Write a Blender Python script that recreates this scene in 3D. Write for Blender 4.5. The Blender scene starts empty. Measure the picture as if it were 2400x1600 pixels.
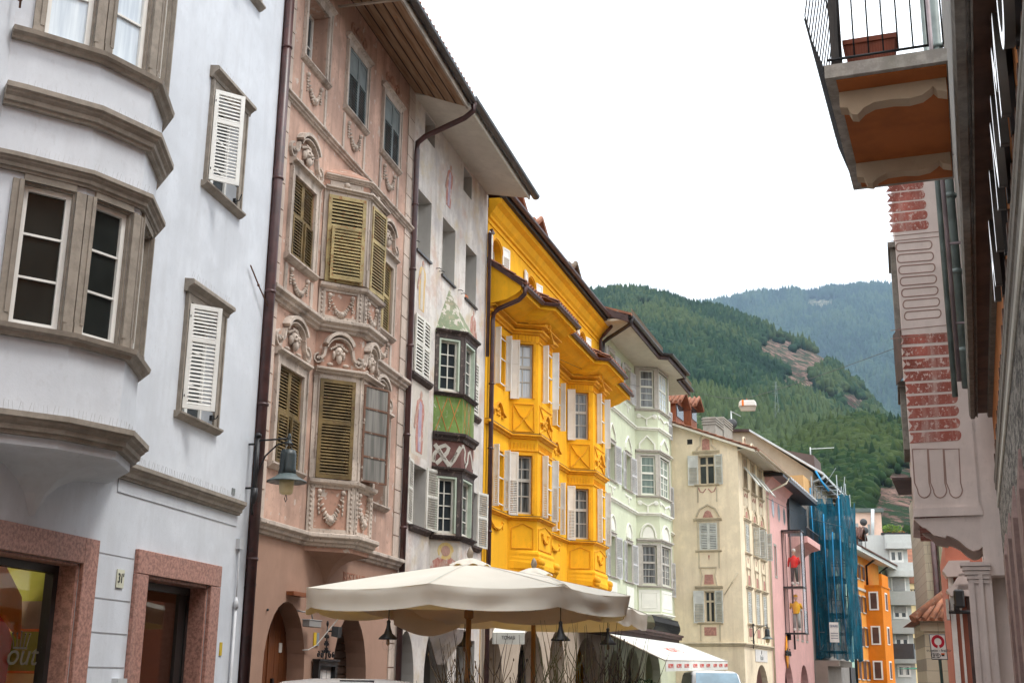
import bpy, bmesh, math, random
import numpy as np
from mathutils import Vector, Matrix, noise as mnoise
random.seed(7)
R = math.radians
scene = bpy.context.scene
COL = scene.collection
# ---------------------------------------------------------------- camera
HAZE = .000062
FPX = 2890.0
PITCH = math.atan(788 / 2890.0); ROLL = R(.78); CZ = 1.65
cam_d = bpy.data.cameras.new('camera'); cam = bpy.data.objects.new('camera', cam_d); COL.objects.link(cam)
cam.location = (0, 0, CZ)
cam.matrix_world = Matrix.Translation((0, 0, CZ)) @ Matrix.Rotation(math.pi / 2 + PITCH, 4, 'X') @ Matrix.Rotation(ROLL, 4, 'Z')
cam_d.sensor_width = 36.0; cam_d.lens = FPX / 2400.0 * 36.0; cam_d.clip_end = 20000; cam_d.clip_start = .05
scene.camera = cam
# ---------------------------------------------------------------- sky, sun, exposure
SUN_EL, SUN_AZ = R(60), R(112)          # soft sun high over the street, a little behind and right of the viewer
w = bpy.data.worlds.new('World'); scene.world = w; w.use_nodes = True
nt = w.node_tree; nt.nodes.clear()
out = nt.nodes.new('ShaderNodeOutputWorld'); bg = nt.nodes.new('ShaderNodeBackground')
sky = nt.nodes.new('ShaderNodeTexSky'); sky.sky_type = 'NISHITA'; sky.sun_disc = False
sky.sun_elevation = SUN_EL; sky.sun_rotation = R(110); sky.altitude = 250; sky.dust_density = 3
tc = nt.nodes.new('ShaderNodeTexCoord'); sep = nt.nodes.new('ShaderNodeSeparateXYZ')
nt.links.new(tc.outputs['Generated'], sep.inputs[0])
rmp = nt.nodes.new('ShaderNodeMapRange'); rmp.inputs[1].default_value = 0; rmp.inputs[2].default_value = 1
rmp.inputs[3].default_value = 8.6; rmp.inputs[4].default_value = 26.0    # overcast: brighter overhead than at the horizon
nt.links.new(sep.outputs[2], rmp.inputs[0])
cn = nt.nodes.new('ShaderNodeTexNoise'); cn.inputs['Scale'].default_value = 2.2; cn.inputs['Detail'].default_value = 5
nt.links.new(tc.outputs['Generated'], cn.inputs['Vector'])
cr = nt.nodes.new('ShaderNodeMapRange'); cr.inputs[1].default_value = .3; cr.inputs[2].default_value = .7; cr.inputs[3].default_value = .94; cr.inputs[4].default_value = 1.06
nt.links.new(cn.outputs[0], cr.inputs[0])
mm = nt.nodes.new('ShaderNodeMath'); mm.operation = 'MULTIPLY'
nt.links.new(rmp.outputs[0], mm.inputs[0]); nt.links.new(cr.outputs[0], mm.inputs[1])
cc = nt.nodes.new('ShaderNodeVectorMath'); cc.operation = 'SCALE'; cc.inputs[0].default_value = (.975, .995, 1.01)
nt.links.new(mm.outputs[0], cc.inputs['Scale'])
mx = nt.nodes.new('ShaderNodeMixRGB'); mx.inputs[0].default_value = .93
nt.links.new(sky.outputs[0], mx.inputs[1]); nt.links.new(cc.outputs[0], mx.inputs[2])
nt.links.new(mx.outputs[0], bg.inputs[0]); bg.inputs[1].default_value = .1
nt.links.new(bg.outputs[0], out.inputs[0])
sd = bpy.data.lights.new('sun', 'SUN'); sd.energy = 1.5; sd.angle = R(13); sd.color = (1, .97, .92)
so = bpy.data.objects.new('sun', sd); COL.objects.link(so)
so.rotation_euler = (math.pi / 2 - SUN_EL, 0, math.pi - SUN_AZ)
scene.view_settings.view_transform = 'Standard'; scene.view_settings.look = 'None'
scene.view_settings.exposure = 0.55; scene.view_settings.gamma = 1.0
scene.cycles.max_bounces = 6; scene.cycles.diffuse_bounces = 3; scene.cycles.glossy_bounces = 3
scene.cycles.transmission_bounces = 4; scene.cycles.volume_bounces = 0; scene.cycles.transparent_max_bounces = 8
# ---------------------------------------------------------------- survey helpers: photo pixel (2400x1600) -> point on a facade
_ct, _st = math.cos(math.pi / 2 + PITCH), math.sin(math.pi / 2 + PITCH); _cr, _sr = math.cos(ROLL), math.sin(ROLL)
def ray(x, y):
    a, b, c = (x - 1200) / FPX, (800 - y) / FPX, -1.
    a, b = _cr * a - _sr * b, _sr * a + _cr * b
    return (a, _ct * b - _st * c, _st * b + _ct * c)
def proj(p):
    p = (p[0], p[1], p[2] - CZ)
    a, b, c = p[0], _ct * p[1] + _st * p[2], -_st * p[1] + _ct * p[2]
    a, b = _cr * a + _sr * b, -_sr * a + _cr * b
    return 1200 + FPX * a / -c, 800 - FPX * b / -c
def az(vx):
    lo, hi = -1.4, 1.4
    for _ in range(50):
        m = (lo + hi) / 2
        if proj((math.sin(m) * 1e6, math.cos(m) * 1e6, CZ))[0] < vx: lo = m
        else: hi = m
    return lo
class Frame:
    """vertical facade plane: s runs along it, n points out to the street, z up"""
    def __init__(f, o, a):
        f.o = (o[0], o[1]); f.a = a; f.u = (math.sin(a), math.cos(a)); f.n = (f.u[1], -f.u[0])
    def px(f, x, y, n=0):
        r = ray(x, y); ox, oy = f.o[0] + f.n[0] * n, f.o[1] + f.n[1] * n
        t = (ox * f.n[0] + oy * f.n[1]) / (r[0] * f.n[0] + r[1] * f.n[1])
        return (r[0] * t - ox) * f.u[0] + (r[1] * t - oy) * f.u[1], r[2] * t + CZ
    def pz(f, x, y, z):
        r = ray(x, y); t = (z - CZ) / r[2]; dx, dy = r[0] * t - f.o[0], r[1] * t - f.o[1]
        return dx * f.u[0] + dy * f.u[1], dx * f.n[0] + dy * f.n[1]
    def w(f, s, n=0, z=0): return (f.o[0] + f.u[0] * s + f.n[0] * n, f.o[1] + f.u[1] * s + f.n[1] * n, z)
    def zy(f, s, n, y):     # height of the point over (s,n) that shows at photo row y
        lo, hi = -5, 80
        for _ in range(50):
            m = (lo + hi) / 2
            if proj(f.w(s, n, m))[1] > y: lo = m
            else: hi = m
        return lo
    def rect(f, tl, br, n=0):
        a, d = f.px(*tl, n=n); b, c = f.px(*br, n=n); return a, b, c, d
def fr(d, x, a, y=1500):      # facade facing the viewer: origin on the ground d metres away below photo column x
    r_ = ray(x, y); k_ = d / math.hypot(r_[0], r_[1]); return Frame((r_[0] * k_, r_[1] * k_), R(a))
def nxt(F, x, y, vx):
    return Frame(F.w(F.px(x, y)[0])[:2], az(vx))
# ---------------------------------------------------------------- mesh builder
def face_x(p0, p1):
    """local frame of a wall face running from p0 to p1 in plan: (a along, b out, z)"""
    dx, dy = p1[0] - p0[0], p1[1] - p0[1]; L = math.hypot(dx, dy); tx, ty = dx / L, dy / L
    X = lambda a, b, z: (p0[0] + tx * a - ty * b, p0[1] + ty * a + tx * b, z)
    X.L = L
    return X
class MB:
    def __init__(m, X=None): m.v = []; m.f = []; m.mi = []; m.sm = []; m.X = X
    def P(m, a, b, z):
        if m.X: a, b, z = m.X(a, b, z)
        m.v.append((a, -b, z)); return len(m.v) - 1
    def face(m, idx, mi=0, sm=False): m.f.append(tuple(idx)); m.mi.append(mi); m.sm.append(sm)
    def poly(m, pts, mi=0): m.face([m.P(*p) for p in pts], mi)
    def box(m, a0, a1, b0, b1, z0, z1, mi=0, bv=0):
        i = [m.P(a, b, z) for z in (z0, z1) for a, b in ((a0, b0), (a1, b0), (a1, b1), (a0, b1))]
        for q in ((0, 1, 2, 3), (4, 5, 6, 7), (0, 1, 5, 4), (1, 2, 6, 5), (2, 3, 7, 6), (3, 0, 4, 7)): m.face([i[k] for k in q], mi)
    def hexa(m, lo, hi, mi=0):
        i = [m.P(*p) for p in lo + hi]; n = len(lo)
        m.face(i[:n], mi); m.face(i[n:], mi)
        for k in range(n): m.face([i[k], i[(k + 1) % n], i[n + (k + 1) % n], i[n + k]], mi)
    def prism(m, pts, b0, b1, mi=0):           # outline in (a,z) extruded through b
        m.hexa([(a, b0, z) for a, z in pts], [(a, b1, z) for a, z in pts], mi)
    def slab(m, pts, z0, z1, mi=0):            # outline in (a,b) extruded through z
        m.hexa([(a, b, z0) for a, b in pts], [(a, b, z1) for a, b in pts], mi)
    def loft(m, rings, mi=0, caps=True, sm=False, closed=True):
        n = len(rings[0]); ids = [[m.P(*p) for p in r] for r in rings]
        for i in range(len(ids) - 1):
            for k in range(n if closed else n - 1):
                m.face([ids[i][k], ids[i][(k + 1) % n], ids[i + 1][(k + 1) % n], ids[i + 1][k]], mi, sm)
        if caps and closed: m.face(ids[0], mi); m.face(ids[-1], mi)
    def sweep(m, path, prof, mi=0, z=0.):
        """profile [(out, z)] carried along a plan path [(s,n)] with mitred corners"""
        N = len(path); rings = []
        def nrm(i):
            dx, dy = path[i + 1][0] - path[i][0], path[i + 1][1] - path[i][1]; L = math.hypot(dx, dy) or 1; return (-dy / L, dx / L)
        for i in range(N):
            a = nrm(max(i - 1, 0)) if i else nrm(0); b = nrm(min(i, N - 2)); 
            mx_, my_ = a[0] + b[0], a[1] + b[1]; q = (mx_ * mx_ + my_ * my_) / 2 or 1
            mx_, my_ = mx_ / q, my_ / q
            rings.append([(path[i][0] + mx_ * d, path[i][1] + my_ * d, z + h) for d, h in prof])
        m.loft(rings, mi)
    def tube(m, pts, r, n=8, mi=0, caps=True):
        rings = []; V = [Vector(p) for p in pts]
        up = Vector((0, 0, 1))
        for i, p in enumerate(V):
            t = (V[min(i + 1, len(V) - 1)] - V[max(i - 1, 0)]); t = t.normalized() if t.length > 1e-9 else up
            a = t.cross(Vector((0, 0, 1)) if abs(t.z) < .95 else Vector((1, 0, 0))).normalized(); b = t.cross(a)
            rr = r[i] if isinstance(r, (list, tuple)) else r
            rings.append([tuple(p + a * (rr * math.cos(2 * math.pi * k / n)) + b * (rr * math.sin(2 * math.pi * k / n))) for k in range(n)])
        m.loft(rings, mi, caps, sm=n > 4)
    def lathe(m, c, prof, n=16, mi=0, caps=True):
        m.loft([[(c[0] + r * math.cos(2 * math.pi * k / n), c[1] + r * math.sin(2 * math.pi * k / n), c[2] + z) for k in range(n)] for r, z in prof], mi, caps, sm=True)
    def ball(m, c, r, n=8, k=5, mi=0, rot=0):
        if not isinstance(r, (tuple, list)): r = (r, r, r)
        rings = []; ca, sa = math.cos(rot), math.sin(rot)
        for j in range(k + 1):
            th = math.pi * (j + .02) / (k + .04); ring = []
            for i in range(n):
                x, y, z = r[0] * math.sin(th) * math.cos(2 * math.pi * i / n), r[1] * math.sin(th) * math.sin(2 * math.pi * i / n), r[2] * math.cos(th)
                x, z = x * ca - z * sa, x * sa + z * ca
                ring.append((c[0] + x, c[1] + y, c[2] + z))
            rings.append(ring)
        m.loft(rings, mi, True, True)
    def wall(m, a0, a1, z0, z1, b, holes, dep=.25, mi=0, mr=None, back=True):
        """flat wall with rectangular or arched openings (a,b,z0,z1[,spring]) and their reveals; dep is the wall's depth"""
        mr = mi if mr is None else mr
        xs = sorted({round(x, 4) for x in [a0, a1] + [h[0] for h in holes] + [h[1] for h in holes] if a0 - 1e-6 <= x <= a1 + 1e-6})
        zs = sorted({round(x, 4) for x in [z0, z1] + [h[2] for h in holes] + [h[3] for h in holes] if z0 - 1e-6 <= x <= z1 + 1e-6})
        g = {}
        def V(x, z):
            if (x, z) not in g: g[(x, z)] = m.P(x, b, z)
            return g[(x, z)]
        for i in range(len(xs) - 1):
            for j in range(len(zs) - 1):
                cx, cz = (xs[i] + xs[i + 1]) / 2, (zs[j] + zs[j + 1]) / 2
                if any(h[0] < cx < h[1] and h[2] < cz < h[3] for h in holes): continue
                m.face([V(xs[i], zs[j]), V(xs[i + 1], zs[j]), V(xs[i + 1], zs[j + 1]), V(xs[i], zs[j + 1])], mi)
        for h in holes:
            a, c, p, q = h[:4]
            if len(h) > 4:
                sp = h[4]; N = 14; mid = (a + c) / 2; rx = (c - a) / 2; rz = q - sp
                arc = [(mid - rx * math.cos(math.pi * k / N), sp + rz * math.sin(math.pi * k / N)) for k in range(N + 1)]
                m.poly([(x, b, z) for x, z in arc[:N // 2 + 1]] + [(a, b, q)], mi); m.poly([(x, b, z) for x, z in arc[N // 2:]] + [(c, b, q)], mi)
                pr = [(a, p)] + arc + [(c, p)]
            else: pr = [(a, p), (a, q), (c, q), (c, p)]
            for k in range(len(pr) - 1): m.poly([(pr[k][0], b, pr[k][1]), (pr[k + 1][0], b, pr[k + 1][1]), (pr[k + 1][0], b - dep, pr[k + 1][1]), (pr[k][0], b - dep, pr[k][1])], mr)
            if p > z0 + .01: m.poly([(a, b, p), (c, b, p), (c, b - dep, p), (a, b - dep, p)], mr)
    def build(m, name, mats, parent=None, recalc=True, smooth=False, bevel=0):
        me = bpy.data.meshes.new(name); me.from_pydata(m.v, [], m.f)
        if not isinstance(mats, (list, tuple)): mats = [mats]
        for q in mats: me.materials.append(q)
        me.polygons.foreach_set('material_index', m.mi); me.polygons.foreach_set('use_smooth', [s or smooth for s in m.sm])
        if recalc:
            bm = bmesh.new(); bm.from_mesh(me); bmesh.ops.recalc_face_normals(bm, faces=bm.faces); bm.to_mesh(me); bm.free()
        o = bpy.data.objects.new(name, me); COL.objects.link(o)
        if parent is not None: o.parent = parent
        if bevel:
            md = o.modifiers.new('bevel', 'BEVEL'); md.width = bevel; md.segments = 1; md.limit_method = 'ANGLE'; md.angle_limit = R(50)
        return o
def tag(o, label, cat, group=None, kind=None):
    o['label'] = label; o['category'] = cat
    if group: o['group'] = group
    if kind: o['kind'] = kind
    return o
def empty(name, loc, rz, label, cat, group=None):
    o = bpy.data.objects.new(name, None); COL.objects.link(o); o.location = loc; o.rotation_euler = (0, 0, rz); o.empty_display_size = .3
    return tag(o, label, cat, group)
def at_frame(name, F, label, cat, s=0, n=0, z=0, group=None):
    return empty(name, F.w(s, n, z), math.pi / 2 - F.a, label, cat, group)
def copy_tree(o, parent=None):
    c = o.copy(); COL.objects.link(c)
    if parent is not None: c.parent = parent
    for ch in list(o.children): copy_tree(ch, c)
    return c
# ---------------------------------------------------------------- materials
class NB:
    def __init__(s, name, rough=.8, spec=.3, metal=0):
        s.m = bpy.data.materials.new(name); s.m.use_nodes = True; s.t = s.m.node_tree; s.b = s.t.nodes['Principled BSDF']
        s.b.inputs['Roughness'].default_value = rough; s.b.inputs['Specular IOR Level'].default_value = spec; s.b.inputs['Metallic'].default_value = metal
        s.tc = s.t.nodes.new('ShaderNodeTexCoord'); s.co = s.tc.outputs['Object']
    def n(s, typ, **k):
        x = s.t.nodes.new(typ)
        for a, b in k.items(): setattr(x, a, b)
        return x
    def L(s, a, b): s.t.links.new(a, b)
    def map(s, sc, rot=(0, 0, 0), loc=(0, 0, 0), src=None):
        x = s.n('ShaderNodeMapping'); x.inputs['Scale'].default_value = sc; x.inputs['Rotation'].default_value = rot; x.inputs['Location'].default_value = loc
        s.L(src or s.co, x.inputs[0]); return x.outputs[0]
    def noise(s, sc, det=4, vec=None, ro=.55, dist=0):
        x = s.n('ShaderNodeTexNoise'); x.inputs['Scale'].default_value = sc; x.inputs['Detail'].default_value = det; x.inputs['Roughness'].default_value = ro; x.inputs['Distortion'].default_value = dist
        s.L(vec or s.co, x.inputs['Vector']); return x.outputs[0]
    def rng(s, v, a, b, c=0., d=1.):
        x = s.n('ShaderNodeMapRange'); x.inputs[1].default_value = a; x.inputs[2].default_value = b; x.inputs[3].default_value = c; x.inputs[4].default_value = d
        s.L(v, x.inputs[0]); return x.outputs[0]
    def mix(s, f, a, b, mode='MIX'):
        x = s.n('ShaderNodeMixRGB', blend_type=mode)
        for i, q in ((0, f), (1, a), (2, b)):
            if isinstance(q, (int, float)): x.inputs[i].default_value = q if i == 0 else (q, q, q, 1)
            elif isinstance(q, (tuple, list)): x.inputs[i].default_value = tuple(q)[:3] + (1,)
            else: s.L(q, x.inputs[i])
        return x.outputs[0]
    def col(s, v):
        if isinstance(v, (tuple, list)): s.b.inputs['Base Color'].default_value = tuple(v)[:3] + (1,)
        else: s.L(v, s.b.inputs['Base Color'])
    def bump(s, v, st=.2, d=.02):
        x = s.n('ShaderNodeBump'); x.inputs['Strength'].default_value = st; x.inputs['Distance'].default_value = d
        s.L(v, x.inputs['Height']); s.L(x.outputs[0], s.b.inputs['Normal']); return x
_mc = {}
def plaster(name, c, dirt=(.3, .27, .24), amt=.35, var=.1, peel=None, peel_amt=0., bump=.25, rough=.9, fine=1.):
    q = NB(name, rough, .15)
    big = q.rng(q.noise(.45, 5), .42, .58)
    c2 = tuple(x * (1 - var * 1.5) for x in c); c3 = tuple(min(1, x * (1 + var * .8)) for x in c)
    k = q.mix(big, c, c2); k = q.mix(q.rng(q.noise(1.3, 6, q.map((1, 1, 1), loc=(7, 3, 1))), .48, .64), k, c3)
    st = q.noise(1.9, 7, q.map((1.9, 1.9, .16)), ro=.6); k = q.mix(q.rng(st, .49, .70, 0, amt * 1.15), k, dirt)
    sp = q.noise(15 * fine, 5, q.map((1, 1, .6)), ro=.6); k = q.mix(q.rng(sp, .57, .68, 0, amt), k, dirt)
    k = q.mix(q.rng(q.noise(4.5, 6, q.map((1, 1, .7), loc=(2, 8, 4)), ro=.6), .44, .62, 0, .35 + amt * .3), k, tuple(x * .86 for x in c))
    if peel:
        pn = q.noise(5.5 * fine, 8, q.map((1, 1, .8)), ro=.62); ms = q.rng(pn, .60 - peel_amt, .615 - peel_amt); k = q.mix(ms, k, peel)
    k = q.mix(q.rng(q.noise(.8, 7, q.map((1.3, 1.3, .5), loc=(5, 9, 2)), ro=.62), .5, .8, 0, amt * .55), k, tuple(x * .72 for x in c))
    q.col(k)
    h = q.mix(.62, q.noise(35, 6), q.noise(2.6, 5))
    q.bump(h, bump, .012); return q.m
def stone(name, c, var=.25, sc=6, bump=.25, rough=.75, dirt=(.2, .18, .16), amt=.3):
    q = NB(name, rough, .25)
    a = q.rng(q.noise(sc, 7, ro=.7), .42, .58); k = q.mix(a, c, tuple(x * (1 - var) for x in c))
    k = q.mix(q.rng(q.noise(1.5, 5, q.map((1.5, 1.5, .4))), .5, .75, 0, amt), k, dirt)
    q.col(k); q.bump(q.noise(sc * 5, 6), bump, .006); return q.m
def paint(name, c, rough=.5, var=.08, wear=None, wamt=.06, wsc=9, metal=0, spec=.4, bump=.05):
    q = NB(name, rough, spec, metal)
    k = q.mix(q.rng(q.noise(3, 6), .42, .6), c, tuple(x * (1 - var * 1.6) for x in c))
    if wear: k = q.mix(q.rng(q.noise(wsc, 7, ro=.65), .62 - wamt, .66 - wamt), k, wear)
    q.col(k); q.bump(q.noise(30, 4), bump, .004); return q.m
def glass(name, c=(.02, .025, .028), rough=.04, streak=None, spec=.6):
    q = NB(name, rough, spec)
    if streak:
        f = q.rng(q.noise(2.2, 3, q.map((6, 6, .35))), .38, .62); q.col(q.mix(f, c, streak))
    else:
        f = q.rng(q.noise(.9, 3), .4, .65); q.col(q.mix(f, c, tuple(x * 1.9 for x in c)))
    q.bump(q.noise(1.3, 2), .05, .02); return q.m
def emis(name, c, st):
    q = NB(name); q.col(c); q.b.inputs['Emission Color'].default_value = tuple(c) + (1,); q.b.inputs['Emission Strength'].default_value = st; return q.m
def wood(name, c1, c2, sc=(1, 1, .1), rough=.6, bump=.2, base=14):
    q = NB(name, rough, .3); v = q.noise(base, 6, q.map(sc), dist=.6); q.col(q.mix(q.rng(v, .3, .72), c1, c2)); q.bump(v, bump, .005); return q.m
def tiles(name, c1=(.42, .15, .075), c2=(.22, .09, .06)):
    q = NB(name, .85, .2); v = q.noise(3.2, 6); k = q.mix(q.rng(v, .35, .68), c1, c2)
    k = q.mix(q.rng(q.noise(9, 4), .6, .7, 0, .6), k, (.30, .27, .2)); q.col(k); q.bump(q.noise(20, 5), .3, .01); return q.m
# ---------------------------------------------------------------- building kit
M_GLASS = glass('window glass'); M_GLASS2 = glass('window glass with net curtain', (.05, .055, .055), .06, streak=(.22, .24, .24))
M_GLASS3 = glass('window glass with blue curtain', (.52, .60, .68), .06, streak=(.72, .80, .86), spec=.5)
M_IRON = paint('black iron', (.018, .018, .02), .45, .2, spec=.4)
M_BROWNMETAL = paint('brown painted gutter', (.085, .036, .034), .38, .25, (.05, .03, .03), .05, spec=.5)
M_DKMETAL = paint('dark zinc gutter', (.035, .03, .03), .4, .3, spec=.5)
def window(root, X, a0, a1, z0, z1, b=-.15, fm=None, gm=None, fw=.055, cols=1, rows=1, mull=True, bar=.028, transom=None, name='window', deep=.05):
    """glazed window: outer frame, centre post, transom and glazing bars as one mesh, the pane as its child"""
    f = MB(X); d0, d1 = b - deep, b
    f.box(a0, a0 + fw, d0, d1, z0, z1); f.box(a1 - fw, a1, d0, d1, z0, z1)
    f.box(a0 + fw, a1 - fw, d0, d1, z0, z0 + fw * 1.2); f.box(a0 + fw, a1 - fw, d0, d1, z1 - fw, z1)
    ia, ib, ja, jb = a0 + fw, a1 - fw, z0 + fw * 1.2, z1 - fw
    if mull: mid = (ia + ib) / 2; f.box(mid - fw * .8, mid + fw * .8, d0, d1 + .006, ja, jb)
    if transom: zt = z0 + (z1 - z0) * transom; f.box(ia, ib, d0, d1 + .012, zt - fw * .8, zt + fw * .8)
    zb = [ja, jb] if not transom else [ja, z0 + (z1 - z0) * transom, jb]
    ab = [ia, ib] if not mull else [ia, (ia + ib) / 2, ib]
    for i in range(len(ab) - 1):
        for k in range(1, cols):
            x = ab[i] + (ab[i + 1] - ab[i]) * k / cols; f.box(x - bar / 2, x + bar / 2, d0 + .005, d1 - .008, ja, jb)
    for j in range(len(zb) - 1):
        r_ = rows[j] if isinstance(rows, (list, tuple)) else rows
        for k in range(1, r_):
            z = zb[j] + (zb[j + 1] - zb[j]) * k / r_; f.box(ia, ib, d0 + .008, d1 - .011, z - bar / 2, z + bar / 2)
    o = f.build(name, fm, root)
    g = MB(X); g.box(a0 + .01, a1 - .01, b - deep * .6 - .012, b - deep * .6, z0 + .01, z1 - .01); g.build('pane', gm or M_GLASS, o)
    return o
def leaf(X, ha, hb, ang, wd, z0, z1, panels, th=.035, st=.05, slat=.045, side=1, mi=0):
    """one shutter leaf hinged at (ha,hb), opened by ang degrees; panels = [(zfrac0, zfrac1, 'l'|'p')]"""
    t = R(ang); cx, cy = math.cos(t) * side, math.sin(t)
    def LX(a, b, z):
        p = (ha + cx * a - cy * side * b, hb + cy * a + cx * side * b, z)
        return X(*p) if X else p
    m = MB(LX); H = z1 - z0
    m.box(0, st, 0, th, z0, z1, mi); m.box(wd - st, wd, 0, th, z0, z1, mi)
    edges = sorted({0., 1.} | {p[0] for p in panels} | {p[1] for p in panels})
    for e in edges:
        zz = z0 + e * H; lo = zz - (st * .5 if 0 < e < 1 else 0) - (st if e == 1 else 0); hi = zz + (st * .5 if 0 < e < 1 else 0) + (st if e == 0 else 0)
        m.box(st, wd - st, .002, th - .002, lo, hi, mi)
    for p0, p1, k in panels:
        a = z0 + p0 * H + st * (1 if p0 == 0 else .5); c = z0 + p1 * H - st * (1 if p1 == 1 else .5)
        if k == 'p': m.box(st, wd - st, .012, th - .014, a, c, mi); continue
        n = max(3, int(round((c - a) / slat))); d = (c - a) / n
        for i in range(n):
            z = a + d * (i + .5)
            m.hexa([(st, th - .003, z - d * .42), (wd - st, th - .003, z - d * .42), (wd - st, th - .003, z - d * .24), (st, th - .003, z - d * .24)],
                   [(st, .004, z + d * .16), (wd - st, .004, z + d * .16), (wd - st, .004, z + d * .34), (st, .004, z + d * .34)], mi)
    return m
def surround(root, X, a0, a1, z0, z1, w_, mat, b=0., pr=.035, head=None, sill=None, name='window_surround', inner=.0):
    """stone frame round an opening, with a moulded head and sill"""
    m = MB(X)
    m.box(a0 - w_, a0, b, b + pr, z0, z1); m.box(a1, a1 + w_, b, b + pr, z0, z1); m.box(a0 - w_, a1 + w_, b, b + pr, z1, z1 + w_)
    m.box(a0 - w_ - .012, a0 - w_ + .02, b, b + pr + .02, z0, z1 + w_ - .02); m.box(a1 + w_ - .02, a1 + w_ + .012, b, b + pr + .02, z0, z1 + w_ - .02)
    if head:
        e, h, d = head
        m.sweep([(a0 - w_ - e, b), (a1 + w_ + e, b)], [(0, 0), (d * .35, 0), (d * .45, h * .3), (d * .8, h * .55), (d, h * .6), (d, h * .85), (d * .9, h), (0, h * 1.1)], z=z1 + w_)
    if sill:
        e, h, d = sill
        m.sweep([(a0 - w_ - e, b), (a1 + w_ + e, b)], [(0, -h), (d * .5, -h * .8), (d * .85, -h * .4), (d, -h * .3), (d, 0), (0, .01)], z=z0)
        if inner: m.box(a0, a1, b - inner, b, z0 - .03, z0 + .004)
    return m.build(name, mat, root)
def gutter(m, path, z, r=.075, mi=0):
    prof = [(r * math.cos(t) + r, r * math.sin(t)) for t in [math.pi + math.pi * k / 6 for k in range(7)]]
    prof += [(r * 2 - .012, .0)] + [(r * .86 * math.cos(t) + r, r * .86 * math.sin(t)) for t in [2 * math.pi - math.pi * k / 6 for k in range(1, 6)]] + [(.012, 0)]
    m.sweep(path, prof, mi, z)
def pipe(root, pts, r=.055, mat=None, clamps=(), name='downpipe'):
    m = MB(); m.tube(pts, r, 10)
    for c in clamps:
        m.lathe((pts[c[0]][0], pts[c[0]][1], c[1]), [(r, -.02), (r + .012, -.02), (r + .012, .02), (r, .02)], 10)
    return m.build(name, mat or M_BROWNMETAL, root)
def text_mesh(txt, size, mat, name='lettering', ext=.004, sx=1., align='CENTER'):
    cu = bpy.data.curves.new(name, 'FONT'); cu.body = txt; cu.size = size; cu.extrude = ext; cu.align_x = align; cu.align_y = 'CENTER'
    t = bpy.data.objects.new(name, cu); COL.objects.link(t)
    bpy.context.view_layer.update()
    me = bpy.data.meshes.new_from_object(t.evaluated_get(bpy.context.evaluated_depsgraph_get()))
    bpy.data.objects.remove(t)
    me.name = name; me.materials.clear(); me.materials.append(mat)
    for v in me.vertices: v.co.x *= sx
    o = bpy.data.objects.new(name, me); COL.objects.link(o); return o
def put_text(txt, size, mat, root, X, a, b, z, rot=0., name='lettering', sx=1., ext=.003, italic=0.):
    """lettering lying on a face, reading left to right along it"""
    o = text_mesh(txt, size, mat, name, ext, sx)
    c, s = math.cos(rot), math.sin(rot)
    for v in o.data.vertices:
        x, y, t = v.co.x + italic * v.co.y, v.co.y, v.co.z
        p = (a + x * c - y * s, b + t + .004, z + x * s + y * c)
        q = X(*p) if X else p
        v.co = (q[0], -q[1], q[2])
    if root is not None: o.parent = root
    return o
def tile_roof(m, s0, s1, n0, z0, n1, z1, pitch=.2, mi=0, th=.05):
    """pantile roof slope from the eave (n0,z0) up to (n1,z1): rows of half-round tiles with stepped courses"""
    L = math.hypot(n1 - n0, z1 - z0); un, uz = (n1 - n0) / L, (z1 - z0) / L; wn, wz = -uz * (1 if un < 0 else 1), un
    if wz < 0: wn, wz = -wn, -wz
    cnt = max(1, int((s1 - s0) / pitch)); p = (s1 - s0) / cnt; rows = max(1, int(L / .36))
    prof = []
    for i in range(cnt):
        for k in range(6):
            t = k / 6.; prof.append((s0 + (i + t) * p, .045 * (math.sin(math.pi * t * 2) * .8 + 1)))
    prof.append((s1, .045))
    for j in range(rows):
        l0, l1 = L * j / rows - (.04 if j else 0), L * (j + 1) / rows
        r0 = [(s, n0 + un * l0 + wn * (h + .03), z0 + uz * l0 + wz * (h + .03)) for s, h in prof]
        r1 = [(s, n0 + un * l1 + wn * h, z0 + uz * l1 + wz * h) for s, h in prof]
        rb = [(s, n0 + un * l0 + wn * .0, z0 + uz * l0 + wz * .0) for s, h in prof]
        m.loft([rb, r0, r1], mi, False, False, closed=False)
    m.hexa([(s0, n0, z0 - .001), (s1, n0, z0 - .001), (s1, n1, z1 - .001), (s0, n1, z1 - .001)], [(s0, n0 + wn * .03, z0 + wz * .03), (s1, n0 + wn * .03, z0 + wz * .03), (s1, n1 + wn * .03, z1 + wz * .03), (s0, n1 + wn * .03, z1 + wz * .03)], mi)
# photo close-up rulers: k(a,b) of a magnified crop -> photo pixel
K = lambda ox, oy, sc: (lambda a, b: (ox + a / sc, oy + b / sc))
k1 = K(0, 0, 2.8); k2 = K(0, 560, 2.8); k3 = K(0, 1040, 2.8); k4 = K(600, 0, 2.8); k5 = K(580, 480, 3.267); k6 = K(560, 900, 3.267); k7 = K(560, 1240, 3.92); k8 = K(1080, 420, 3.92)
r1 = K(1080, 700, 4.355); r2 = K(1080, 1020, 3.92); r3 = K(1000, 1280, 4.356); r4 = K(1380, 640, 3.919); r5 = K(1380, 1000, 3.919); r6 = K(1380, 1300, 5.113); r7 = K(1560, 900, 3.92); r8 = K(1740, 1140, 3.41)
q1 = K(1860, 0, 3.563); q2 = K(2040, 400, 3.92); q3 = K(2040, 780, 3.564); q4 = K(2000, 1160, 3.5625); q5 = K(1380, 640, 2.613); q6 = K(1980, 1180, 3.732)
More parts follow.
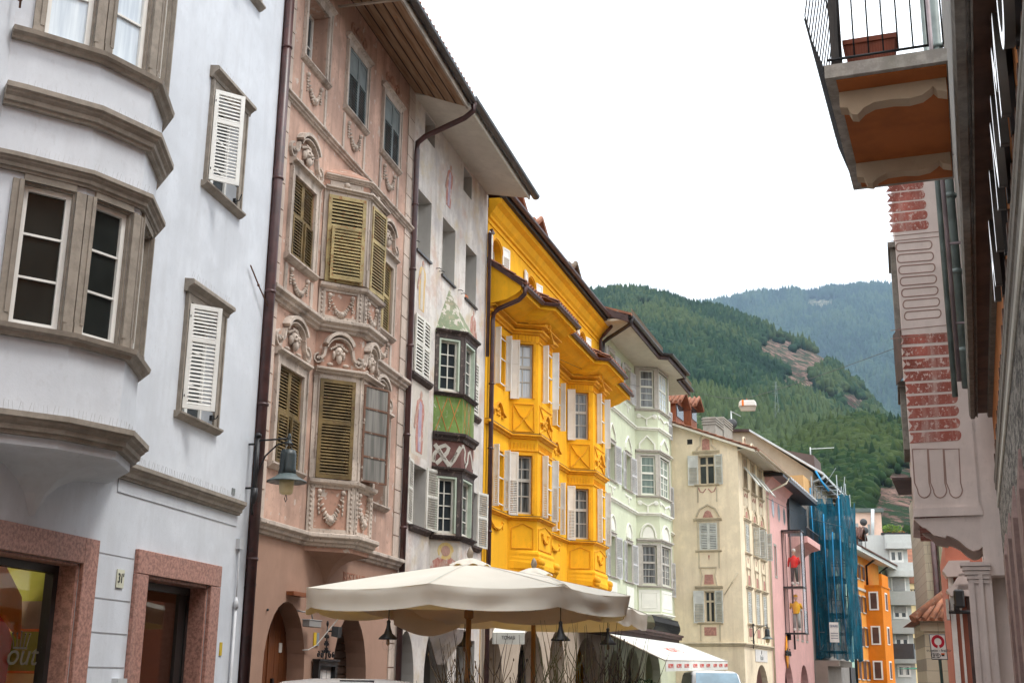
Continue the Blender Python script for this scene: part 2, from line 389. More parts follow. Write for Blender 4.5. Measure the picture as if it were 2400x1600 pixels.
# facades of the left side, each starting where its neighbour ends
_a = az(1790); A = Frame((-7 * math.cos(_a), 7 * math.sin(_a)), _a)
B = nxt(A, 616, 800, 1915); C = nxt(B, 957, 640, 1985); D = nxt(C, 1141, 700, 2125); E = nxt(D, 1415, 1100, 2180)
_f = az(2430); _e = E.w(12.2)
F = Frame((_e[0] + 2.9 * math.cos(_f), _e[1] - 2.9 * math.sin(_f)), _f)
G = nxt(F, 1806, 1450, 2400); H = nxt(G, 1903, 1450, 2450); I = nxt(H, 1982, 1400, 2500); J = nxt(I, 1995, 1400, 2620)
Kf = nxt(J, 2066, 1450, 2750); L = nxt(Kf, 2082, 1400, 2700)
FLAT = lambda a, b, z: (a, b, z)
# ================================================================ pale blue-white house (left foreground)
mA = plaster('pale blue-white render', (.635, .665, .71), (.40, .40, .41), .20, .06, bump=.3)
mAt = stone('taupe painted stone trim', (.31, .27, .225), .22, 7, .2, .65, (.17, .145, .12), .5)
mWhite = paint('white painted joinery', (.80, .79, .75), .45, .05)
mMarble = stone('pink speckled marble', (.47, .25, .20), .45, 22, .1, .5, (.25, .2, .18), .25)
mDark = paint('dark anodised frame', (.02, .018, .018), .4, .1)
hA = at_frame('townhouse', A, 'pale blue-white house with taupe stone trim and a shop at street level, far left', 'house')
S0, S1, TOP = 2.0, 16.30, 15.2
shop = (6.2, 11.98, 0., 2.75); door = (13.43, 15.14, 0., 2.75)
win_r = [(13.94, 14.88, 4.77, 6.22), (14.14, 15.08, 7.90, 9.30), (14.3, 15.24, 11.25, 12.65)]
m = MB(); m.wall(S0, S1, 0, TOP, 0, [shop, door] + win_r, .32)
m.poly([(S1, 0, 0), (S1, 0, TOP), (S1, -9, TOP), (S1, -9, 0)]); m.poly([(S0, 0, 0), (S0, 0, TOP), (S0, -9, TOP), (S0, -9, 0)]); m.poly([(S0, -9, 0), (S1, -9, 0), (S1, -9, TOP), (S0, -9, TOP)])
m.build('wall', mA, hA)
m = MB()       # masonry joints as thin grey strips between shop and door
mJ = paint('grey masonry joint', (.30, .30, .31), .9)
for z in (2.42, 2.06, 1.70, 1.34, .98, .62, .26): m.box(12.27, 13.12, -.01, .004, z, z + .012)
m.box(12.27, 13.12, -.01, .004, 2.90, 2.908)
m.build('wall_joint', mJ, hA)
m = MB(); m.hexa([(S0, .9, TOP), (S1, .9, TOP), (S1, -4.5, TOP + 2.6), (S0, -4.5, TOP + 2.6)], [(S0, .9, TOP + .12), (S1, .9, TOP + .12), (S1, -4.5, TOP + 2.75), (S0, -4.5, TOP + 2.75)])
m.hexa([(S0, -9.5, TOP), (S1, -9.5, TOP), (S1, -4.5, TOP + 2.6), (S0, -4.5, TOP + 2.6)], [(S0, -9.5, TOP + .12), (S1, -9.5, TOP + .12), (S1, -4.5, TOP + 2.75), (S0, -4.5, TOP + 2.75)])
m.build('roof', tiles('clay roof a'), hA)
# polygonal bay
bp = [(9.80, 0), (9.90, .15), (10.36, .60), (10.98, .85), (11.70, .62), (12.2, .15), (12.30, 0)]
PLAN = [(9.72, 0), (9.84, .13)] + bp[2:5] + [(12.40, 0)]
def bandprof(h, d, flip=False):
    return [(-.02, 0), (d * .35, 0), (d * .38, h * .16), (d * .55, h * .2), (d * .58, h * .42), (d * .78, h * .56), (d * .82, h * .66), (d, h * .74), (d, h), (-.02, h)]
FC = [face_x(PLAN[i], PLAN[i + 1]) for i in range(5)]
bay = MB()
def openings(z0, z1):
    return [(.10, X.L - .10, z0, z1) for X in FC]
for i, X in enumerate(FC):
    bb = MB(X)
    bb.wall(0, X.L, 3.66, TOP - 1.2, 0, [] if X.L < .3 else [(.10, X.L - .10, 4.77, 6.20), (.10, X.L - .10, 7.74, 9.42), (.10, X.L - .10, 10.9, 12.5)], .2)
    off = len(bay.v); bay.v += bb.v; bay.f += [tuple(k + off for k in f) for f in bb.f]; bay.mi += bb.mi; bay.sm += bb.sm
# corbelled foot tapering to a point
tip = (11.0, .0, 3.12)
ring = [(s, n, 3.66) for s, n in PLAN]
def lerp(a, b, t): return tuple(a[i] + (b[i] - a[i]) * t for i in range(3))
rings = [ring]
for t, q in ((.03, .05), (.10, .34), (.2, .55), (.36, .72), (.6, .86), (1., .97)):
    rings.append([(lerp(p, tip, q)[0], lerp(p, tip, q)[1], 3.66 + (tip[2] - 3.66) * t) for p in ring])
bay.loft(rings, 0, True, False, closed=False)
bay.slab(PLAN, TOP - 1.25, TOP - 1.15)
bo = bay.build('bay_window', mA, hA)
m = MB()
# trim bands of the bay: each (z, height, depth)
m.sweep(PLAN, bandprof(.20, .17), z=3.745)
m.build('cornice', mAt, bo)
m = MB(); m.sweep(PLAN, bandprof(.20, .16), z=6.92); m.build('cornice', mAt, bo)
m = MB(); m.sweep(PLAN, bandprof(.16, .13), z=6.27); m.build('cornice', mAt, bo)
m = MB(); m.sweep(PLAN, bandprof(.16, .13), z=9.5); m.build('cornice', mAt, bo)
for zz in (4.77, 7.74, 10.9):
    m = MB(); m.sweep(PLAN, [(0, -.11), (.05, -.11), (.07, -.07), (.11, -.05), (.12, -.005), (.02, .01), (0, .01)], z=zz); m.build('sill', mAt, bo)
def baywin(z0, z1, gms, fr):
    for i, X in enumerate(FC):
        s = MB(X); L_ = X.L
        if L_ < .3: continue
        s.box(.0, .10, .002, .035, z0, z1); s.box(L_ - .10, L_, .002, .035, z0, z1); s.box(.10, L_ - .10, .002, .035, z1, z1 + .07)
        s.box(.06, .10, .035, .05, z0 + .1, z1); s.box(L_ - .10, L_ - .06, .035, .05, z0 + .1, z1); s.box(0, .09, .035, .045, z0, z0 + .12); s.box(L_ - .09, L_, .035, .045, z0, z0 + .12)
        s.box(.101, .12, -.18, .0, z0, z1); s.box(L_ - .12, L_ - .101, -.18, 0, z0, z1); s.box(.12, L_ - .12, -.18, 0, z1 - .02, z1 - .001)
        s.build('window_surround', mAt, bo)
        if L_ > .3:
            o = window(bo, X, .12, L_ - .12, z0 + .01, z1 - .02, b=-.05, fm=mWhite, gm=gms[min(i, len(gms) - 1)], fw=.05, cols=1, rows=3, mull=False, bar=.022, deep=.06)
M_G_DARK = glass('dark bay glass', (.012, .014, .013), .015, spec=.3)
baywin(4.77, 6.20, [M_G_DARK], 0)
baywin(7.74, 9.42, [M_GLASS3], 0)
baywin(10.9, 12.5, [M_GLASS3], 0)
# small windows right of the bay with one louvred shutter ajar
for q, (a0, a1, z0, z1) in enumerate(win_r):
    so_ = surround(hA, FLAT, a0, a1, z0, z1, .10, mAt, head=(.07, .15, .14), sill=(.06, .08, .10), name='window_surround')
    window(hA, FLAT, a0, a1, z0, z1, b=-.16, fm=mWhite, cols=1, rows=3, fw=.05, bar=.022)
    o = leaf(FLAT, a0 - .03, .03, 46, .42, z0 + .06, z1 - .04, [(0, .66, 'l'), (.66, 1, 'l')], slat=.05, st=.055).build('shutter', mWhite, hA)
    m = MB()
    for z in (z0 + .2, z1 - .22): m.box(a0 - .075, a0 - .02, .03, .05, z - .025, z + .1); m.box(a0 - .05, a0 + .05, .05, .07, z + .0, z + .03)
    m.box(a0 + .24, a0 + .28, .30, .34, z0 + .06, z0 + .11); m.tube([(a1 - .02, 0, z0 + .12), (a1 - .1, .1, z0 + .1), (a1 - .3, .22, z0 + .1)], .008, 5)
    m.box(a1 - .05, a1 + .02, -.02, .02, z0 + .09, z0 + .16)
    m.box(a1 - .05, a1 + .02, -.02, .01, z1 - .35, z1 - .3)
    m.build('hinge', M_IRON, o)
m = MB(); m.sweep([(12.1, 0), (S1 - .42, 0)], bandprof(.18, .14), z=3.745); m.build('string_course', mAt, hA)
m = MB(); m.box(12.6, S1 - .42, -.01, .012, 3.60, 3.74); m.build('plaster_band', mA, hA)
# rows of bird spikes on the ledges
mSp = paint('steel spikes', (.55, .56, .58), .4, metal=.6)
m = MB()
def spikes(path, z, step=.045):
    for i in range(len(path) - 1):
        (x0, y0), (x1, y1) = path[i], path[i + 1]; L_ = math.hypot(x1 - x0, y1 - y0)
        for k in range(int(L_ / step)):
            t = k * step / L_; a, b = x0 + (x1 - x0) * t, y0 + (y1 - y0) * t
            m.tube([(a, b, z), (a + random.uniform(-.01, .01), b + random.uniform(-.02, .03), z + .1)], .0016, 3)
def grow(path, d): return [(s + (s - 11) * d * .4, n + d) for s, n in path[1:-1]]
for zz in (3.95, 7.12, 6.43): spikes(grow(PLAN, .06), zz)
for (a0, a1, z0, z1) in win_r[:2]: spikes([(a0 - .15, .08), (a1 + .15, .08)], z1 + .25)
spikes([(12.9, .07), (S1 - .5, .07)], 3.93)
m.build('bird_spikes', mSp, hA)
# stone frames
m = MB(); m.box(shop[1], 12.27, 0, .05, 0, 3.02); m.box(shop[0] - .29, shop[0], 0, .05, 0, 3.02); m.box(shop[0], shop[1], 0, .05, 2.75, 3.02)
m.box(11.93, 11.979, -.32, 0, 0, 2.75); m.box(shop[0] + .05, 11.93, -.32, 0, 2.72, 2.748)
m.build('shopfront_surround', mMarble, hA, bevel=.006)
m = MB(); m.box(13.14, 13.43, 0, .05, 0, 2.745); m.box(15.14, 15.43, 0, .05, 0, 2.745); m.box(13.14, 15.43, 0, .052, 2.75, 3.02)
m.box(13.431, 13.47, -.30, 0, 0, 2.75); m.box(15.10, 15.139, -.30, 0, 0, 2.75); m.box(13.47, 15.10, -.30, 0, 2.71, 2.748)
m.build('door_surround', mMarble, hA, bevel=.006)
# shop window: frame, clear glass, coloured interior with ceiling lamps
def clear_glass(name):
    q = NB(name, .02, .5); t = q.t; tr = q.n('ShaderNodeBsdfTransparent'); mxs = q.n('ShaderNodeMixShader'); fr = q.n('ShaderNodeLayerWeight'); fr.inputs[0].default_value = .5
    gl = q.n('ShaderNodeBsdfGlossy'); gl.inputs['Roughness'].default_value = .02; pw = q.n('ShaderNodeMath', operation='POWER'); pw.inputs[1].default_value = 4.; add = q.n('ShaderNodeMath', operation='MULTIPLY_ADD'); add.inputs[1].default_value = .6; add.inputs[2].default_value = .04
    q.L(fr.outputs['Facing'], pw.inputs[0]); q.L(pw.outputs[0], add.inputs[0]); q.L(add.outputs[0], mxs.inputs[0]); q.L(tr.outputs[0], mxs.inputs[1]); q.L(gl.outputs[0], mxs.inputs[2]); q.L(mxs.outputs[0], t.nodes['Material Output'].inputs[0])
    return q.m
M_CLEAR = clear_glass('clear shop glass')
m = MB(); m.box(11.84, 11.93, -.3, -.2, 0, 2.72); m.box(6.25, 11.84, -.3, -.2, 2.64, 2.72); m.box(6.25, 6.33, -.3, -.2, 0, 2.64); m.box(6.33, 11.84, -.3, -.2, 0, .3)
sw = m.build('shop_window', mDark, hA)
m = MB(); m.box(6.33, 11.84, -.262, -.25, .3, 2.64); m.build('pane', M_CLEAR, sw)
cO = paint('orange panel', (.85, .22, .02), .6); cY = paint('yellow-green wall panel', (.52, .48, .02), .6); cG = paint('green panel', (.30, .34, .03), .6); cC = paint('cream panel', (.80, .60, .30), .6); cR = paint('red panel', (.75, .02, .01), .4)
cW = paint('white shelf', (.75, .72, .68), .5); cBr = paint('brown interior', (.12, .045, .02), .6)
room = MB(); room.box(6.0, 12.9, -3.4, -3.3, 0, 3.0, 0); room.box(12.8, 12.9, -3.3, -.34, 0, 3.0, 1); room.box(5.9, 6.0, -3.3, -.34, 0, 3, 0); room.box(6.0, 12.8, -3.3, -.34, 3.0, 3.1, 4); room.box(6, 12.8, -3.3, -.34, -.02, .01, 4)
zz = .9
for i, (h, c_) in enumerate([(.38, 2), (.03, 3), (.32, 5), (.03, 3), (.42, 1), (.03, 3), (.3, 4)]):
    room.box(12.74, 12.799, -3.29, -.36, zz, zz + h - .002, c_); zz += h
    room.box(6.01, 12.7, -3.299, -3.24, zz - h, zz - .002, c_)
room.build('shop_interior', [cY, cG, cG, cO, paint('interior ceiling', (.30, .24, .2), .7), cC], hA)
mLampE = emis('lit ceiling lamp', (1, .85, .6), 14)
for i, (a, b) in enumerate(((11.2, -1.0), (12.0, -1.3), (10.4, -1.1), (11.6, -2.3), (10.2, -2.5))):
    m = MB(); m.lathe((a, b, 2.97), [(.001, -.012), (.075, -.012), (.085, 0), (.085, .03), (.001, .03)], 16)
    m.build('ceiling_lamp', mLampE, hA)
ld = bpy.data.lights.new('shop light', 'POINT'); ld.energy = 42; ld.shadow_soft_size = .4; ld.color = (1, .82, .55)
lo = bpy.data.objects.new('shop_light', ld); COL.objects.link(lo); lo.parent = hA; lo.location = (11.3, 1.9, 2.45)
l2 = bpy.data.lights.new('entrance light', 'POINT'); l2.energy = 4; l2.shadow_soft_size = .2; l2.color = (1, .6, .3); l3 = bpy.data.objects.new('entrance_light', l2); COL.objects.link(l3); l3.parent = hA; l3.location = (14.6, 1.5, 2.3)
# things on show
q = empty('display_shelf', A.w(11.3, -.9, 1.9), math.pi / 2 - A.a, 'white shelf with small white bottles inside the shop window', 'shelf')
m = MB(); m.box(-.8, .45, -.2, .15, 0, .07); m.build('board', cW, q, bevel=.01)
for a in (-.05, .06):
    m = MB(); m.lathe((a + .1, 0, .07), [(.001, 0), (.035, 0), (.035, .14), (.014, .19), (.014, .25), (.001, .25)], 10); m.build('bottle', cW, q)
q = MB(); q.prism([(9.6, 1.2), (10.9, 1.2), (10.95, 1.9), (10.5, 2.45), (9.6, 2.6)], -1.25, -1.15); o = q.build('hanging_banner', cR); eb_ = A.px(*k3(75, 1100), n=-1.2); zb2 = A.px(*k3(40, 1000), n=-1.2)[1]
o.location = A.w(eb_[0] - 10.95, 0, zb2 - 2.35); o.rotation_euler = (0, 0, math.pi / 2 - A.a); tag(o, 'big red banner hanging inside the left shop window', 'banner')
q = MB(); q.prism([(9.7, 1.75), (10.6, 2.0), (10.98, 1.75), (10.9, 2.2), (10.4, 2.62), (9.7, 2.65)], -1.1, -1.04); o = q.build('hanging_banner', cO)
o.location = A.w(eb_[0] - 10.98, 0, zb2 - 2.2); o.rotation_euler = (0, 0, math.pi / 2 - A.a); tag(o, 'orange curved banner above the red one inside the shop window', 'banner')
# spotted plush toy low in the window
qt = empty('plush_toy', A.w(10.62, -.55, 1.02), math.pi / 2 - A.a, 'spotted yellow plush big cat toy in a teal outfit in the shop window corner', 'plush toy')
qm = NB('spotted yellow plush', .95, .1); vv = qm.n('ShaderNodeTexVoronoi'); vv.inputs['Scale'].default_value = 26; qm.L(qm.co, vv.inputs['Vector']); qm.col(qm.mix(qm.rng(vv.outputs[0], .25, .32), (.02, .015, .01), (.8, .42, .06)))
m = MB(); m.ball((0, 0, .42), (.15, .14, .15), 16, 10); m.ball((-.1, 0, .56), (.045, .03, .05), 8, 6); m.ball((.1, 0, .56), (.045, .03, .05), 8, 6)
m.build('head', qm.m, qt, recalc=False)
m = MB(); m.ball((.02, .13, .37), (.08, .06, .055), 12, 8); m.build('muzzle', cW, qt); m = MB(); m.ball((.02, .19, .39), (.025, .02, .018), 8, 6); m.ball((-.06, .12, .47), .016, 8, 6); m.ball((.08, .12, .47), .016, 8, 6); m.build('nose_and_eyes', M_IRON, qt)
m = MB(); m.ball((0, 0, .12), (.17, .13, .24), 14, 8); m.tube([(-.14, .05, .24), (-.24, .1, .12), (-.2, .16, .0)], [.06, .05, .04], 8); m.tube([(.14, .05, .24), (.24, .1, .12), (.2, .16, .0)], [.06, .05, .04], 8); m.build('body', paint('teal cloth', (.02, .22, .2), .9), qt)
# script and crown on the glass
mScr = paint('grey window lettering', (.10, .085, .06), .6)
tc_ = A.px(*k3(130, 1385), n=-.245); cw_ = A.px(*k3(135, 1290), n=-.245)
put_text('out', .30, mScr, hA, FLAT, tc_[0] + .05, -.245, tc_[1], name='shop_lettering', sx=1.3, italic=.3)
m = MB()
for i in range(5):
    a = cw_[0] - .12 + i * .055; m.tube([(a + .01, -.243, cw_[1] - .06), (a - .03 + i * .02, -.243, cw_[1] + .06 + (.02 if i == 2 else 0))], .006, 4); m.ball((a - .03 + i * .02, -.243, cw_[1] + .07 + (.02 if i == 2 else 0)), .01, 6, 4)
m.box(cw_[0] - .12, cw_[0] + .12, -.247, -.24, cw_[1] - .08, cw_[1] - .06); m.build('crown_emblem', mScr, hA)
# shop door, standing open, dark frame with a red edge
m = MB(); m.box(13.47, 13.53, -.3, -.22, 0, 2.71); m.box(15.04, 15.10, -.3, -.22, 0, 2.71); m.box(13.53, 15.04, -.3, -.22, 2.62, 2.71)
m.box(14.85, 15.04, -.285, -.24, 0, 2.62); m.box(13.75, 13.9, -.5, -.44, 0, 2.5)
dd = m.build('door', mDark, hA)
m = MB(); m.box(13.56, 13.60, -.33, -.24, 0, 2.6); m.build('red_edge', cR, dd)
m = MB(); m.box(13.9, 14.85, -.275, -.263, .1, 2.5); m.build('pane', M_CLEAR, dd)
m = MB(); m.box(14.87, 14.9, -.24, -.2, 1.0, 1.35); m.build('handle', paint('brass', (.5, .3, .1), .3, metal=.8), dd)
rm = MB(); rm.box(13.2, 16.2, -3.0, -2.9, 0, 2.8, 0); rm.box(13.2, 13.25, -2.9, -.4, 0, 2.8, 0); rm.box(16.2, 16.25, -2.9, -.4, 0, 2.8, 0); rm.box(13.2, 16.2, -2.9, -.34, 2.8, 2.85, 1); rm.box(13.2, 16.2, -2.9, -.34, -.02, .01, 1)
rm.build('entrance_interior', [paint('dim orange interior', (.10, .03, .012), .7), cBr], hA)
for z in (1.35, 1.75):
    m = MB(); m.box(13.9, 16, -2.8, -2.5, z, z + .03); m.build('shelf', paint('orange shelf edge', (.5, .14, .02), .5), hA)
m = MB(); m.lathe((14.2, -1.6, 2.45), [(.12, -.03), (.15, -.02), (.02, .08), (.01, .3)], 16); m.build('ceiling_lamp', mLampE, hA)
# small fittings
def plate(name, F_, s, z, w_, h, mt, label, cat, n=.0, th=.012, parent=None):
    m = MB(); m.box(-w_ / 2, w_ / 2, 0, th, -h / 2, h / 2); o = m.build(name, mt)
    o.location = F_.w(s, n, z); o.rotation_euler = (0, 0, math.pi / 2 - F_.a); return tag(o, label, cat)
np_ = plate('house_number_plate', A, 12.84, 2.66, .16, .2, paint('cream enamel', (.66, .66, .52), .35), 'cream house number plate 31 between shop window and door', 'number plate', .004)
t_ = put_text("31'", .15, paint('black enamel', (.02, .02, .02), .4), np_, None, -.0, .012, 0, name='digits', sx=.75)
plate('sticker', A, 15.66, 1.97, .07, .17, paint('yellow sticker', (.6, .42, .02), .5), 'small yellow sticker on the white wall right of the shop door', 'sticker')
eb = plate('meter_box', A, 12.98, 1.5, .2, .18, paint('light grey plastic', (.55, .57, .58), .5), 'small grey plastic meter box left of the shop door', 'meter box', th=.08)
plate('name_plate', A, 15.70, 4.05, .09, .09, paint('dull metal plate', (.18, .2, .2), .4), 'small square dark metal plate below the wall lamp', 'plate')
m = MB(); m.tube([(15.98, .035, -.2), (15.98, .035, 2.55)], .022, 8); m.tube([(15.98, .035, 2.55), (15.98, .035, 2.95), (15.98, .03, 3.3)], .012, 6); m.box(15.92, 16.05, 0, .06, 3.3, 3.44); m.lathe((15.98, .035, 2.5), [(.022, 0), (.035, 0), (.035, .09), (.012, .16)], 10)
m.build('conduit', paint('white painted conduit', (.6, .61, .63), .5), hA)
pipe(hA, [(S1 + .05, .07, 15.0), (S1 + .05, .07, .0)], .075, clamps=[(0, 11.1), (0, 8.9), (0, 7.1), (0, 5.4), (0, 3.2), (0, 1.4)])
m = MB(); m.tube([(15.65, .04, 7.28), (15.95, .06, 7.06), (16.25, .09, 6.85)], .012, 6); m.ball((15.93, .06, 7.07), .022, 6, 4); m.build('iron_anchor', paint('rusty iron', (.12, .05, .025), .8), hA)
m = MB(); m.tube([(9.62, .1, 8.55), (9.62, .12, 7.9)], .012, 6); m.ball((9.62, .11, 8.0), .03, 6, 4); m.build('iron_anchor', bpy.data.materials['rusty iron'], hA)
# ================================================================ pink baroque house
# fix-ups shared by the stucco facades
def arc_pts(cx, cz, rx, rz, t0, t1, n=12): return [(cx + rx * math.cos(R(t0 + (t1 - t0) * k / n)), cz + rz * math.sin(R(t0 + (t1 - t0) * k / n))) for k in range(n + 1)]
def flatband(m, pts, w_, b0, b1, mi=0):
    """raised band of width w_ following a line [(a,z)] on a face"""
    N = len(pts); rings = []
    for i, (a, z) in enumerate(pts):
        p, q = pts[max(i - 1, 0)], pts[min(i + 1, N - 1)]; dx, dz = q[0] - p[0], q[1] - p[1]; l = math.hypot(dx, dz) or 1; nx, nz = -dz / l * w_ / 2, dx / l * w_ / 2
        rings.append([(a - nx, b0, z - nz), (a + nx, b0, z + nz), (a + nx * .7, b1, z + nz * .7), (a - nx * .7, b1, z - nz * .7)])
    m.loft(rings, mi)
def spiral(cx, cz, r, t0, turns, n=16, sgn=1): return [(cx + r * (1 - .78 * k / n) * math.cos(R(t0) + sgn * turns * 2 * math.pi * k / n), cz + r * (1 - .78 * k / n) * math.sin(R(t0) + sgn * turns * 2 * math.pi * k / n)) for k in range(n + 1)]
def crest(m, cx, z, w_, h, mask=True, b=0.):
    """segmental hood over a bearded mask, volutes to either side"""
    rx = w_ * .30
    flatband(m, arc_pts(cx, z + h * .42, rx, h * .50, 158, 22, 12), h * .12, b, b + .12)
    flatband(m, arc_pts(cx, z + h * .42, rx * .84, h * .38, 165, 15, 12), h * .05, b, b + .09)
    for s_ in (-1, 1):
        flatband(m, [(cx + s_ * rx * .9, z + h * .52), (cx + s_ * w_ * .30, z + h * .30), (cx + s_ * w_ * .36, z + h * .2)] , h * .10, b, b + .07)
        sp = spiral(cx + s_ * w_ * .40, z + h * .20, w_ * .105, 90, 1.25, 16, -s_); flatband(m, sp, h * .06, b, b + .05)
        m.ball((cx + s_ * w_ * .40, b + .02, z + h * .2), (.03, .05, .03), 6, 4)
    if mask:
        m.ball((cx, b + .03, z + h * .40), (w_ * .085, .07, h * .17), 10, 8)
        m.ball((cx, b + .10, z + h * .40), (w_ * .02, .03, h * .05), 6, 4); m.ball((cx, b + .055, z + h * .24), (w_ * .06, .05, h * .14), 8, 6)
        for s_ in (-1, 1):
            m.ball((cx + s_ * w_ * .035, b + .095, z + h * .455), (w_ * .022, .015, h * .02), 6, 4); m.ball((cx + s_ * w_ * .045, b + .085, z + h * .36), (w_ * .03, .03, h * .035), 6, 4)
            m.ball((cx + s_ * w_ * .10, b + .03, z + h * .34), (w_ * .03, .05, h * .12), 6, 5)
            for k in range(4): m.ball((cx + s_ * w_ * (.06 + .035 * k), b + .03, z + h * (.58 - .03 * k)), (w_ * .025, .03, h * .04), 6, 4)
            m.ball((cx + s_ * w_ * .16, b + .02, z + h * .09), (w_ * .07, .035, h * .045), 7, 4)
        for k in range(5): m.ball((cx + (k - 2) * w_ * .03, b + .04, z + h * .62), (w_ * .015, .02, h * .05), 6, 4)
def swag(m, a0, a1, z1, h, b=0.):
    """garland of leaves hung between two knots with drops at the ends"""
    n = 15
    for k in range(n + 1):
        t = k / n; a = a0 + (a1 - a0) * t; z = z1 - h * .75 * (1 - (2 * t - 1) ** 2) ; f = 1 - abs(2 * t - 1)
        m.ball((a, b + .02, z), ((a1 - a0) * (.032 + .04 * f), .03 + .03 * f, h * (.06 + .07 * f)), 7, 4, rot=(t - .5) * 2.2)
        if 3 < k < 12: m.ball((a, b + .025, z - h * .13), ((a1 - a0) * .035, .035, h * .06), 6, 4, rot=random.uniform(-1, 1))
    for a in (a0, a1):
        m.ball((a, b + .02, z1 + h * .04), (.04, .045, .045), 8, 5)
        for k in range(5): m.ball((a + random.uniform(-.01, .01), b + .015, z1 - h * (.1 + .12 * k)), (.028 - .003 * k, .025, h * .06), 6, 4)
    m.ball(((a0 + a1) / 2, b + .05, z1 - h * .78), (.05, .05, .05), 8, 5)
mB = plaster('weathered pink render', (.525, .345, .27), (.25, .17, .14), .75, .2, peel=(.52, .43, .37), peel_amt=-.01, bump=.35)
mBl = plaster('smooth salmon render', (.40, .25, .185), (.28, .17, .12), .2, .06, bump=.12)
mBt = plaster('weathered grey-white stucco', (.54, .46, .395), (.15, .12, .10), .8, .2, bump=.6, fine=1.6)
mBc = plaster('pink render peeling in patches', (.47, .28, .21), (.25, .17, .13), .7, .15, peel=(.52, .44, .38), peel_amt=.0, bump=.4)
mShut_dk = paint('dark window behind louvres', (.03, .022, .015), .8)
mGd = glass('dim glass behind louvres', (.008, .008, .007), .3, spec=.1)
mGold = paint('weathered ochre louvres', (.20, .135, .05), .65, .3, (.10, .05, .02), .035, 14)
mGoldL = paint('weathered pale yellow louvres', (.40, .31, .14), .65, .25, (.26, .11, .035), .04, 14)
mSlate = paint('grey-blue shutters', (.165, .19, .19), .85, .15)
hB = at_frame('townhouse', B, 'pink baroque house with weathered stucco garlands, ochre louvres and a two-storey bay', 'house')
SB = 6.53; ZB = 13.5
lw = [(.58, 1.50, 4.66, 6.16), (4.62, 5.50, 4.66, 6.20)]; uw = [(.68, 1.56, 7.90, 9.26), (4.66, 5.48, 7.90, 9.27)]
tw = [(.82, 1.70, 11.36, 12.58), (2.70, 3.60, 11.36, 12.58), (4.62, 5.52, 11.36, 12.58)]
m = MB(); m.wall(0, SB, 3.62, ZB, 0, lw + uw + tw, .34, 0)
m.poly([(0, 0, 3.6), (0, 0, ZB), (0, -9, ZB), (0, -9, 3.6)]); m.poly([(SB, 0, 3.6), (SB, 0, ZB), (SB, -9, ZB), (SB, -9, 3.6)]); m.poly([(0, -9, 0), (SB, -9, 0), (SB, -9, ZB), (0, -9, ZB)])
m.build('wall', [mB], hB)
ar1 = (.72, 2.22, 0, 2.71, 1.75); ar2 = (3.38, 5.0, 0, 2.66, 1.55)
m = MB(); m.wall(0, SB, 0, 3.62, 0, [ar1, ar2], .45, 0); m.build('ground_floor_wall', mBl, hB)
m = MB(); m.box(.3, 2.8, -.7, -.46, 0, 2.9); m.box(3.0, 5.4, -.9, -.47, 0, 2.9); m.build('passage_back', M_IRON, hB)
# bay: plan and storeys
bB = [(1.95, 0), (2.5, .58), (3.3, .58), (3.85, 0)]; FB = [face_x(bB[i], bB[i + 1]) for i in range(3)]
bay = MB()
for X in FB:
    bb = MB(X); p = X.L / 2; hw = min(.29, X.L * .36)
    bb.wall(0, X.L, 3.52, 9.86, 0, [(p - hw, p + hw, 4.68, 6.28), (p - hw, p + hw, 7.95, 9.42)], .22)
    off = len(bay.v); bay.v += bb.v; bay.f += [tuple(k + off for k in f) for f in bb.f]; bay.mi += bb.mi; bay.sm += bb.sm
bay.hexa([(s, n, 9.86) for s, n in bB], [(2.7, .0, 10.2), (2.8, .12, 10.2), (3.0, .12, 10.2), (3.1, .0, 10.2)])
bo = bay.build('bay_window', mBc, hB)
m = MB()   # concave foot of the bay
ringb = [(s, n, 3.54) for s, n in bB]; tipb = (2.9, -.02, 2.86); rings = [ringb]
for k in range(1, 9):
    t = k / 8.; q_ = math.sin(t * math.pi / 2) ** .75; rings.append([(p[0] + (tipb[0] - p[0]) * q_ * .96, p[1] + (tipb[1] - p[1]) * q_ * .97, 3.50 + (tipb[2] - 3.5) * (1 - math.cos(t * math.pi / 2)) ** .9) for p in ringb])
m.loft(rings, 0, True, False, closed=False); m.build('bay_foot', mBl, bo)
def BP(h, d): return [(-.02, -.02), (d * .3, 0), (d * .34, h * .2), (d * .62, h * .3), (d * .66, h * .5), (d * .9, h * .62), (d, h * .7), (d, h * .95), (d * .92, h), (-.02, h * 1.12)]
for z, h, d in ((3.60, .19, .15), (7.07, .19, .16)):
    m = MB(); m.sweep([(0.02, 0), bB[0], bB[1], bB[2], bB[3], (SB - .02, 0)], BP(h, d), z=z); m.build('string_course', mBt, hB)
m = MB(); m.sweep([(0.02, 0), (SB - .02, 0)], BP(.12, .11), z=10.36); m.build('string_course', mBt, hB)
for z, h, d in ((6.33, .12, .14), (9.48, .1, .12), (9.72, .08, .10)):
    m = MB(); m.sweep(bB, BP(h, d), z=z); m.build('cornice', mBt, bo)
for z in (4.62, 7.86):
    m = MB(); m.sweep(bB, [(0, -.07), (.05, -.06), (.09, -.03), (.1, .02), (.02, .04), (0, .04)], z=z); m.build('sill', mBt, bo)
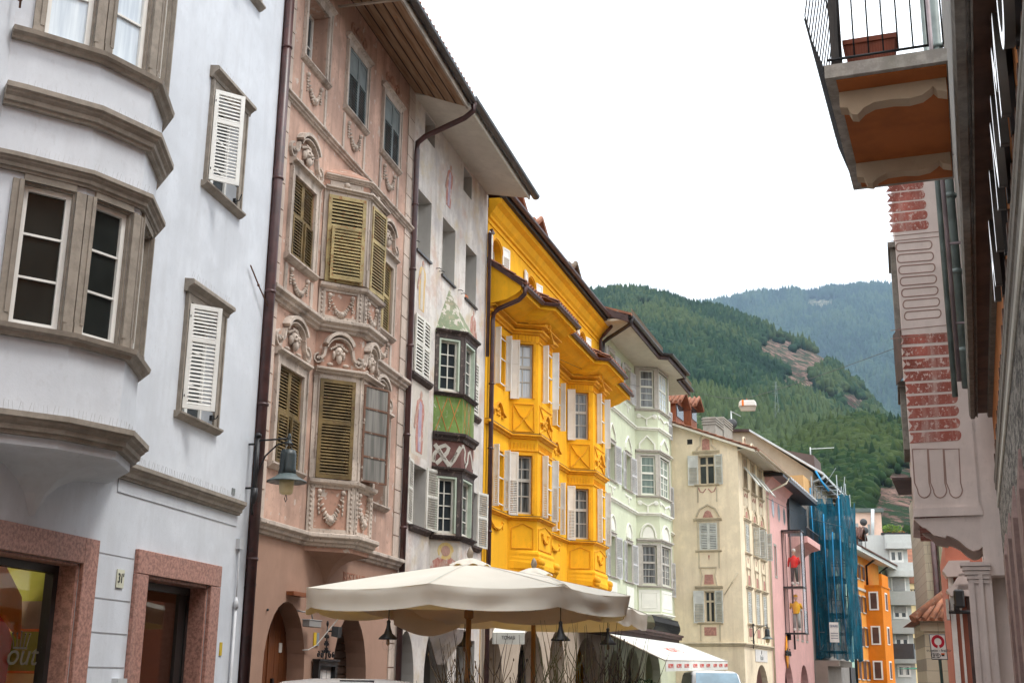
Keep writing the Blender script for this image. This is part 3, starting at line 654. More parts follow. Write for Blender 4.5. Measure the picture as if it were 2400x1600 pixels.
for i, X in enumerate(FB):
    L_ = X.L; p = L_ / 2; hw = min(.29, L_ * .36)
    m = MB(X)
    for z0, z1 in ((4.66, 6.33), (7.93, 9.48)):
        m.box(0, p - hw - .035, 0, .03, z0, z1); m.box(p + hw + .035, L_, 0, .03, z0, z1); m.box(p - hw - .035, p - hw, 0, .055, z0, z1); m.box(p + hw, p + hw + .035, 0, .055, z0, z1); m.box(p - hw, p + hw, 0, .055, z1 - .06, z1)
        m.box(0, .1, .03, .05, z0, z0 + .3); m.box(L_ - .1, L_, .03, .05, z0, z0 + .3)
    m.build('window_surround', mBt, bo)
    for z0, z1 in ((3.80, 4.56), (7.27, 7.80)):
        m = MB(X); m.box(0, .12, 0, .03, z0, z1); m.box(L_ - .12, L_, 0, .03, z0, z1); m.box(.12, L_ - .12, 0, .022, z0, z0 + .07); m.box(.12, L_ - .12, 0, .022, z1 - .05, z1)
        for a in (.06, L_ - .06):
            for k in range(int((z1 - z0) / .075)): m.ball((a, .03, z0 + .05 + k * .075), (.022, .02, .028), 6, 4)
        swag(m, .2, L_ - .2, z1 - .13, (z1 - z0) * .72)
        m.build('stucco_garland', mBt, bo)
    if i < 2:
        m = MB(X); crest(m, p, 6.47, L_ * 1.08, .62); m.build('stucco_crest', mBt, bo)
    m = MB(X); m.box(.1, L_ - .1, 0, .02, 9.62, 9.70); m.ball((p, .03, 9.66), (.06, .04, .05), 8, 5); m.build('frieze_panel', mBt, bo)
    for z0, z1 in ((4.68, 6.28), (7.95, 9.42)): window(bo, X, p - hw, p + hw, z0, z1, b=-.16, fm=mShut_dk, gm=mGd, cols=1, rows=3, mull=False, fw=.04)
X = FB[0]; p = X.L / 2
leaf(X, p - .30, .04, 3, .60, 4.66, 6.26, [(0, .56, 'l'), (.56, 1, 'l')], st=.06, slat=.05).build('shutter', mGold, bo)
m = leaf(X, p - .33, .05, 4, .66, 7.90, 9.42, [(0, .62, 'l'), (.62, 1, 'l')], st=.06, slat=.058); m.build('shutter', mGoldL, bo)
m = leaf(X, p - .27, .11, 4, .56, 7.94, 8.86, [(0, 1, 'l')], st=.045, slat=.055); m.build('shutter', mGoldL, bo)
X = FB[1]; p = X.L / 2
leaf(X, p - .30, .04, 4, .60, 7.90, 9.42, [(0, .6, 'l'), (.6, 1, 'l')], st=.055, slat=.055).build('shutter', mGoldL, bo)
m = MB(lambda a, b, z: X(p - .32 + a * math.cos(R(25)), .04 + a * math.sin(R(25)) + b, z)) # glazed casement leaf left open
m.box(0, .04, 0, .03, 4.68, 6.28); m.box(.56, .6, 0, .03, 4.68, 6.28)
for z in (4.68, 5.08, 5.48, 5.88, 6.25): m.box(.04, .56, 0, .03, z, z + .03)
m.build('casement', paint('rusty brown sash', (.16, .08, .05), .7, .2, (.35, .3, .25), .04), bo)
m = MB(lambda a, b, z: X(p - .32 + a * math.cos(R(25)), .04 + a * math.sin(R(25)) + b, z)); m.box(.04, .56, .012, .018, 4.7, 6.25); m.build('pane', glass('old grey glass', (.14, .14, .13), .15, streak=(.25, .24, .22)), bo)
# wall windows
for q_, (a0, a1, z0, z1) in enumerate(lw + uw):
    surround(hB, FLAT, a0, a1, z0, z1, .12, mBt, pr=.045, head=(.05, .1, .12), sill=(.05, .09, .10), inner=.1)
    window(hB, FLAT, a0, a1, z0, z1, b=-.24, fm=mShut_dk, gm=mGd, cols=1, rows=3)
    m = MB(); crest(m, (a0 + a1) / 2, z1 + .24, 1.35, .64, mask=True); m.build('stucco_crest', mBt, hB)
for (a0, a1, z0, z1), mt in ((lw[0], mGold), (uw[0], mGold), (uw[1], mGoldL)):
    hw = (a1 - a0) / 2
    leaf(FLAT, a0, -.05, 2, hw, z0, z1, [(0, .55, 'l'), (.55, 1, 'l')], st=.05, slat=.052).build('shutter', mt, hB)
    leaf(FLAT, a1, -.05, 2, hw, z0, z1, [(0, .55, 'l'), (.55, 1, 'l')], st=.05, slat=.052, side=-1).build('shutter', mt, hB)
for (a0, a1, z0, z1) in lw[:1] + uw[:1]:
    for s_, h_ in ((1, a0 + .05), (-1, a1 - .05)): leaf(FLAT, h_, -.0, 3, .35, z0 + .03, z0 + (z1 - z0) * .52, [(0, 1, 'l')], st=.035, slat=.05, side=s_).build('shutter', mGold, hB)
for q_, (a0, a1, z0, z1) in enumerate(tw):
    surround(hB, FLAT, a0, a1, z0, z1, .10, mBt, pr=.04, head=(.07, .1, .11), sill=(.04, .08, .09), inner=.15)
    window(hB, FLAT, a0, a1, z0, z1, b=-.26, fm=mWhite, cols=1, rows=2)
    if q_:
        hw = (a1 - a0) / 2
        for s_, h_ in ((1, a0), (-1, a1)): leaf(FLAT, h_, .0, 2, hw, z0 - .04, z1 - .02, [(0, .62, 'l'), (.62, 1, 'p')], st=.045, slat=.055, side=s_).build('shutter', mSlate, hB)
    m = MB(); c_ = (a0 + a1) / 2
    for s_ in (-1, 1):
        flatband(m, spiral(c_ + s_ * .28, z1 + .42, .12, 90, 1.1, 12, -s_), .04, 0, .03); flatband(m, [(c_ + s_ * .15, z1 + .42), (c_ + s_ * .05, z1 + .56)], .06, 0, .03)
    m.ball((c_, .01, z1 + .5), (.12, .03, .1), 8, 5); m.build('stucco_crest', mBc, hB)
    m = MB(); za, zb = 10.52, z0 - .12      # hanging panel below
    m.box(a0 - .1, a0 - .03, 0, .025, za, zb); m.box(a1 + .03, a1 + .1, 0, .025, za, zb)
    swag(m, a0 + .16, a1 - .16, zb - .12, .42); m.build('stucco_garland', mBt, hB)
for (a0, a1, z0, z1) in uw:
    m = MB(); za, zb = 7.3, z0 - .14
    m.box(a0 - .12, a0 - .02, 0, .025, za, zb); m.box(a1 + .02, a1 + .12, 0, .025, za, zb); m.box(a0 - .02, a1 + .02, 0, .02, za, za + .05)
    swag(m, a0 + .12, a1 - .12, zb - .06, .36); m.build('stucco_garland', mBt, hB)
# quoins
m = MB(); z = 3.8; i = 0
while z < ZB - .2:
    h = .43; m.box(.10, .37, 0, .022, z, min(z + h - .02, ZB)); m.box(SB - .42, SB - .03, 0, .024, z, min(z + h - .02, ZB)); z += h
z = .1
while z < 3.4: m.box(SB - .42, SB - .03, 0, .024, z, z + .41); z += .43
m.build('quoins', plaster('pinkish quoin render', (.56, .46, .39), (.25, .2, .17), .45, .12, bump=.35, fine=1.5), hB)
# eaves
mSof = NB('weathered soffit boards', .8, .2)
wv = mSof.n('ShaderNodeTexWave', wave_type='BANDS', bands_direction='Y'); wv.inputs['Scale'].default_value = 1.35; wv.inputs['Distortion'].default_value = 0; mSof.L(mSof.map((1, 1, 1)), wv.inputs['Vector'])
kk = mSof.mix(mSof.rng(mSof.noise(2.5, 6, mSof.map((.5, 4, 4))), .35, .7), (.20, .11, .06), (.38, .26, .17)); kk = mSof.mix(mSof.rng(mSof.noise(6, 5), .6, .7, 0, .7), kk, (.45, .22, .10))
mSof.col(mSof.mix(mSof.rng(wv.outputs[0], .03, .08, 1, 0), kk, (.03, .02, .018))); mSof = mSof.m
m = MB(); m.hexa([(-.1, 0, 13.50), (6.42, 0, 13.50), (6.42, 1.18, 13.04), (-.1, 1.18, 13.04)], [(-.1, 0, 13.6), (6.42, 0, 13.6), (6.42, 1.18, 13.14), (-.1, 1.18, 13.14)]); m.build('soffit', mSof, hB)
m = MB(); m.box(-.1, 6.42, 1.16, 1.2, 13.0, 13.2); m.box(2.05, 2.1, .02, 1.16, 13.0, 13.03); m.build('fascia', paint('worn pale fascia', (.42, .36, .3), .7, .2), hB)
m = MB(); gutter(m, [(-.1, 1.19), (6.44, 1.19)], 13.2, .09); m.build('gutter', M_DKMETAL, hB)
m = MB(); tile_roof(m, -.1, 6.42, 1.3, 13.2, -4.5, 15.7, .21); m.hexa([(-.1, -4.5, 15.7), (6.42, -4.5, 15.7), (6.42, -9.5, 13.5), (-.1, -9.5, 13.5)], [(-.1, -4.5, 15.8), (6.42, -4.5, 15.8), (6.42, -9.5, 13.6), (-.1, -9.5, 13.6)]); m.build('roof', tiles('clay roof b'), hB)
pipe(hB, [(6.5, 1.3, 13.16), (6.5, 1.28, 12.98), (6.5, 1.1, 12.84), (6.5, .25, 12.5), (6.5, .1, 12.38), (6.5, .09, 12.2), (6.5, .09, 0)], .06, clamps=[(5, 11), (5, 9.6), (5, 8), (5, 6.2), (5, 4.4)])
# doors
mDoor = wood('red-brown door planks', (.20, .065, .02), (.10, .03, .012), (3, 3, .15), .5)
m = MB(); m.wall(.72, 2.22, 0, 2.71, -.28, [], 0)
def arch_panel(a0, a1, zs, zt, b0, b1, N=14):
    mid, rx, rz = (a0 + a1) / 2, (a1 - a0) / 2, zt - zs
    return [(a0, 0)] + [(mid - rx * math.cos(math.pi * k / N), zs + rz * math.sin(math.pi * k / N)) for k in range(N + 1)] + [(a1, 0)]
m = MB(); m.prism(arch_panel(.73, 2.21, 1.75, 2.70, 0, 0), -.34, -.28); m.box(1.455, 1.485, -.28, -.262, 0, 2.66)
for k in range(8):
    if k != 4: a = .82 + k * .18; m.box(a, a + .01, -.281, -.276, 0, 2.3)
d_ = m.build('door', mDoor, hB); m = MB(); m.box(1.62, 1.68, -.28, -.24, 1.35, 1.6); m.lathe((1.65, -.24, 1.3), [(.02, 0), (.02, .05)], 8); m.build('handle', paint('black steel', (.02, .02, .022), .35, metal=.6), d_)
m = MB(); m.box(1.86, 1.96, -.278, -.268, 1.98, 2.12); m.build('notice', cW, d_)
m = MB(); z = 0
while z < 2.6: m.box(3.36, 5.02, -.42, -.36, z, z + .11); z += .13
m.box(3.36, 5.02, -.44, -.42, 0, 2.66)
m.build('roller_shutter', paint('brown roller shutter', (.055, .032, .022), .5, .2), hB)
m = MB(); m.box(1.38, 1.92, .0, .12, 2.80, 2.86); m.build('lamp_bar', wood('cedar bar', (.28, .09, .03), (.16, .05, .02), (.3, 2, 2)), hB)
mFaint = paint('faded wall lettering', (.36, .16, .10), .9)
put_text('RESTAURANT', .26, mFaint, hB, FLAT, 4.5, .0, 3.24, sx=1.05, name='lettering')
m = MB(); m.ball((.2, .02, 3.32), .03, 7, 5); m.ball((.22, .02, 2.87), .03, 7, 5); m.ball((.72, .02, 2.55), .02, 6, 4); m.build('wall_hook', M_IRON, hB)
# --- things hung on this wall
cc_ = at_frame('security_camera', B, 'grey security camera on a bent arm beside the arched wooden door', 'camera', 1.72, .0, 2.36)
m = MB(); m.tube([(.12, .0, .24), (.12, .1, .22), (.3, .16, .22), (.3, .18, .1)], .013, 6); m.build('arm', paint('grey camera housing', (.33, .32, .31), .4), cc_)
m = MB(); m.box(.05, .52, .12, .24, .0, .1); m.box(.03, .54, .11, .25, .095, .11); m.build('housing', bpy.data.materials['grey camera housing'], cc_, bevel=.02)
m = MB(); m.box(.53, .545, .14, .22, .01, .09); m.build('lens', M_IRON, cc_)
m = MB(); m.tube([(2.05, .03, 2.02), (2.25, .04, 2.03), (2.42, .1, 2.1), (2.62, .35, 2.5), (2.78, .8, 3.0)], .009, 5); o = m.build('cable', paint('pale cable', (.6, .58, .54), .5)); o.location = B.w(0); o.rotation_euler = (0, 0, math.pi / 2 - B.a); tag(o, 'thin white cable rising from the arched door to the parasol', 'cable')
fl = at_frame('floodlight', B, 'small black floodlight on the pink wall above the menu case', 'floodlight', 3.08, 0, 2.34)
m = MB(); m.tube([(0, 0, 0), (.02, .12, .0)], .014, 6); m.build('arm', M_IRON, fl); m = MB(); m.hexa([(-.06, .1, -.08), (.08, .1, -.08), (.1, .1, .08), (-.04, .1, .08)], [(-.03, .2, -.1), (.13, .2, -.1), (.15, .2, .07), (0, .2, .07)]); m.build('head', M_IRON, fl)
o = plate('hiking_sign', B, 2.62, 2.2, .2, .2, paint('yellow sign enamel', (.75, .5, .03), .4), 'small yellow and blue sign plate on the pink wall above the menu case', 'sign', n=.005)
m = MB(); m.box(.0, .1, .012, .016, -.1, .1); m.build('blue_half', paint('blue grey sign enamel', (.25, .3, .35), .4), o)
mc = at_frame('menu_case', B, 'dark wrought-iron menu case with scrolled crest between the two arches', 'menu case', 2.92, .02, .85)
m = MB(); m.box(-.40, -.31, 0, .1, 0, 1.02); m.box(.31, .40, 0, .1, 0, 1.02); m.box(-.31, .31, 0, .1, 0, .08); m.box(-.31, .31, 0, .1, .94, 1.02); m.box(-.43, .43, 0, .13, 1.02, 1.05); m.build('frame', M_IRON, mc)
m = MB(); m.box(-.31, .31, .02, .03, .08, .94); m.build('backboard', paint('grey felt', (.2, .22, .25), .9), mc)
for k in range(3):
    m = MB(); m.box(-.27 + k * .19, -.11 + k * .19, .03, .035, .3, .88); s_ = m.build('menu_sheet', cW, mc)
m = MB()
for s_ in (-1, 1):
    for a, r_ in ((.32, .05), (.17, .06)): flatband(m, spiral(s_ * a, 1.12, r_, 90, 1.2, 14, s_), .016, .04, .06)
    for k in range(3): flatband(m, spiral(s_ * .06, 1.18 + k * .11, .045 - .008 * k, 90, 1.1, 10, s_), .014, .04, .06)
m.tube([(0, .05, 1.05), (0, .05, 1.6)], .01, 5); m.ball((0, .05, 1.6), (.02, .02, .05), 6, 5); m.build('scrolled_crest', M_IRON, mc)
# street lamp on its bracket (fixed to the blue-white house)
def wall_lantern(F_, s, z, sc, label, grp=None, reach=.78):
    la = at_frame('wall_lantern', F_, label, 'street lamp', s, 0, z, grp)
    g = lambda a: a * sc
    m = MB(); m.tube([(0, g(.13), g(-.62)), (0, g(.13), g(.22))], g(.035), 10); m.lathe((0, g(.13), g(.22)), [(g(.05), 0), (g(.05), g(.04)), (g(.02), g(.06))], 10); m.lathe((0, g(.13), g(-.62)), [(g(.05), g(.12)), (g(.045), 0), (g(.02), g(-.1))], 10)
    for zz in (.12, -.5): m.tube([(0, 0, g(zz)), (0, g(.13), g(zz))], g(.016), 6)
    m.tube([(0, g(.13), g(.17)), (0, g(reach + .02), g(.19))], g(.014), 6)
    m.tube([(0, g(.13), g(-.45)), (0, g(.17), g(-.25)), (0, g(.26), g(-.05)), (0, g(.42), g(.1)), (0, g(.64), g(.165))], g(.012), 6)
    m.tube([(0, g(.12), g(-.6)), (g(.02), g(.10), g(-.78)), (g(.06), g(.1), g(-.86))], g(.02), 6)
    m.build('bracket', M_IRON, la)
    c_ = (0, g(reach), 0)
    m = MB(); m.lathe(c_, [(g(.012), g(.26)), (g(.03), g(.22)), (g(.02), g(.18)), (g(.04), g(.13)), (g(.07), g(.1))], 12)
    for s_ in (-1, 1): m.tube([(s_ * g(.0), g(reach), g(.12)), (s_ * g(.1), g(reach), g(.06)), (s_ * g(.13), g(reach), g(-.02)), (s_ * g(.13), g(reach), g(-.3))], g(.01), 5)
    m.lathe(c_, [(g(.02), g(.04)), (g(.1), g(.02)), (g(.115), g(-.05)), (g(.115), g(-.24)), (g(.13), g(-.30)), (g(.1), g(-.33))], 16)
    m.build('body', paint('dark green-grey lantern', (.03, .04, .042), .4, .3), la)
    m = MB(); m.lathe(c_, [(g(.12), g(-.31)), (g(.16), g(-.35)), (g(.27), g(-.41)), (g(.28), g(-.43)), (g(.15), g(-.385)), (g(.09), g(-.36))], 24); m.build('shade', paint('verdigris lamp shade', (.11, .14, .14), .4, .3), la)
    m = MB(); m.lathe(c_, [(g(.105), g(-.38)), (g(.10), g(-.5)), (g(.09), g(-.58)), (g(.06), g(-.6)), (g(.001), g(-.6))], 16); m.build('globe', paint('yellowed frosted globe', (.62, .50, .28), .35), la)
    m = MB(); m.tube([(0, g(reach), g(-.6)), (g(.05), g(reach), g(-.66)), (0, g(reach), g(-.7)), (g(-.05), g(reach), g(-.66)), (0, g(reach), g(-.6))], g(.006), 5); m.build('ring', M_IRON, la)
    return la
wall_lantern(A, 16.12, 4.66, 1.0, 'black wall lantern with wide shade on a bracket by the pink house downpipe', 'wall lanterns on brackets', .60)
# ================================================================ frescoed house
mC = plaster('old whitewashed render', (.66, .62, .575), (.36, .31, .28), .6, .13, (.50, .455, .42), -.02, bump=.4)
mCrev = plaster('grey window reveal', (.50, .48, .45), (.36, .33, .3), .25, .06, bump=.12)
mCdk = paint('dark weathered timber', (.075, .055, .05), .7, .25, (.17, .13, .11), .05, 12, bump=.2)
mShC = paint('cream louvred shutters', (.70, .68, .61), .55, .1, (.5, .46, .4), .03)
mGreenF = paint('pale green window frame', (.50, .58, .47), .55, .1)
hC = at_frame('townhouse', C, 'whitewashed house with faded frescoes, deep windows and a narrow painted bay', 'house')
SC = 5.70; ZC = 13.45
tw = [(.42, 1.32, 10.2, 11.53), (2.12, 3.06, 10.2, 11.53), (3.90, 4.80, 10.2, 11.53)]
aw = [(.72, 1.40, 12.86, 13.42), (3.58, 4.26, 12.76, 13.36)]
mw = [(.48, 1.36, 7.58, 8.80), (4.2, 5.02, 7.58, 8.82)]; lw = [(.72, 1.52, 4.55, 5.76), (4.45, 5.28, 4.58, 5.80)]
arc1 = (.12, 1.15, 0, 2.5, 1.45); arc2 = (1.75, 3.3, 0, 2.75, 1.6)
m = MB(); m.wall(0, SC, 0, ZC, 0, tw + aw + mw + lw + [arc1, arc2, (3.9, 5.3, 0, 2.45)], .38, 0, 1)
m.poly([(0, 0, 0), (0, 0, ZC), (0, -9, ZC), (0, -9, 0)]); m.poly([(SC, 0, 0), (SC, 0, ZC), (SC, -9, ZC), (SC, -9, 0)]); m.poly([(0, -9, 0), (SC, -9, 0), (SC, -9, ZC), (0, -9, ZC)])
m.build('wall', [mC, mCrev], hC)
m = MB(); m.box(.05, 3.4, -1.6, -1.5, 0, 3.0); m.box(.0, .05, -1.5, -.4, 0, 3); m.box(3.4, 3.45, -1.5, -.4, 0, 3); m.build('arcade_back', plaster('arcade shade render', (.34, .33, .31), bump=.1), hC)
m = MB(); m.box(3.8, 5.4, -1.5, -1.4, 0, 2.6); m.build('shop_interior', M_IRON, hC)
for (a0, a1, z0, z1) in tw: window(hC, FLAT, a0, a1, z0, z1, b=-.30, fm=mShC, cols=1, rows=2); m = MB(); m.box(a0 - .03, a1 + .03, -.02, .05, z0 - .05, z0 - .005); m.build('sill', M_DKMETAL, hC)
for (a0, a1, z0, z1) in aw: m = MB(); m.box(a0, a1, -.4, -.36, z0, z1); m.build('attic_hatch', mCdk, hC)
for (a0, a1, z0, z1) in mw + lw:
    window(hC, FLAT, a0, a1, z0, z1, b=-.26, fm=mShC, cols=1, rows=3)
    m = MB(); m.sweep([(a0 - .18, 0), (a1 + .18, 0)], [(0, -.13), (.04, -.12), (.09, -.06), (.1, -.01), (.02, .0), (0, .0)], z=z0 - .01); m.build('sill', mCdk, hC)
for (a0, a1, z0, z1) in mw:
    for s_, h_ in ((1, a0 - .02), (-1, a1 + .02)): leaf(FLAT, h_, .02, 2, (a1 - a0) / 2 + .02, z0 - .02, z1 + .02, [(0, .52, 'l'), (.52, 1, 'l')], st=.055, slat=.075, side=s_).build('shutter', mShC, hC)
for (a0, a1, z0, z1) in lw:
    for s_, h_ in ((1, a0 - .02), (-1, a1 + .02)):
        leaf(FLAT, h_, .02, 172 if s_ > 0 else 165, .46, z0 - .02, z1 + .05, [(0, .55, 'l'), (.55, 1, 'l')], st=.05, slat=.05, side=s_).build('shutter', mShC, hC)
m = MB(); m.box(2.0 + 2.02, 4.15, -.1, .0, 10.2, 10.27); m = MB(); m.box(3.93, 4.25, -.12, -.02, 10.21, 10.33); o = m.build('planter', paint('terracotta', (.45, .17, .08), .8)); o.location = C.w(0); o.rotation_euler = (0, 0, math.pi / 2 - C.a); tag(o, 'small terracotta planter in the right-hand deep window of the frescoed house', 'planter')
m = MB()
for s_, z_ in ((1.75, 10.2), (3.35, 10.2), (.25, 10.3), (1.95, 10.2), (3.6, 10.2)): m.tube([(s_, 0, z_), (s_, .08, z_), (s_ + .1, .1, z_ + .0)], .01, 5)
m.build('shutter_hook', M_IRON, hC)
# bay
bC = [(1.85, 0), (2.3, .5), (3.2, .5), (3.65, 0)]; FCc = [face_x(bC[i], bC[i + 1]) for i in range(3)]
mFG = plaster('green fresco', (.16, .25, .07), (.40, .38, .30), .5, .3, peel=(.62, .60, .54), peel_amt=-.07, bump=.2)
mFM = plaster('maroon fresco', (.17, .085, .075), (.32, .25, .22), .45, .2, peel=(.5, .44, .4), peel_amt=-.12, bump=.2)
mFO = paint('orange fresco line', (.48, .22, .06), .9, .2)
mFR = plaster('painted scroll', (.52, .49, .43), (.3, .27, .24), .5, .1)
mFP = plaster('roof fresco green', (.25, .295, .19), (.42, .33, .25), .7, .3, peel=(.50, .46, .40), peel_amt=.06, bump=.2)
bay = MB()
for X in FCc:
    for z0, z1, mi in ((2.6, 4.40, 0), (4.40, 5.80, 0), (5.80, 6.60, 2), (6.60, 7.42, 1), (7.42, 8.80, 0)):
        bb = MB(X); L_ = X.L; hs = []
        if (z0, z1) in ((4.40, 5.80), (7.42, 8.80)): hs = [(.09, L_ - .09, z0 + .12, z1 - .10)]
        bb.wall(0, L_, z0, z1, 0, hs, .18, mi)
        off = len(bay.v); bay.v += bb.v; bay.f += [tuple(k + off for k in f) for f in bb.f]; bay.mi += bb.mi; bay.sm += bb.sm
bay.hexa([(1.80, 0, 8.8), (2.27, .55, 8.8), (3.23, .55, 8.8), (3.70, 0, 8.8)], [(2.68, 0, 9.98), (2.69, .02, 9.98), (2.71, .02, 9.98), (2.72, 0, 9.98)], 3)
bay.loft([[(s, n, 2.6) for s, n in bC], [(2.6, 0, 1.9), (2.68, .08, 1.9), (2.82, .08, 1.9), (2.9, 0, 1.9)]], 0, True, False, closed=False)
bo = bay.build('bay_window', [mC, mFG, mFM, mFP], hC)
for z, h, d in ((8.76, .12, .12), (7.42, .08, .09), (6.46, .18, .12), (5.78, .12, .10), (4.38, .10, .12)):
    m = MB(); m.sweep(bC, [(0, 0), (d * .3, 0), (d * .5, h * .35), (d * .9, h * .6), (d, h * .9), (d * .5, h), (0, h)], z=z); m.build('cornice', mCdk, bo)
for X in FCc:
    L_ = X.L
    for z0, z1 in ((4.50, 5.76), (7.52, 8.74)):
        m = MB(X); m.box(.0, .085, 0, .03, z0 - .02, z1 + .02); m.box(L_ - .085, L_, 0, .03, z0 - .02, z1 + .02); m.box(.085, L_ - .085, 0, .03, z1 - .05, z1 + .02); m.build('timber_frame', mCdk, bo)
        m = MB(X); m.box(.092, .13, -.14, .02, z0 + .03, z1 - .06); m.box(L_ - .13, L_ - .092, -.14, .02, z0 + .03, z1 - .06); m.box(.13, L_ - .13, -.14, .02, z1 - .1, z1 - .06); m.build('window_surround', mGreenF, bo)
        window(bo, X, .13, L_ - .13, z0 + .03, z1 - .1, b=-.07, fm=mShC, cols=2, rows=4, mull=False, fw=.04, bar=.022)
    m = MB(X)   # orange lozenge lines
    for k in range(int(L_ / .18)):
        a = .06 + k * .3
        if a + .26 < L_: flatband(m, [(a, 7.38), (a + .26, 6.66)], .022, .002, .006); flatband(m, [(a + .26, 7.38), (a, 6.66)], .022, .003, .007)
    m.build('painted_lozenges', mFO, bo)
# ribbon scroll with its inscription
X = FCc[0]; L_ = X.L
m = MB(X)
flatband(m, [(.03, 5.98), (.05, 6.15), (.16, 6.3), (.3, 6.36), (.38, 6.3), (.34, 6.2), (.2, 6.05), (.1, 5.95)], .085, .004, .009)
flatband(m, [(.05, 6.36), (.17, 6.22), (.3, 6.05), (.4, 5.93)], .095, .010, .014); flatband(m, [(.39, 5.93), (.5, 6.06), (.6, 6.25), (.66, 6.36)], .095, .006, .0095)
m.build('painted_scroll', mFR, bo)
X2 = FCc[1]; m = MB(X2); flatband(m, [(.02, 6.36), (.16, 6.40), (.28, 6.3), (.24, 6.14), (.34, 5.98), (.46, 6.1), (.52, 6.3), (.64, 6.36), (.78, 6.2), (.86, 6.02)], .085, .004, .009); m.build('painted_scroll', mFR, bo)
mInk = paint('faded ink', (.14, .11, .09), .9)
put_text('TEMPLUM', .07, mInk, bo, X, .22, .012, 6.15, rot=R(-50), sx=.9); put_text('SANCTAE', .065, mInk, bo, X, .51, .0085, 6.13, rot=R(62), sx=.9)
put_text('HOC', .05, mInk, bo, X, .06, .008, 6.08, rot=R(80)); put_text('MARIAE', .05, mInk, bo, X2, .32, .008, 6.06, rot=R(40))
# frescoed figures: painted panels lying on the wall
def fresco(name, c, c2, bare=(.58, .53, .48)):
    q = NB(name, .95, .1); f = q.noise(6, 7, q.map((2.4, 2.4, .7)), ro=.7, dist=.8); k = q.mix(q.rng(f, .35, .62), c, c2)
    q.col(q.mix(q.rng(q.noise(7, 8, q.map((1, 1, .6), loc=(3, 0, 0)), ro=.68), .53, .66), k, bare)); return q.m
_t = mC.node_tree; _b = _t.nodes['Principled BSDF']; _l = _b.inputs['Base Color'].links[0].from_socket
for _c, _loc in (((.50, .33, .26), (4, 1, 8)), ((.52, .42, .26), (1, 7, 3)), ((.40, .37, .37), (9, 2, 5))):      # ghost patches of old fresco pigment
    _n = _t.nodes.new('ShaderNodeTexNoise'); _n.inputs['Scale'].default_value = 1.15; _n.inputs['Detail'].default_value = 8; _n.inputs['Roughness'].default_value = .68
    _m = _t.nodes.new('ShaderNodeMapping'); _m.inputs['Location'].default_value = _loc; _tc = _t.nodes.new('ShaderNodeTexCoord'); _t.links.new(_tc.outputs['Object'], _m.inputs[0]); _t.links.new(_m.outputs[0], _n.inputs['Vector'])
    _r = _t.nodes.new('ShaderNodeMapRange'); _r.inputs[1].default_value = .52; _r.inputs[2].default_value = .66; _r.inputs[4].default_value = .7; _t.links.new(_n.outputs[0], _r.inputs[0])
    _x = _t.nodes.new('ShaderNodeMixRGB'); _x.inputs[2].default_value = _c + (1,); _t.links.new(_r.outputs[0], _x.inputs[0]); _t.links.new(_l, _x.inputs[1]); _l = _x.outputs[0]
_t.links.new(_l, _b.inputs['Base Color'])
fO = fresco('ochre fresco pigment', (.60, .36, .12), (.58, .46, .26)); fRd = fresco('red fresco pigment', (.38, .13, .10), (.5, .28, .23)); fV = fresco('violet fresco pigment', (.30, .24, .34), (.46, .40, .44)); fS = fresco('flesh fresco pigment', (.36, .20, .15), (.50, .33, .27)); fW = fresco('pale fresco pigment', (.60, .55, .48), (.50, .46, .40)); fY = fresco('halo fresco pigment', (.62, .42, .12), (.62, .50, .26)); fG_ = fresco('green fresco pigment', (.25, .30, .15), (.40, .40, .28))
def figure(X, root, cx, z0, h, robe, under, halo=None, lean=0., arm=1):
    def pf(pts, mt, nm, b):
        m = MB(X); m.prism([(cx + a * h * 1.35 + lean * z * h, z0 + z * h) for a, z in pts], b, b + .003); return m.build(nm, mt, root)
    pf([(-.10, 0), (.11, 0), (.13, .2), (.12, .45), (.15, .62), (.13, .76), (.06, .83), (-.04, .83), (-.11, .77), (-.15, .6), (-.12, .4), (-.13, .2)], robe, 'painted_robe', .001)
    pf([(-.04, .02), (.05, .02), (.05, .4), (.06, .74), (.0, .80), (-.05, .72), (-.06, .4)], under, 'painted_tunic', .005)
    pf([(.015 + .045 * math.cos(t), .895 + .065 * math.sin(t)) for t in [k * .6283 for k in range(10)]], fS, 'painted_head', .005)
    pf([(arm * .10, .68), (arm * .17, .55), (arm * .20, .36), (arm * .16, .33), (arm * .12, .5), (arm * .06, .6)], fS, 'painted_arm', .009)
    if halo: pf([(.015 + .08 * math.cos(t), .895 + .105 * math.sin(t)) for t in [k * .5236 for k in range(12)]], fY, 'painted_halo', .0015)
figure(FLAT, hC, .86, 8.98, 1.15, fO, fW, None, .0, -1)
figure(FLAT, hC, 1.0, 6.02, 1.35, fRd, fV, None, .0, -1)
figure(FLAT, hC, 4.62, 8.95, 1.2, fRd, fS, None, .0, 1)
figure(FLAT, hC, 4.55, 6.1, 1.2, fRd, fG_, None, .08, 1)
figure(FLAT, hC, 2.45, 11.9, 1.1, fRd, fV, None, .1, -1)
m = MB(); m.prism([(.52, 5.95), (1.55, 5.95), (1.55, 7.42), (.52, 7.42)], .0, .0008); m.build('fresco_ground', fW, hC)
X = FCc[0]; figure(X, bo, X.L * .5, 2.62, 1.72, fRd, fS, True, 0, -1)
m = MB(X); m.prism([(.03, 3.3), (X.L - .03, 3.3), (X.L - .03, 4.34), (.03, 4.34)], 0, .001); m.build('fresco_ground', fW, bo)
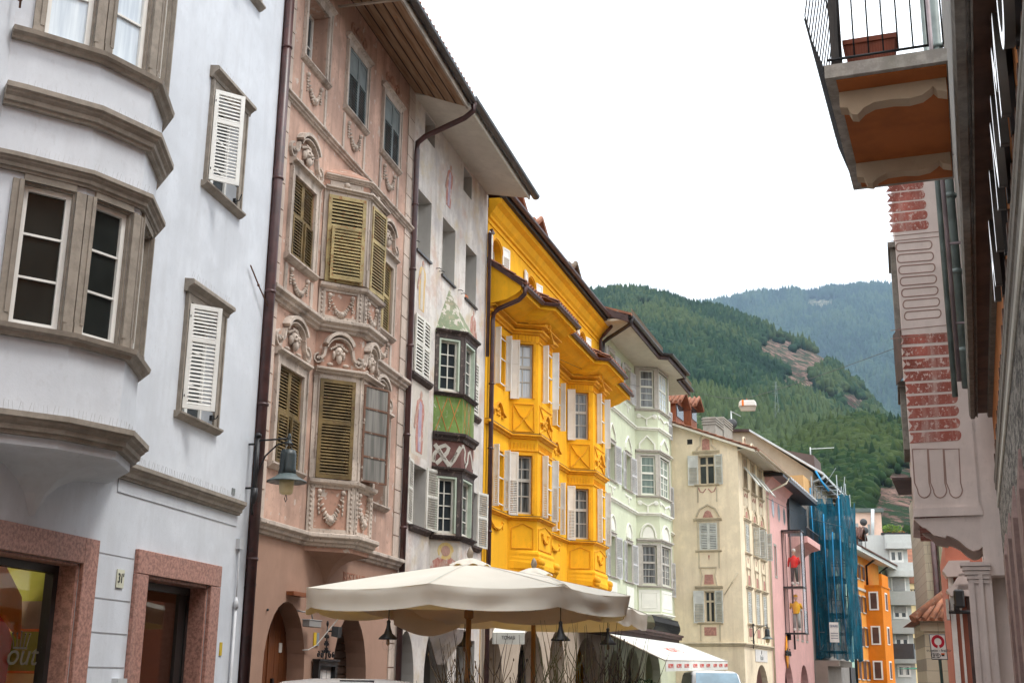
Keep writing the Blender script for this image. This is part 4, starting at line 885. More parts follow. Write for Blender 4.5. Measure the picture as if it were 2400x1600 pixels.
# eaves
mSofC = plaster('pale plaster soffit', (.62, .58, .51), (.42, .38, .33), .3, .06, bump=.1)
m = MB(); m.hexa([(-.08, 0, 13.45), (5.62, 0, 13.45), (5.42, 1.16, 13.16), (-.08, 1.16, 13.16)], [(-.08, 0, 13.55), (5.62, 0, 13.55), (5.42, 1.16, 13.26), (-.08, 1.16, 13.26)]); m.build('soffit', mSofC, hC)
m = MB(); m.hexa([(-.08, 1.13, 13.12), (5.42, 1.13, 13.12), (5.42, 1.17, 13.12), (-.08, 1.17, 13.12)], [(-.08, 1.13, 13.3), (5.42, 1.13, 13.3), (5.42, 1.17, 13.3), (-.08, 1.17, 13.3)]); m.build('fascia', paint('off-white fascia', (.66, .64, .57), .6), hC)
m = MB(); gutter(m, [(-.06, 1.17), (5.62, 1.17)], 13.28, .1); m.build('gutter', M_DKMETAL, hC)
m = MB(); tile_roof(m, -.08, 5.5, 1.25, 13.26, -4.5, 15.6, .21); m.hexa([(-.08, -4.5, 15.6), (5.5, -4.5, 15.6), (5.5, -9.5, 13.5), (-.08, -9.5, 13.5)], [(-.08, -4.5, 15.7), (5.5, -4.5, 15.7), (5.5, -9.5, 13.6), (-.08, -9.5, 13.6)]); m.build('roof', tiles('clay roof c'), hC)
pipe(hC, [(5.9, .04, 12.6), (5.9, .09, 12.5), (5.62, .09, 12.4), (5.6, .09, 9.2)], .045, clamps=[])
# shopfront sign and lamp band in the arcade
FT = fr(26.5, 1192, 97); e_ = FT.px(*r3(835, 940)); sg = plate('shop_awning_sign', FT, e_[0], e_[1], .68, .22, paint('off-white canvas', (.66, .66, .6), .8), 'small off-white canvas awning lettered TOMASI over a shop doorway under the parasols', 'awning', n=.0)
put_text('TOMASI', .10, M_IRON, sg, None, .0, .012, .02, sx=.8)
m = MB(); m.hexa([(-.34, 0, .11), (.34, 0, .11), (.34, -.6, .3), (-.34, -.6, .3)], [(-.34, .01, .12), (.34, .01, .12), (.34, -.6, .31), (-.34, -.6, .31)]); m.build('canopy', bpy.data.materials['off-white canvas'], sg)
# ================================================================ yellow house with two bays
mD = plaster('golden yellow render', (.92, .465, .022), (.56, .29, .03), .34, .08, bump=.3)
mDo = paint('ochre moulding', (.84, .395, .012), .8, .12)
mSash = paint('greyish white sash', (.60, .58, .52), .5, .1)
mBrick = tiles('clay roof d', (.30, .125, .07), (.17, .08, .055))
hD = at_frame('townhouse', D, 'golden yellow house with two projecting bays and white shutters', 'house')
SD = 12.75
def uwin(c, z0=11.6, z1=12.5, w_=.8): return (c - w_ / 2, c + w_ / 2, z0, z1, z1 - .3)
ups = [uwin(c) for c in (.75, 3.9, 6.9, 9.8)]
lo_w = [(.62, 1.42, 5.68, 7.12), (6.05, 6.85, 5.68, 7.12), (11.1, 11.9, 5.68, 7.12)]; up_w = [(.62, 1.42, 8.72, 10.1), (6.05, 6.85, 8.72, 10.1), (11.1, 11.9, 8.72, 10.1)]
arcs = [(.3, 1.7, 0, 2.6, 1.6), (3.0, 5.4, 0, 2.9, 1.7), (6.0, 7.6, 0, 2.95, 2.0), (8.9, 11.9, 0, 2.9, 1.7)]
m = MB(); m.wall(0, SD, 3.05, 13.15, 0, ups + lo_w + up_w, .34)
m.poly([(0, 0, 0), (0, 0, 13.15), (0, -9, 13.15), (0, -9, 0)]); m.poly([(SD, 0, 0), (SD, 0, 13.15), (SD, -9, 13.15), (SD, -9, 0)]); m.poly([(0, -9, 0), (SD, -9, 0), (SD, -9, 13.15), (0, -9, 13.15)])
m.build('wall', mD, hD)
m = MB(); m.wall(0, SD, 0, 3.05, 0, arcs, .5); m.build('ground_floor_wall', plaster('beige ground floor render', (.44, .36, .28), (.28, .22, .17), .4, .1, bump=.25), hD)
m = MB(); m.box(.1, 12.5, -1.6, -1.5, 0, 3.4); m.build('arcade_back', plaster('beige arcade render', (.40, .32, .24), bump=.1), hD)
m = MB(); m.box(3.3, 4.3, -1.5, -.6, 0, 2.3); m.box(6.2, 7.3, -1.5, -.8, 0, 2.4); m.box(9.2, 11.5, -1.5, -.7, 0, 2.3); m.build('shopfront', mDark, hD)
for h in ups:
    c_ = (h[0] + h[1]) / 2
    window(hD, FLAT, h[0], h[1], h[2], h[3], b=-.2, fm=mSash, cols=1, rows=2)
    for s_, hh in ((1, h[0] - .02), (-1, h[1] + .02)): leaf(FLAT, hh, .03, 174 if s_ > 0 else 168, .38, h[2] - .02, h[3], [(0, .75, 'l'), (.75, 1, 'p')], st=.05, slat=.06, side=s_).build('shutter', mWhite, hD)
    m = MB(); flatband(m, arc_pts(c_, h[3] - .3, .46, .36, 180, 0, 10), .06, 0, .03); m.build('arch_moulding', mDo, hD)
def hood(m, c, z, w_, h, b=0.):
    """cusped little gable with relief below"""
    flatband(m, [(c - w_ / 2, z), (c - w_ * .28, z + h * .15), (c - w_ * .14, z + h * .5), (c, z + h * .62), (c + w_ * .14, z + h * .5), (c + w_ * .28, z + h * .15), (c + w_ / 2, z)], .07, b, b + .08)
    for k in range(7): m.ball((c + random.uniform(-.12, .12), b + .01, z + random.uniform(-.2, .25) * h), (.05, .04, .05), 6, 4)
    flatband(m, spiral(c - w_ * .3, z - h * .1, .07, 90, 1.1, 10, 1), .03, b, b + .04); flatband(m, spiral(c + w_ * .3, z - h * .1, .07, 90, 1.1, 10, -1), .03, b, b + .04)
for ws, zo in ((lo_w, 0), (up_w, 0)):
    for (a0, a1, z0, z1) in ws:
        m = MB(); e = .07
        m.box(a0 - e, a0, 0, .03, z0, z1 + e); m.box(a1, a1 + e, 0, .03, z0, z1 + e); m.box(a0, a1, 0, .03, z1, z1 + e); m.build('window_surround', mDo, hD)
        window(hD, FLAT, a0, a1, z0, z1, b=-.2, fm=mSash, gm=M_GLASS2, cols=2, rows=[2, 2], mull=False, transom=.6)
        if ws is up_w:
            m = MB(); hood(m, (a0 + a1) / 2, 8.05, 1.1, .45); m.build('stucco_crest', mDo, hD)
        else:
            m = MB(); swag(m, a0 - .1, a1 + .1, 5.35, .25); m.build('stucco_garland', mDo, hD)
        for s_, hh in ((1, a0 - .03), (-1, a1 + .03)):
            leaf(FLAT, hh, .06, 93, .15, z0 - .02, z1 + .05, [(0, .5, 'l' if ws is lo_w else 'p'), (.5, 1, 'p')], st=.04, side=s_).build('shutter', mWhite, hD)
        m = MB()
        for z in (z0 + .1, z0 + .75, z1 - .1): m.box(a1 - .3, a1 + .06, .02, .04, z, z + .03); m.box(a1 + .03, a1 + .06, .0, .12, z, z + .03)
        m.build('shutter_stay', mWhite, hD)
for z, d in ((5.52, .09), (7.60, .10)):
    pass
BD = [[(2.0, 0), (2.38, .66), (3.80, .66), (4.15, 0)], [(7.88, 0), (8.24, .72), (9.86, .72), (10.2, 0)]]
strp = lambda a0, a1: [(a0, 0)] + BD[0] + BD[1] + [(a1, 0)]
for z, h, d in ((7.58, .12, .12), (5.50, .09, .10), (10.36, .12, .14), (10.52, .08, .22)):
    m = MB(); m.sweep(strp(.02, SD - .02), [(0, 0), (d * .4, h * .1), (d * .5, h * .45), (d, h * .6), (d, h), (0, h * 1.1)], z=z); m.build('string_course', mDo, hD)
m = MB(); m.sweep(strp(.02, SD - .02), [(0, 0), (.125, 0), (.125, .012), (0, .012)], z=7.703); m.sweep(strp(.02, SD - .02), [(0, 0), (.105, 0), (.105, .012), (0, .012)], z=5.593); m.build('lead_flashing', M_BROWNMETAL, hD)
for bi, bp_ in enumerate(BD):
    FD_ = [face_x(bp_[i], bp_[i + 1]) for i in range(3)]
    bay = MB()
    for i, X in enumerate(FD_):
        bb = MB(X); L_ = X.L; hs = []
        o0, o1 = (.12, L_ - .14) if i != 1 else (L_ * .26, L_ * .74)
        bb.wall(0, L_, 4.75, 10.4, 0, [(o0, o1, 5.66, 7.16), (o0, o1, 8.66, 10.12)], .2)
        off = len(bay.v); bay.v += bb.v; bay.f += [tuple(k + off for k in f) for f in bb.f]; bay.mi += bb.mi; bay.sm += bb.sm
    def rg(d, z):
        c_ = (bp_[0][0] + bp_[3][0]) / 2
        return [(bp_[0][0], 0, z), (bp_[1][0] - d * .5, bp_[1][1] + d, z), (bp_[2][0] + d * .5, bp_[2][1] + d, z), (bp_[3][0], 0, z)]
    bay.loft([rg(0, 4.75), rg(.04, 4.72), rg(.06, 4.66), rg(.05, 4.6), rg(.07, 4.5), rg(.10, 4.4), rg(.10, 4.3), rg(.02, 4.24), rg(.05, 4.2), rg(.05, 4.12), rg(-.2, 4.02), rg(-.6, 3.85)], 0, True, False, closed=False)
    bo = bay.build('bay_window', mD, hD)
    m = MB()   # corner consoles
    for px_, py_ in (bp_[1], bp_[2]):
        for k in range(6):
            t = k / 5.; m.ball((px_, py_ + .10 - .45 * t * t, 4.45 - .5 * t), (.13 - .03 * t, .12 - .02 * t, .12), 10, 6)
        m.lathe((px_, py_ - .35, 3.7), [(.02, 0), (.07, .06), (.03, .12), (.08, .2)], 8)
    m.build('console', mDo, bo)
    for i, X in enumerate(FD_):
        L_ = X.L; o0, o1 = (.12, L_ - .14) if i != 1 else (L_ * .26, L_ * .74)
        m = MB(X)
        for z0, z1 in ((4.80, 5.42), (7.78, 8.5)):
            a, b_ = .1, L_ - .1
            flatband(m, [(a, z0), (b_, z0), (b_, z1 - (.12 if z0 < 5 else 0)), ((a + b_) / 2, z1), (a, z1 - (.12 if z0 < 5 else 0)), (a, z0)], .03, 0, .022)
            if z0 > 6:
                flatband(m, [(a, z1), (L_ * .38, (z0 + z1) / 2 + .05), (L_ / 2, (z0 + z1) / 2 - .02), (L_ * .62, z0 + .2), (b_, z0)], .035, 0, .03)
                flatband(m, [(b_, z1), (L_ * .62, (z0 + z1) / 2 + .05), (L_ / 2, (z0 + z1) / 2 - .02), (L_ * .38, z0 + .2), (a, z0)], .035, .001, .032)
        for z in (7.32, 10.2):
            for k in range(int(L_ / .09)): m.box(.04 + k * .09, .055 + k * .09, 0, .018, z, z + .16)
            m.box(0, L_, 0, .03, z - .05, z - .01)
        for z0, z1 in ((5.66, 7.16), (8.66, 10.12)):
            m.box(o0 - .06, o0, 0, .03, z0, z1 + .06); m.box(o1, o1 + .06, 0, .03, z0, z1 + .06); m.box(o0, o1, 0, .03, z1, z1 + .06)
        if i == 1: hood(m, L_ / 2, 8.05, L_ * .7, .5); swag(m, L_ * .3, L_ * .7, 5.2, .25)
        m.build('stucco_panel', mDo, bo)
        for z0, z1 in ((5.66, 7.16), (8.66, 10.12)):
            window(bo, X, o0, o1, z0, z1, b=-.12, fm=mSash, gm=M_GLASS2 if z0 < 7 else M_GLASS3 if bi == 0 else M_GLASS2, cols=2, rows=[2, 2], mull=False, transom=.58, fw=.05)
            pn = [(0, .55, 'l'), (.55, 1, 'p')] if (z0 < 7) else [(0, .6, 'p'), (.6, 1, 'p')]
            if i == 0:
                leaf(X, o0 - .12, .06, 6, .24, z0 - .05, z1 + .06, pn, st=.035).build('shutter', mWhite, bo)
            if i == 1:
                leaf(X, o0, .04, 95, .15, z0 - .05, z1 + .06, pn, st=.035).build('shutter', mWhite, bo)
                leaf(X, o1 + .05, .08, 98, .18, z0 - .05, z1 + .06, pn, st=.035, side=-1).build('shutter', mWhite, bo)
                m = MB(X)
                for z in (z0 + .1, z0 + .75, z1 - .1): m.box(o1 - .28, o1 + .06, .05, .07, z, z + .03); m.box(o1 + .03, o1 + .06, .0, .1, z, z + .03)
                m.build('shutter_stay', mWhite, bo)
# broken scroll pediment at the top corner of each bay, and the coved eaves
for bp_ in BD:
    X = face_x(bp_[1], bp_[2]); m = MB(X); L_ = X.L
    flatband(m, [(-.05, 10.62), (.15, 10.66), (.3, 10.74), (.45, 10.66), (.6, 10.5), (.8, 10.36), (1.0, 10.4)], .09, .0, .2); flatband(m, spiral(.3, 10.62, .1, 0, 1.2, 12, 1), .05, .1, .24); m.build('scroll_pediment', mDo, hD)
EP = [(0.02, .88), (1.62, .92), (1.85, 1.26), (4.0, 1.26), (4.25, .95), (7.5, .95), (7.72, 1.3), (10.1, 1.3), (10.35, .95), (SD, .95)]
m = MB(); WL = [(s, 0 if not (1.7 < s < 4.2 or 7.6 < s < 10.3) else .5) for s, n in EP]
m.loft([[(s, n, 10.6) for s, n in WL], [(s, n + (e[1] - n) * .3, 10.64) for (s, n), e in zip(WL, EP)], [(s, n + (e[1] - n) * .6, 10.74) for (s, n), e in zip(WL, EP)], [(s, n + (e[1] - n) * .82, 10.86) for (s, n), e in zip(WL, EP)], [(e[0], e[1] - .06, 10.9) for e in EP], [(e[0], e[1] - .06, 10.86) for e in EP], [(e[0], e[1], 10.86) for e in EP], [(e[0], e[1], 11.0) for e in EP]], 0, False, False, closed=False)
m.poly([(0.02, 0, 10.6), (.02, .5, 10.68), (.02, .75, 10.8), (.02, .88, 10.9), (.02, .88, 11.0), (.02, 0, 11.72)])
m.build('coved_eaves', mD, hD)
m = MB(); gutter(m, EP, 11.02, .075); m.build('gutter', M_BROWNMETAL, hD)
m = MB()
for i in range(len(EP) - 1):
    (s0, n0), (s1, n1) = EP[i], EP[i + 1]
    if s1 - s0 > 1: tile_roof(m, s0, s1, (n0 + n1) / 2 + .06, 11.05, .0, 11.75, .2)
m.build('canopy_roof', mBrick, hD)
m = MB(); m.hexa([(-.02, .0, 11.66), (-.02, .93, 10.96), (-.02, .93, 11.08), (-.02, .0, 11.82)], [(.06, .0, 11.66), (.06, .93, 10.96), (.06, .93, 11.08), (.06, .0, 11.82)]); m.build('verge_board', M_BROWNMETAL, hD)
pipe(hD, [(.08, .98, 10.98), (.08, .96, 10.8), (.10, .8, 10.66), (.18, .25, 10.5), (.2, .12, 10.4), (.2, .1, 10.2), (.2, .1, 0)], .06, clamps=[(5, 8.6), (5, 7), (5, 5)])
# upper cornice, gutter and main roof
m = MB(); m.sweep([(0, 0), (12.3, 0)], [(0, 0), (.05, .02), (.06, .08), (.12, .14), (.2, .3), (.32, .38), (.34, .44), (.36, .5), (0, .52)], z=12.88); m.sweep([(0, 0), (12.3, 0)], [(0, 0), (.03, 0), (.03, .05), (0, .05)], z=12.74); m.build('cornice', mD, hD)
m = MB(); m.hexa([(0, .3, 13.36), (12.3, .3, 13.36), (12.3, .3, 13.5), (0, .3, 13.5)], [(0, .46, 13.36), (12.3, .46, 13.36), (12.3, .46, 13.5), (0, .46, 13.5)]); m.build('fascia', wood('tarred rafter ends', (.05, .035, .028), (.02, .015, .012), (8, 1, 1)), hD)
m = MB(); gutter(m, [(-.0, .45), (12.1, .45)], 13.52, .085); m.build('gutter', M_BROWNMETAL, hD)
m = MB(); tile_roof(m, 0, 12.3, .5, 13.5, -4.5, 15.3, .22); m.hexa([(0, -4.5, 15.3), (12.3, -4.5, 15.3), (12.3, -9.5, 13.3), (0, -9.5, 13.3)], [(0, -4.5, 15.4), (12.3, -4.5, 15.4), (12.3, -9.5, 13.4), (0, -9.5, 13.4)]); m.build('roof', mBrick, hD)
pipe(hD, [(12.0, .5, 13.48), (12.0, .48, 13.3), (12.0, .2, 13.0), (12.0, .1, 12.85), (12.0, .09, 11.7)], .06)
def dormer(root, s, n, z, w_, h, mt, rt, glass_on=True):
    m = MB(); m.box(s - w_ / 2, s + w_ / 2, n - 1.6, n, z - .6, z + h); m.hexa([(s - w_ / 2, n, z + h), (s + w_ / 2, n, z + h), (s + w_ / 2, n - 1.6, z + h), (s - w_ / 2, n - 1.6, z + h)], [(s - .02, n, z + h + w_ * .32), (s + .02, n, z + h + w_ * .32), (s + .02, n - 1.6, z + h + w_ * .32), (s - .02, n - 1.6, z + h + w_ * .32)])
    d = m.build('dormer', mt, root)
    m = MB()
    for sg_ in (-1, 1):
        m.hexa([(s, n + .35, z + h + w_ * .36), (s + sg_ * (w_ / 2 + .22), n + .35, z + h - .12), (s + sg_ * (w_ / 2 + .22), n - 1.6, z + h - .12), (s, n - 1.6, z + h + w_ * .36)], [(s, n + .35, z + h + w_ * .36 + .07), (s + sg_ * (w_ / 2 + .22), n + .35, z + h - .05), (s + sg_ * (w_ / 2 + .22), n - 1.6, z + h - .05), (s, n - 1.6, z + h + w_ * .36 + .07)])
        for k in range(8):
            nn = n + .3 - k * .24; m.tube([(s, nn, z + h + w_ * .36 + .09), (s + sg_ * (w_ / 2 + .25), nn, z + h - .03)], .07, 6)
    m.build('roof', rt, d)
    m = MB(); m.box(s - w_ / 2 + .12, s + w_ / 2 - .12, n, n + .03, z + .05, z + h - .05); m.build('window', M_GLASS, d)
    return d
mDw = wood('red-brown dormer wood', (.25, .07, .02), (.12, .03, .01), (2, 2, .3))
dormer(hD, 4.9, -1.0, 14.75, 1.1, .45, mDw, mBrick); dormer(hD, 7.3, -1.0, 14.7, 1.1, .45, mDw, mBrick); dormer(hD, 12.1, -1.1, 14.7, 1.3, .5, mDark, tiles('mossy roof', (.16, .10, .07), (.08, .07, .05)))
# ================================================================ pale green house
mE = plaster('pale sage render', (.60, .64, .475), (.42, .43, .32), .15, .05, bump=.1)
mEw = paint('chalk white stucco', (.76, .76, .68), .85, .05)
mEs = paint('pale grey shutters', (.60, .60, .60), .6, .12)
mEf = stone('light grey stone frame', (.50, .47, .42), .15, 9, .15, .75)
mSofE = plaster('cream soffit', (.62, .58, .48), (.4, .37, .3), .15, .05, bump=.06)
mBrn = paint('dark brown eaves board', (.07, .035, .03), .6, .3)
hE = at_frame('townhouse', E, 'pale green house with white stucco arches, triangular hoods and a glazed bay', 'house')
SE = 12.2; ZE = 13.45
ew = [(a, a + .78, z0, z1) for a in (.78, 3.32, 8.4, 10.6) for z0, z1 in ((5.02, 6.4), (8.32, 9.62), (11.72, 12.9))]
m = MB(); m.wall(-.75, SE, 0, ZE, 0, ew + [(.5, 2.3, 0, 2.6, 1.7), (3.0, 5.2, 0, 2.75, 1.8), (6.2, 9.0, 0, 2.8, 1.8)], .32)
m.poly([(SE, 0, 0), (SE, 0, ZE), (SE, -9, ZE), (SE, -9, 0)]); m.poly([(-.75, 0, 11), (-.75, 0, ZE), (-.75, -9, ZE), (-.75, -9, 11)]); m.poly([(-.75, -9, 0), (SE, -9, 0), (SE, -9, ZE), (-.75, -9, ZE)])
m.build('wall', mE, hE)
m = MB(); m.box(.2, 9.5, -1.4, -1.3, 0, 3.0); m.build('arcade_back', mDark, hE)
for (a0, a1, z0, z1) in ew:
    surround(hE, FLAT, a0, a1, z0, z1, .07, mEf, pr=.03, head=(.04, .07, .07), sill=(.08, .06, .08))
    window(hE, FLAT, a0, a1, z0, z1, b=-.2, fm=mEf, cols=1, rows=3)
    for s_, hh in ((1, a0 - .03), (-1, a1 + .03)): leaf(FLAT, hh, .03, 174 if s_ > 0 else 172, .62, z0 - .02, z1 + .02, [(0, .5, 'l'), (.5, 1, 'l')], st=.05, slat=.06, side=s_).build('shutter', mEs, hE)
    m = MB(); c_ = (a0 + a1) / 2; zt = z1 + .2
    if z0 < 6:
        m.prism(arc_pts(c_, zt, .33, .42, 180, 0, 12), 0, .02); flatband(m, arc_pts(c_, zt, .42, .52, 180, 0, 12), .06, 0, .05)
    elif z0 < 9: flatband(m, [(c_ - .5, zt + .0), (c_ - .44, zt + .2), (c_, zt + .52), (c_ + .44, zt + .2), (c_ + .5, zt)], .07, 0, .05)
    for k in (-1, 1):
        if z0 > 6 : flatband(m, [(c_ + k * .42, z0 - .18), (c_ + k * .25, z0 - .25), (c_ + k * .1, z0 - .2), (c_, z0 - .5)], .05, 0, .03); m.ball((c_ + k * .42, 0, z0 - .22), (.09, .03, .07), 8, 5)
    m.build('stucco_hood', mEw, hE)
bE = [(5.0, 0), (5.42, .80), (6.95, .92), (7.4, 0)]; FE = [face_x(bE[i], bE[i + 1]) for i in range(3)]
bay = MB()
for i, X in enumerate(FE):
    bb = MB(X); L_ = X.L; o0, o1 = (.2, L_ - .14) if i != 1 else (.14, L_ - .14)
    bb.wall(0, L_, 3.9, 13.45, 0, [(o0, o1, 5.06, 6.56), (o0, o1, 8.38, 9.92), (o0, o1, 11.72, 13.28)], .16)
    off = len(bay.v); bay.v += bb.v; bay.f += [tuple(k + off for k in f) for f in bb.f]; bay.mi += bb.mi; bay.sm += bb.sm
bay.loft([[(s, n, 3.9) for s, n in bE], [(5.2, 0, 3.7), (5.5, .65, 3.72), (6.8, .75, 3.72), (7.2, 0, 3.7)], [(6, 0, 3.3), (6.1, .1, 3.3), (6.3, .1, 3.3), (6.4, 0, 3.3)]], 0, True, False, closed=False)
bo = bay.build('bay_window', mE, hE)
for z, h, d in ((3.9, .1, .1), (4.94, .08, .09), (6.6, .12, .11), (8.26, .08, .09), (9.96, .12, .11), (11.58, .1, .1), (13.3, .12, .1)):
    m = MB(); m.sweep(bE, [(0, 0), (d * .4, h * .1), (d * .5, h * .5), (d, h * .6), (d, h), (0, h * 1.1)], z=z); m.build('cornice', mEf if h != .1 or z > 5 else mEw, bo)
for z in (7.58, 10.83):
    m = MB(); m.sweep([(-.7, 0)] + bE + [(SE, 0)], [(0, 0), (.04, .01), (.05, .05), (.1, .07), (.1, .12), (0, .13)], z=z); m.build('string_course', mEw, hE)
for i, X in enumerate(FE):
    L_ = X.L; o0, o1 = (.2, L_ - .14) if i != 1 else (.14, L_ - .14); c_ = L_ / 2
    for q_, (z0, z1) in enumerate(((5.06, 6.56), (8.38, 9.92), (11.72, 13.28))):
        m = MB(X); m.box(0, o0, 0, .03, z0 - .02, z1); m.box(o1, L_, 0, .03, z0 - .02, z1); m.box(o0, o1, 0, .03, z1 - .07, z1); m.build('window_surround', mEf, bo)
        window(bo, X, o0 + .01, o1 - .01, z0, z1 - .08, b=-.04, fm=mEf if q_ == 0 else mEw, gm=[M_GLASS2, glass('green streaked glass', (.10, .15, .12), .05, streak=(.2, .26, .22)), M_GLASS2 if i != 1 else M_GLASS3][q_], cols=2 if i else 1, rows=[3, 2], mull=(i == 1), transom=.56, fw=.045, bar=.025)  # middle storey panes carry green streaks in their base colour
    m = MB(X)
    m.box(.05, L_ - .05, 0, .015, 4.08, 4.86); flatband(m, [(.16, 4.2), (L_ - .16, 4.2), (L_ - .16, 4.76), (.16, 4.76), (.16, 4.2)], .02, .015, .028)
    w2 = L_ * .33
    m.prism(arc_pts(c_, 6.75, w2 * .78, .42, 180, 0, 12), 0, .02); flatband(m, arc_pts(c_, 6.75, w2, .53, 180, 0, 12), .08, 0, .05)
    flatband(m, [(c_ - w2, 10.1), (c_ - w2, 10.3), (c_, 10.62), (c_ + w2, 10.3), (c_ + w2, 10.1)], .08, 0, .05)
    for zz in (8.1, 11.42):
        flatband(m, [(.1, zz), (L_ * .3, zz - .05), (c_, zz - .15), (L_ * .7, zz - .05), (L_ - .1, zz)], .06, 0, .04); flatband(m, [(c_, zz - .12), (c_, zz - .4)], .07, 0, .03)
        m.ball((.14, .01, zz - .04), (.11, .03, .1), 8, 5); m.ball((L_ - .14, .01, zz - .04), (.11, .03, .1), 8, 5)
    m.build('stucco_hood', mEw, bo)
m = MB()
for a in (.6, 3.2, 8.2, 10.4): m.box(a, a + 1.15, 0, .02, 4.0, 4.86)
m.box(1.85, 3.1, 0, .018, 7.72, 7.74); m.build('white_panel', mEw, hE)
# eaves stepping out round the bay
EE = [(-1.3, 1.18), (4.0, 1.18), (4.2, 1.5), (7.4, 1.55), (7.6, 1.2), (10.4, 1.2)]
m = MB(); m.slab([(-1.3, 0)] + EE + [(10.4, 0)], 13.34, 13.42); m.build('soffit', mSofE, hE)
m = MB(); m.sweep(EE, [(-.04, -.12), (.02, -.12), (.02, .12), (-.04, .12)], z=13.4); m.hexa([(-1.34, 0, 13.7), (-1.34, 1.2, 13.26), (-1.34, 1.2, 13.48), (-1.34, 0, 14.0)], [(-1.28, 0, 13.7), (-1.28, 1.2, 13.26), (-1.28, 1.2, 13.48), (-1.28, 0, 14.0)]); m.build('fascia', mBrn, hE)
m = MB(); gutter(m, [(s, n + .02) for s, n in EE], 13.5, .085); m.build('gutter', M_DKMETAL, hE)
m = MB(); m.hexa([(-1.3, 1.3, 13.5), (10.4, 1.3, 13.5), (9.8, -4, 15.2), (-1.3, -4, 15.2)], [(-1.3, 1.3, 13.58), (10.4, 1.3, 13.58), (9.8, -4, 15.3), (-1.3, -4, 15.3)]); m.hexa([(-1.3, -4, 15.2), (9.8, -4, 15.2), (10.4, -9.5, 13.4), (-1.3, -9.5, 13.4)], [(-1.3, -4, 15.3), (9.8, -4, 15.3), (10.4, -9.5, 13.5), (-1.3, -9.5, 13.5)]); m.build('roof', mBrick, hE)
m = MB()
for k in range(36): s = -1.1 + k * .15; m.tube([(s, 1.28, 13.58), (s, 1.28, 13.78)], .01, 4)
m.tube([(-1.1, 1.28, 13.76), (4.2, 1.28, 13.76)], .012, 4); m.tube([(-1.1, 1.28, 13.68), (4.2, 1.28, 13.68)], .01, 4)
for k in range(14): s = 7.8 + k * .18; m.tube([(s, 1.3, 13.58), (s, 1.3, 13.78)], .01, 4)
m.tube([(7.8, 1.3, 13.76), (10.2, 1.3, 13.76)], .012, 4); m.build('snow_guard', paint('rusty guard rail', (.20, .14, .11), .6, metal=.3), hE)
pipe(hE, [(-1.1, 1.3, 13.5), (-1.1, 1.25, 13.25), (-.5, .3, 12.95), (-.42, .12, 12.85), (-.4, .1, 12.6), (-.4, .1, 11.6)], .07, mat=M_DKMETAL)
# iron balcony low on this house
m = MB(); m.box(-3.5, 8.3, .02, .9, 3.02, 3.14); m.box(-3.55, 8.35, .02, 1.0, 3.14, 3.24); m.box(-3.55, 8.4, .02, 1.06, 3.24, 3.32); bb_ = m.build('balcony', mBrn, hE)
m = MB()
for k in range(24):
    s = 3.4 + k * .2; m.tube([(s, .9, 3.32), (s + .07, .98, 3.5), (s - .02, .98, 3.65), (s, .9, 3.84)], .02, 4)
m.tube([(3.3, .9, 3.84), (8.1, .9, 3.84)], .02, 5); m.build('railing', M_IRON, bb_)
# ================================================================ cream corner house
mF = plaster('cream render', (.84, .72, .53), (.60, .48, .34), .45, .08, (.78, .72, .58), -.08, bump=.15)
mFt = plaster('worn stucco frame', (.58, .50, .37), (.32, .27, .2), .5, .1, bump=.3)
mFp = stone('faded pink stucco panel', (.52, .27, .22), .3, 12, .3, .9)
mFs = paint('grey-white shutters', (.58, .59, .55), .6, .12)
hF = at_frame('townhouse', F, 'cream corner house with pink stucco panels and grey-white shutters', 'house')
S = Frame(E.w(12.2)[:2], F.a + math.pi / 2 - math.pi); S = Frame(F.w(0)[:2], F.a + math.pi / 2); 
# side wall seen nearly face-on: local x runs from the green house out to the corner
XS = lambda a, b, z: (-b, a - 2.9, z)
ZF = 11.35
sw_ = [(1.2, 1.88, 9.74, 10.98), (1.18, 1.9, 6.95, 8.08), (1.3, 1.72, 3.98, 5.26)]
m = MB(XS); m.wall(0, 2.9, 0, ZF, 0, sw_, .2)
m.poly([(0, 0, ZF), (2.9, 0, ZF), (0, 0, ZF + 1.15)]); m.wall(-6, 0, 11, ZF, 0, [], .2) if 0 else None
o_side = m.build('side_wall', mF, hF)
fw_ = [(c - .36, c + .36, z0, z1) for c in (1.35, 3.05, 4.62) for z0, z1 in ((3.98, 5.3), (6.92, 8.15), (9.66, 11.0))]
m = MB(); m.wall(0, 6.0, 0, ZF, 0, fw_ + [(2.0, 4.85, 0, 2.35, .95)], .25)
m.poly([(6, 0, 0), (6, 0, ZF), (6, -9, ZF), (6, -9, 0)]); m.poly([(0, -2.9, 0), (0, -2.9, ZF), (0, -9, ZF), (0, -9, 0)])
m.build('wall', mF, hF)
m = MB(); m.box(1.6, 5.2, -1.2, -1.1, 0, 2.5); m.build('doorway_back', paint('grey arcade shade', (.25, .25, .24), .9), hF)
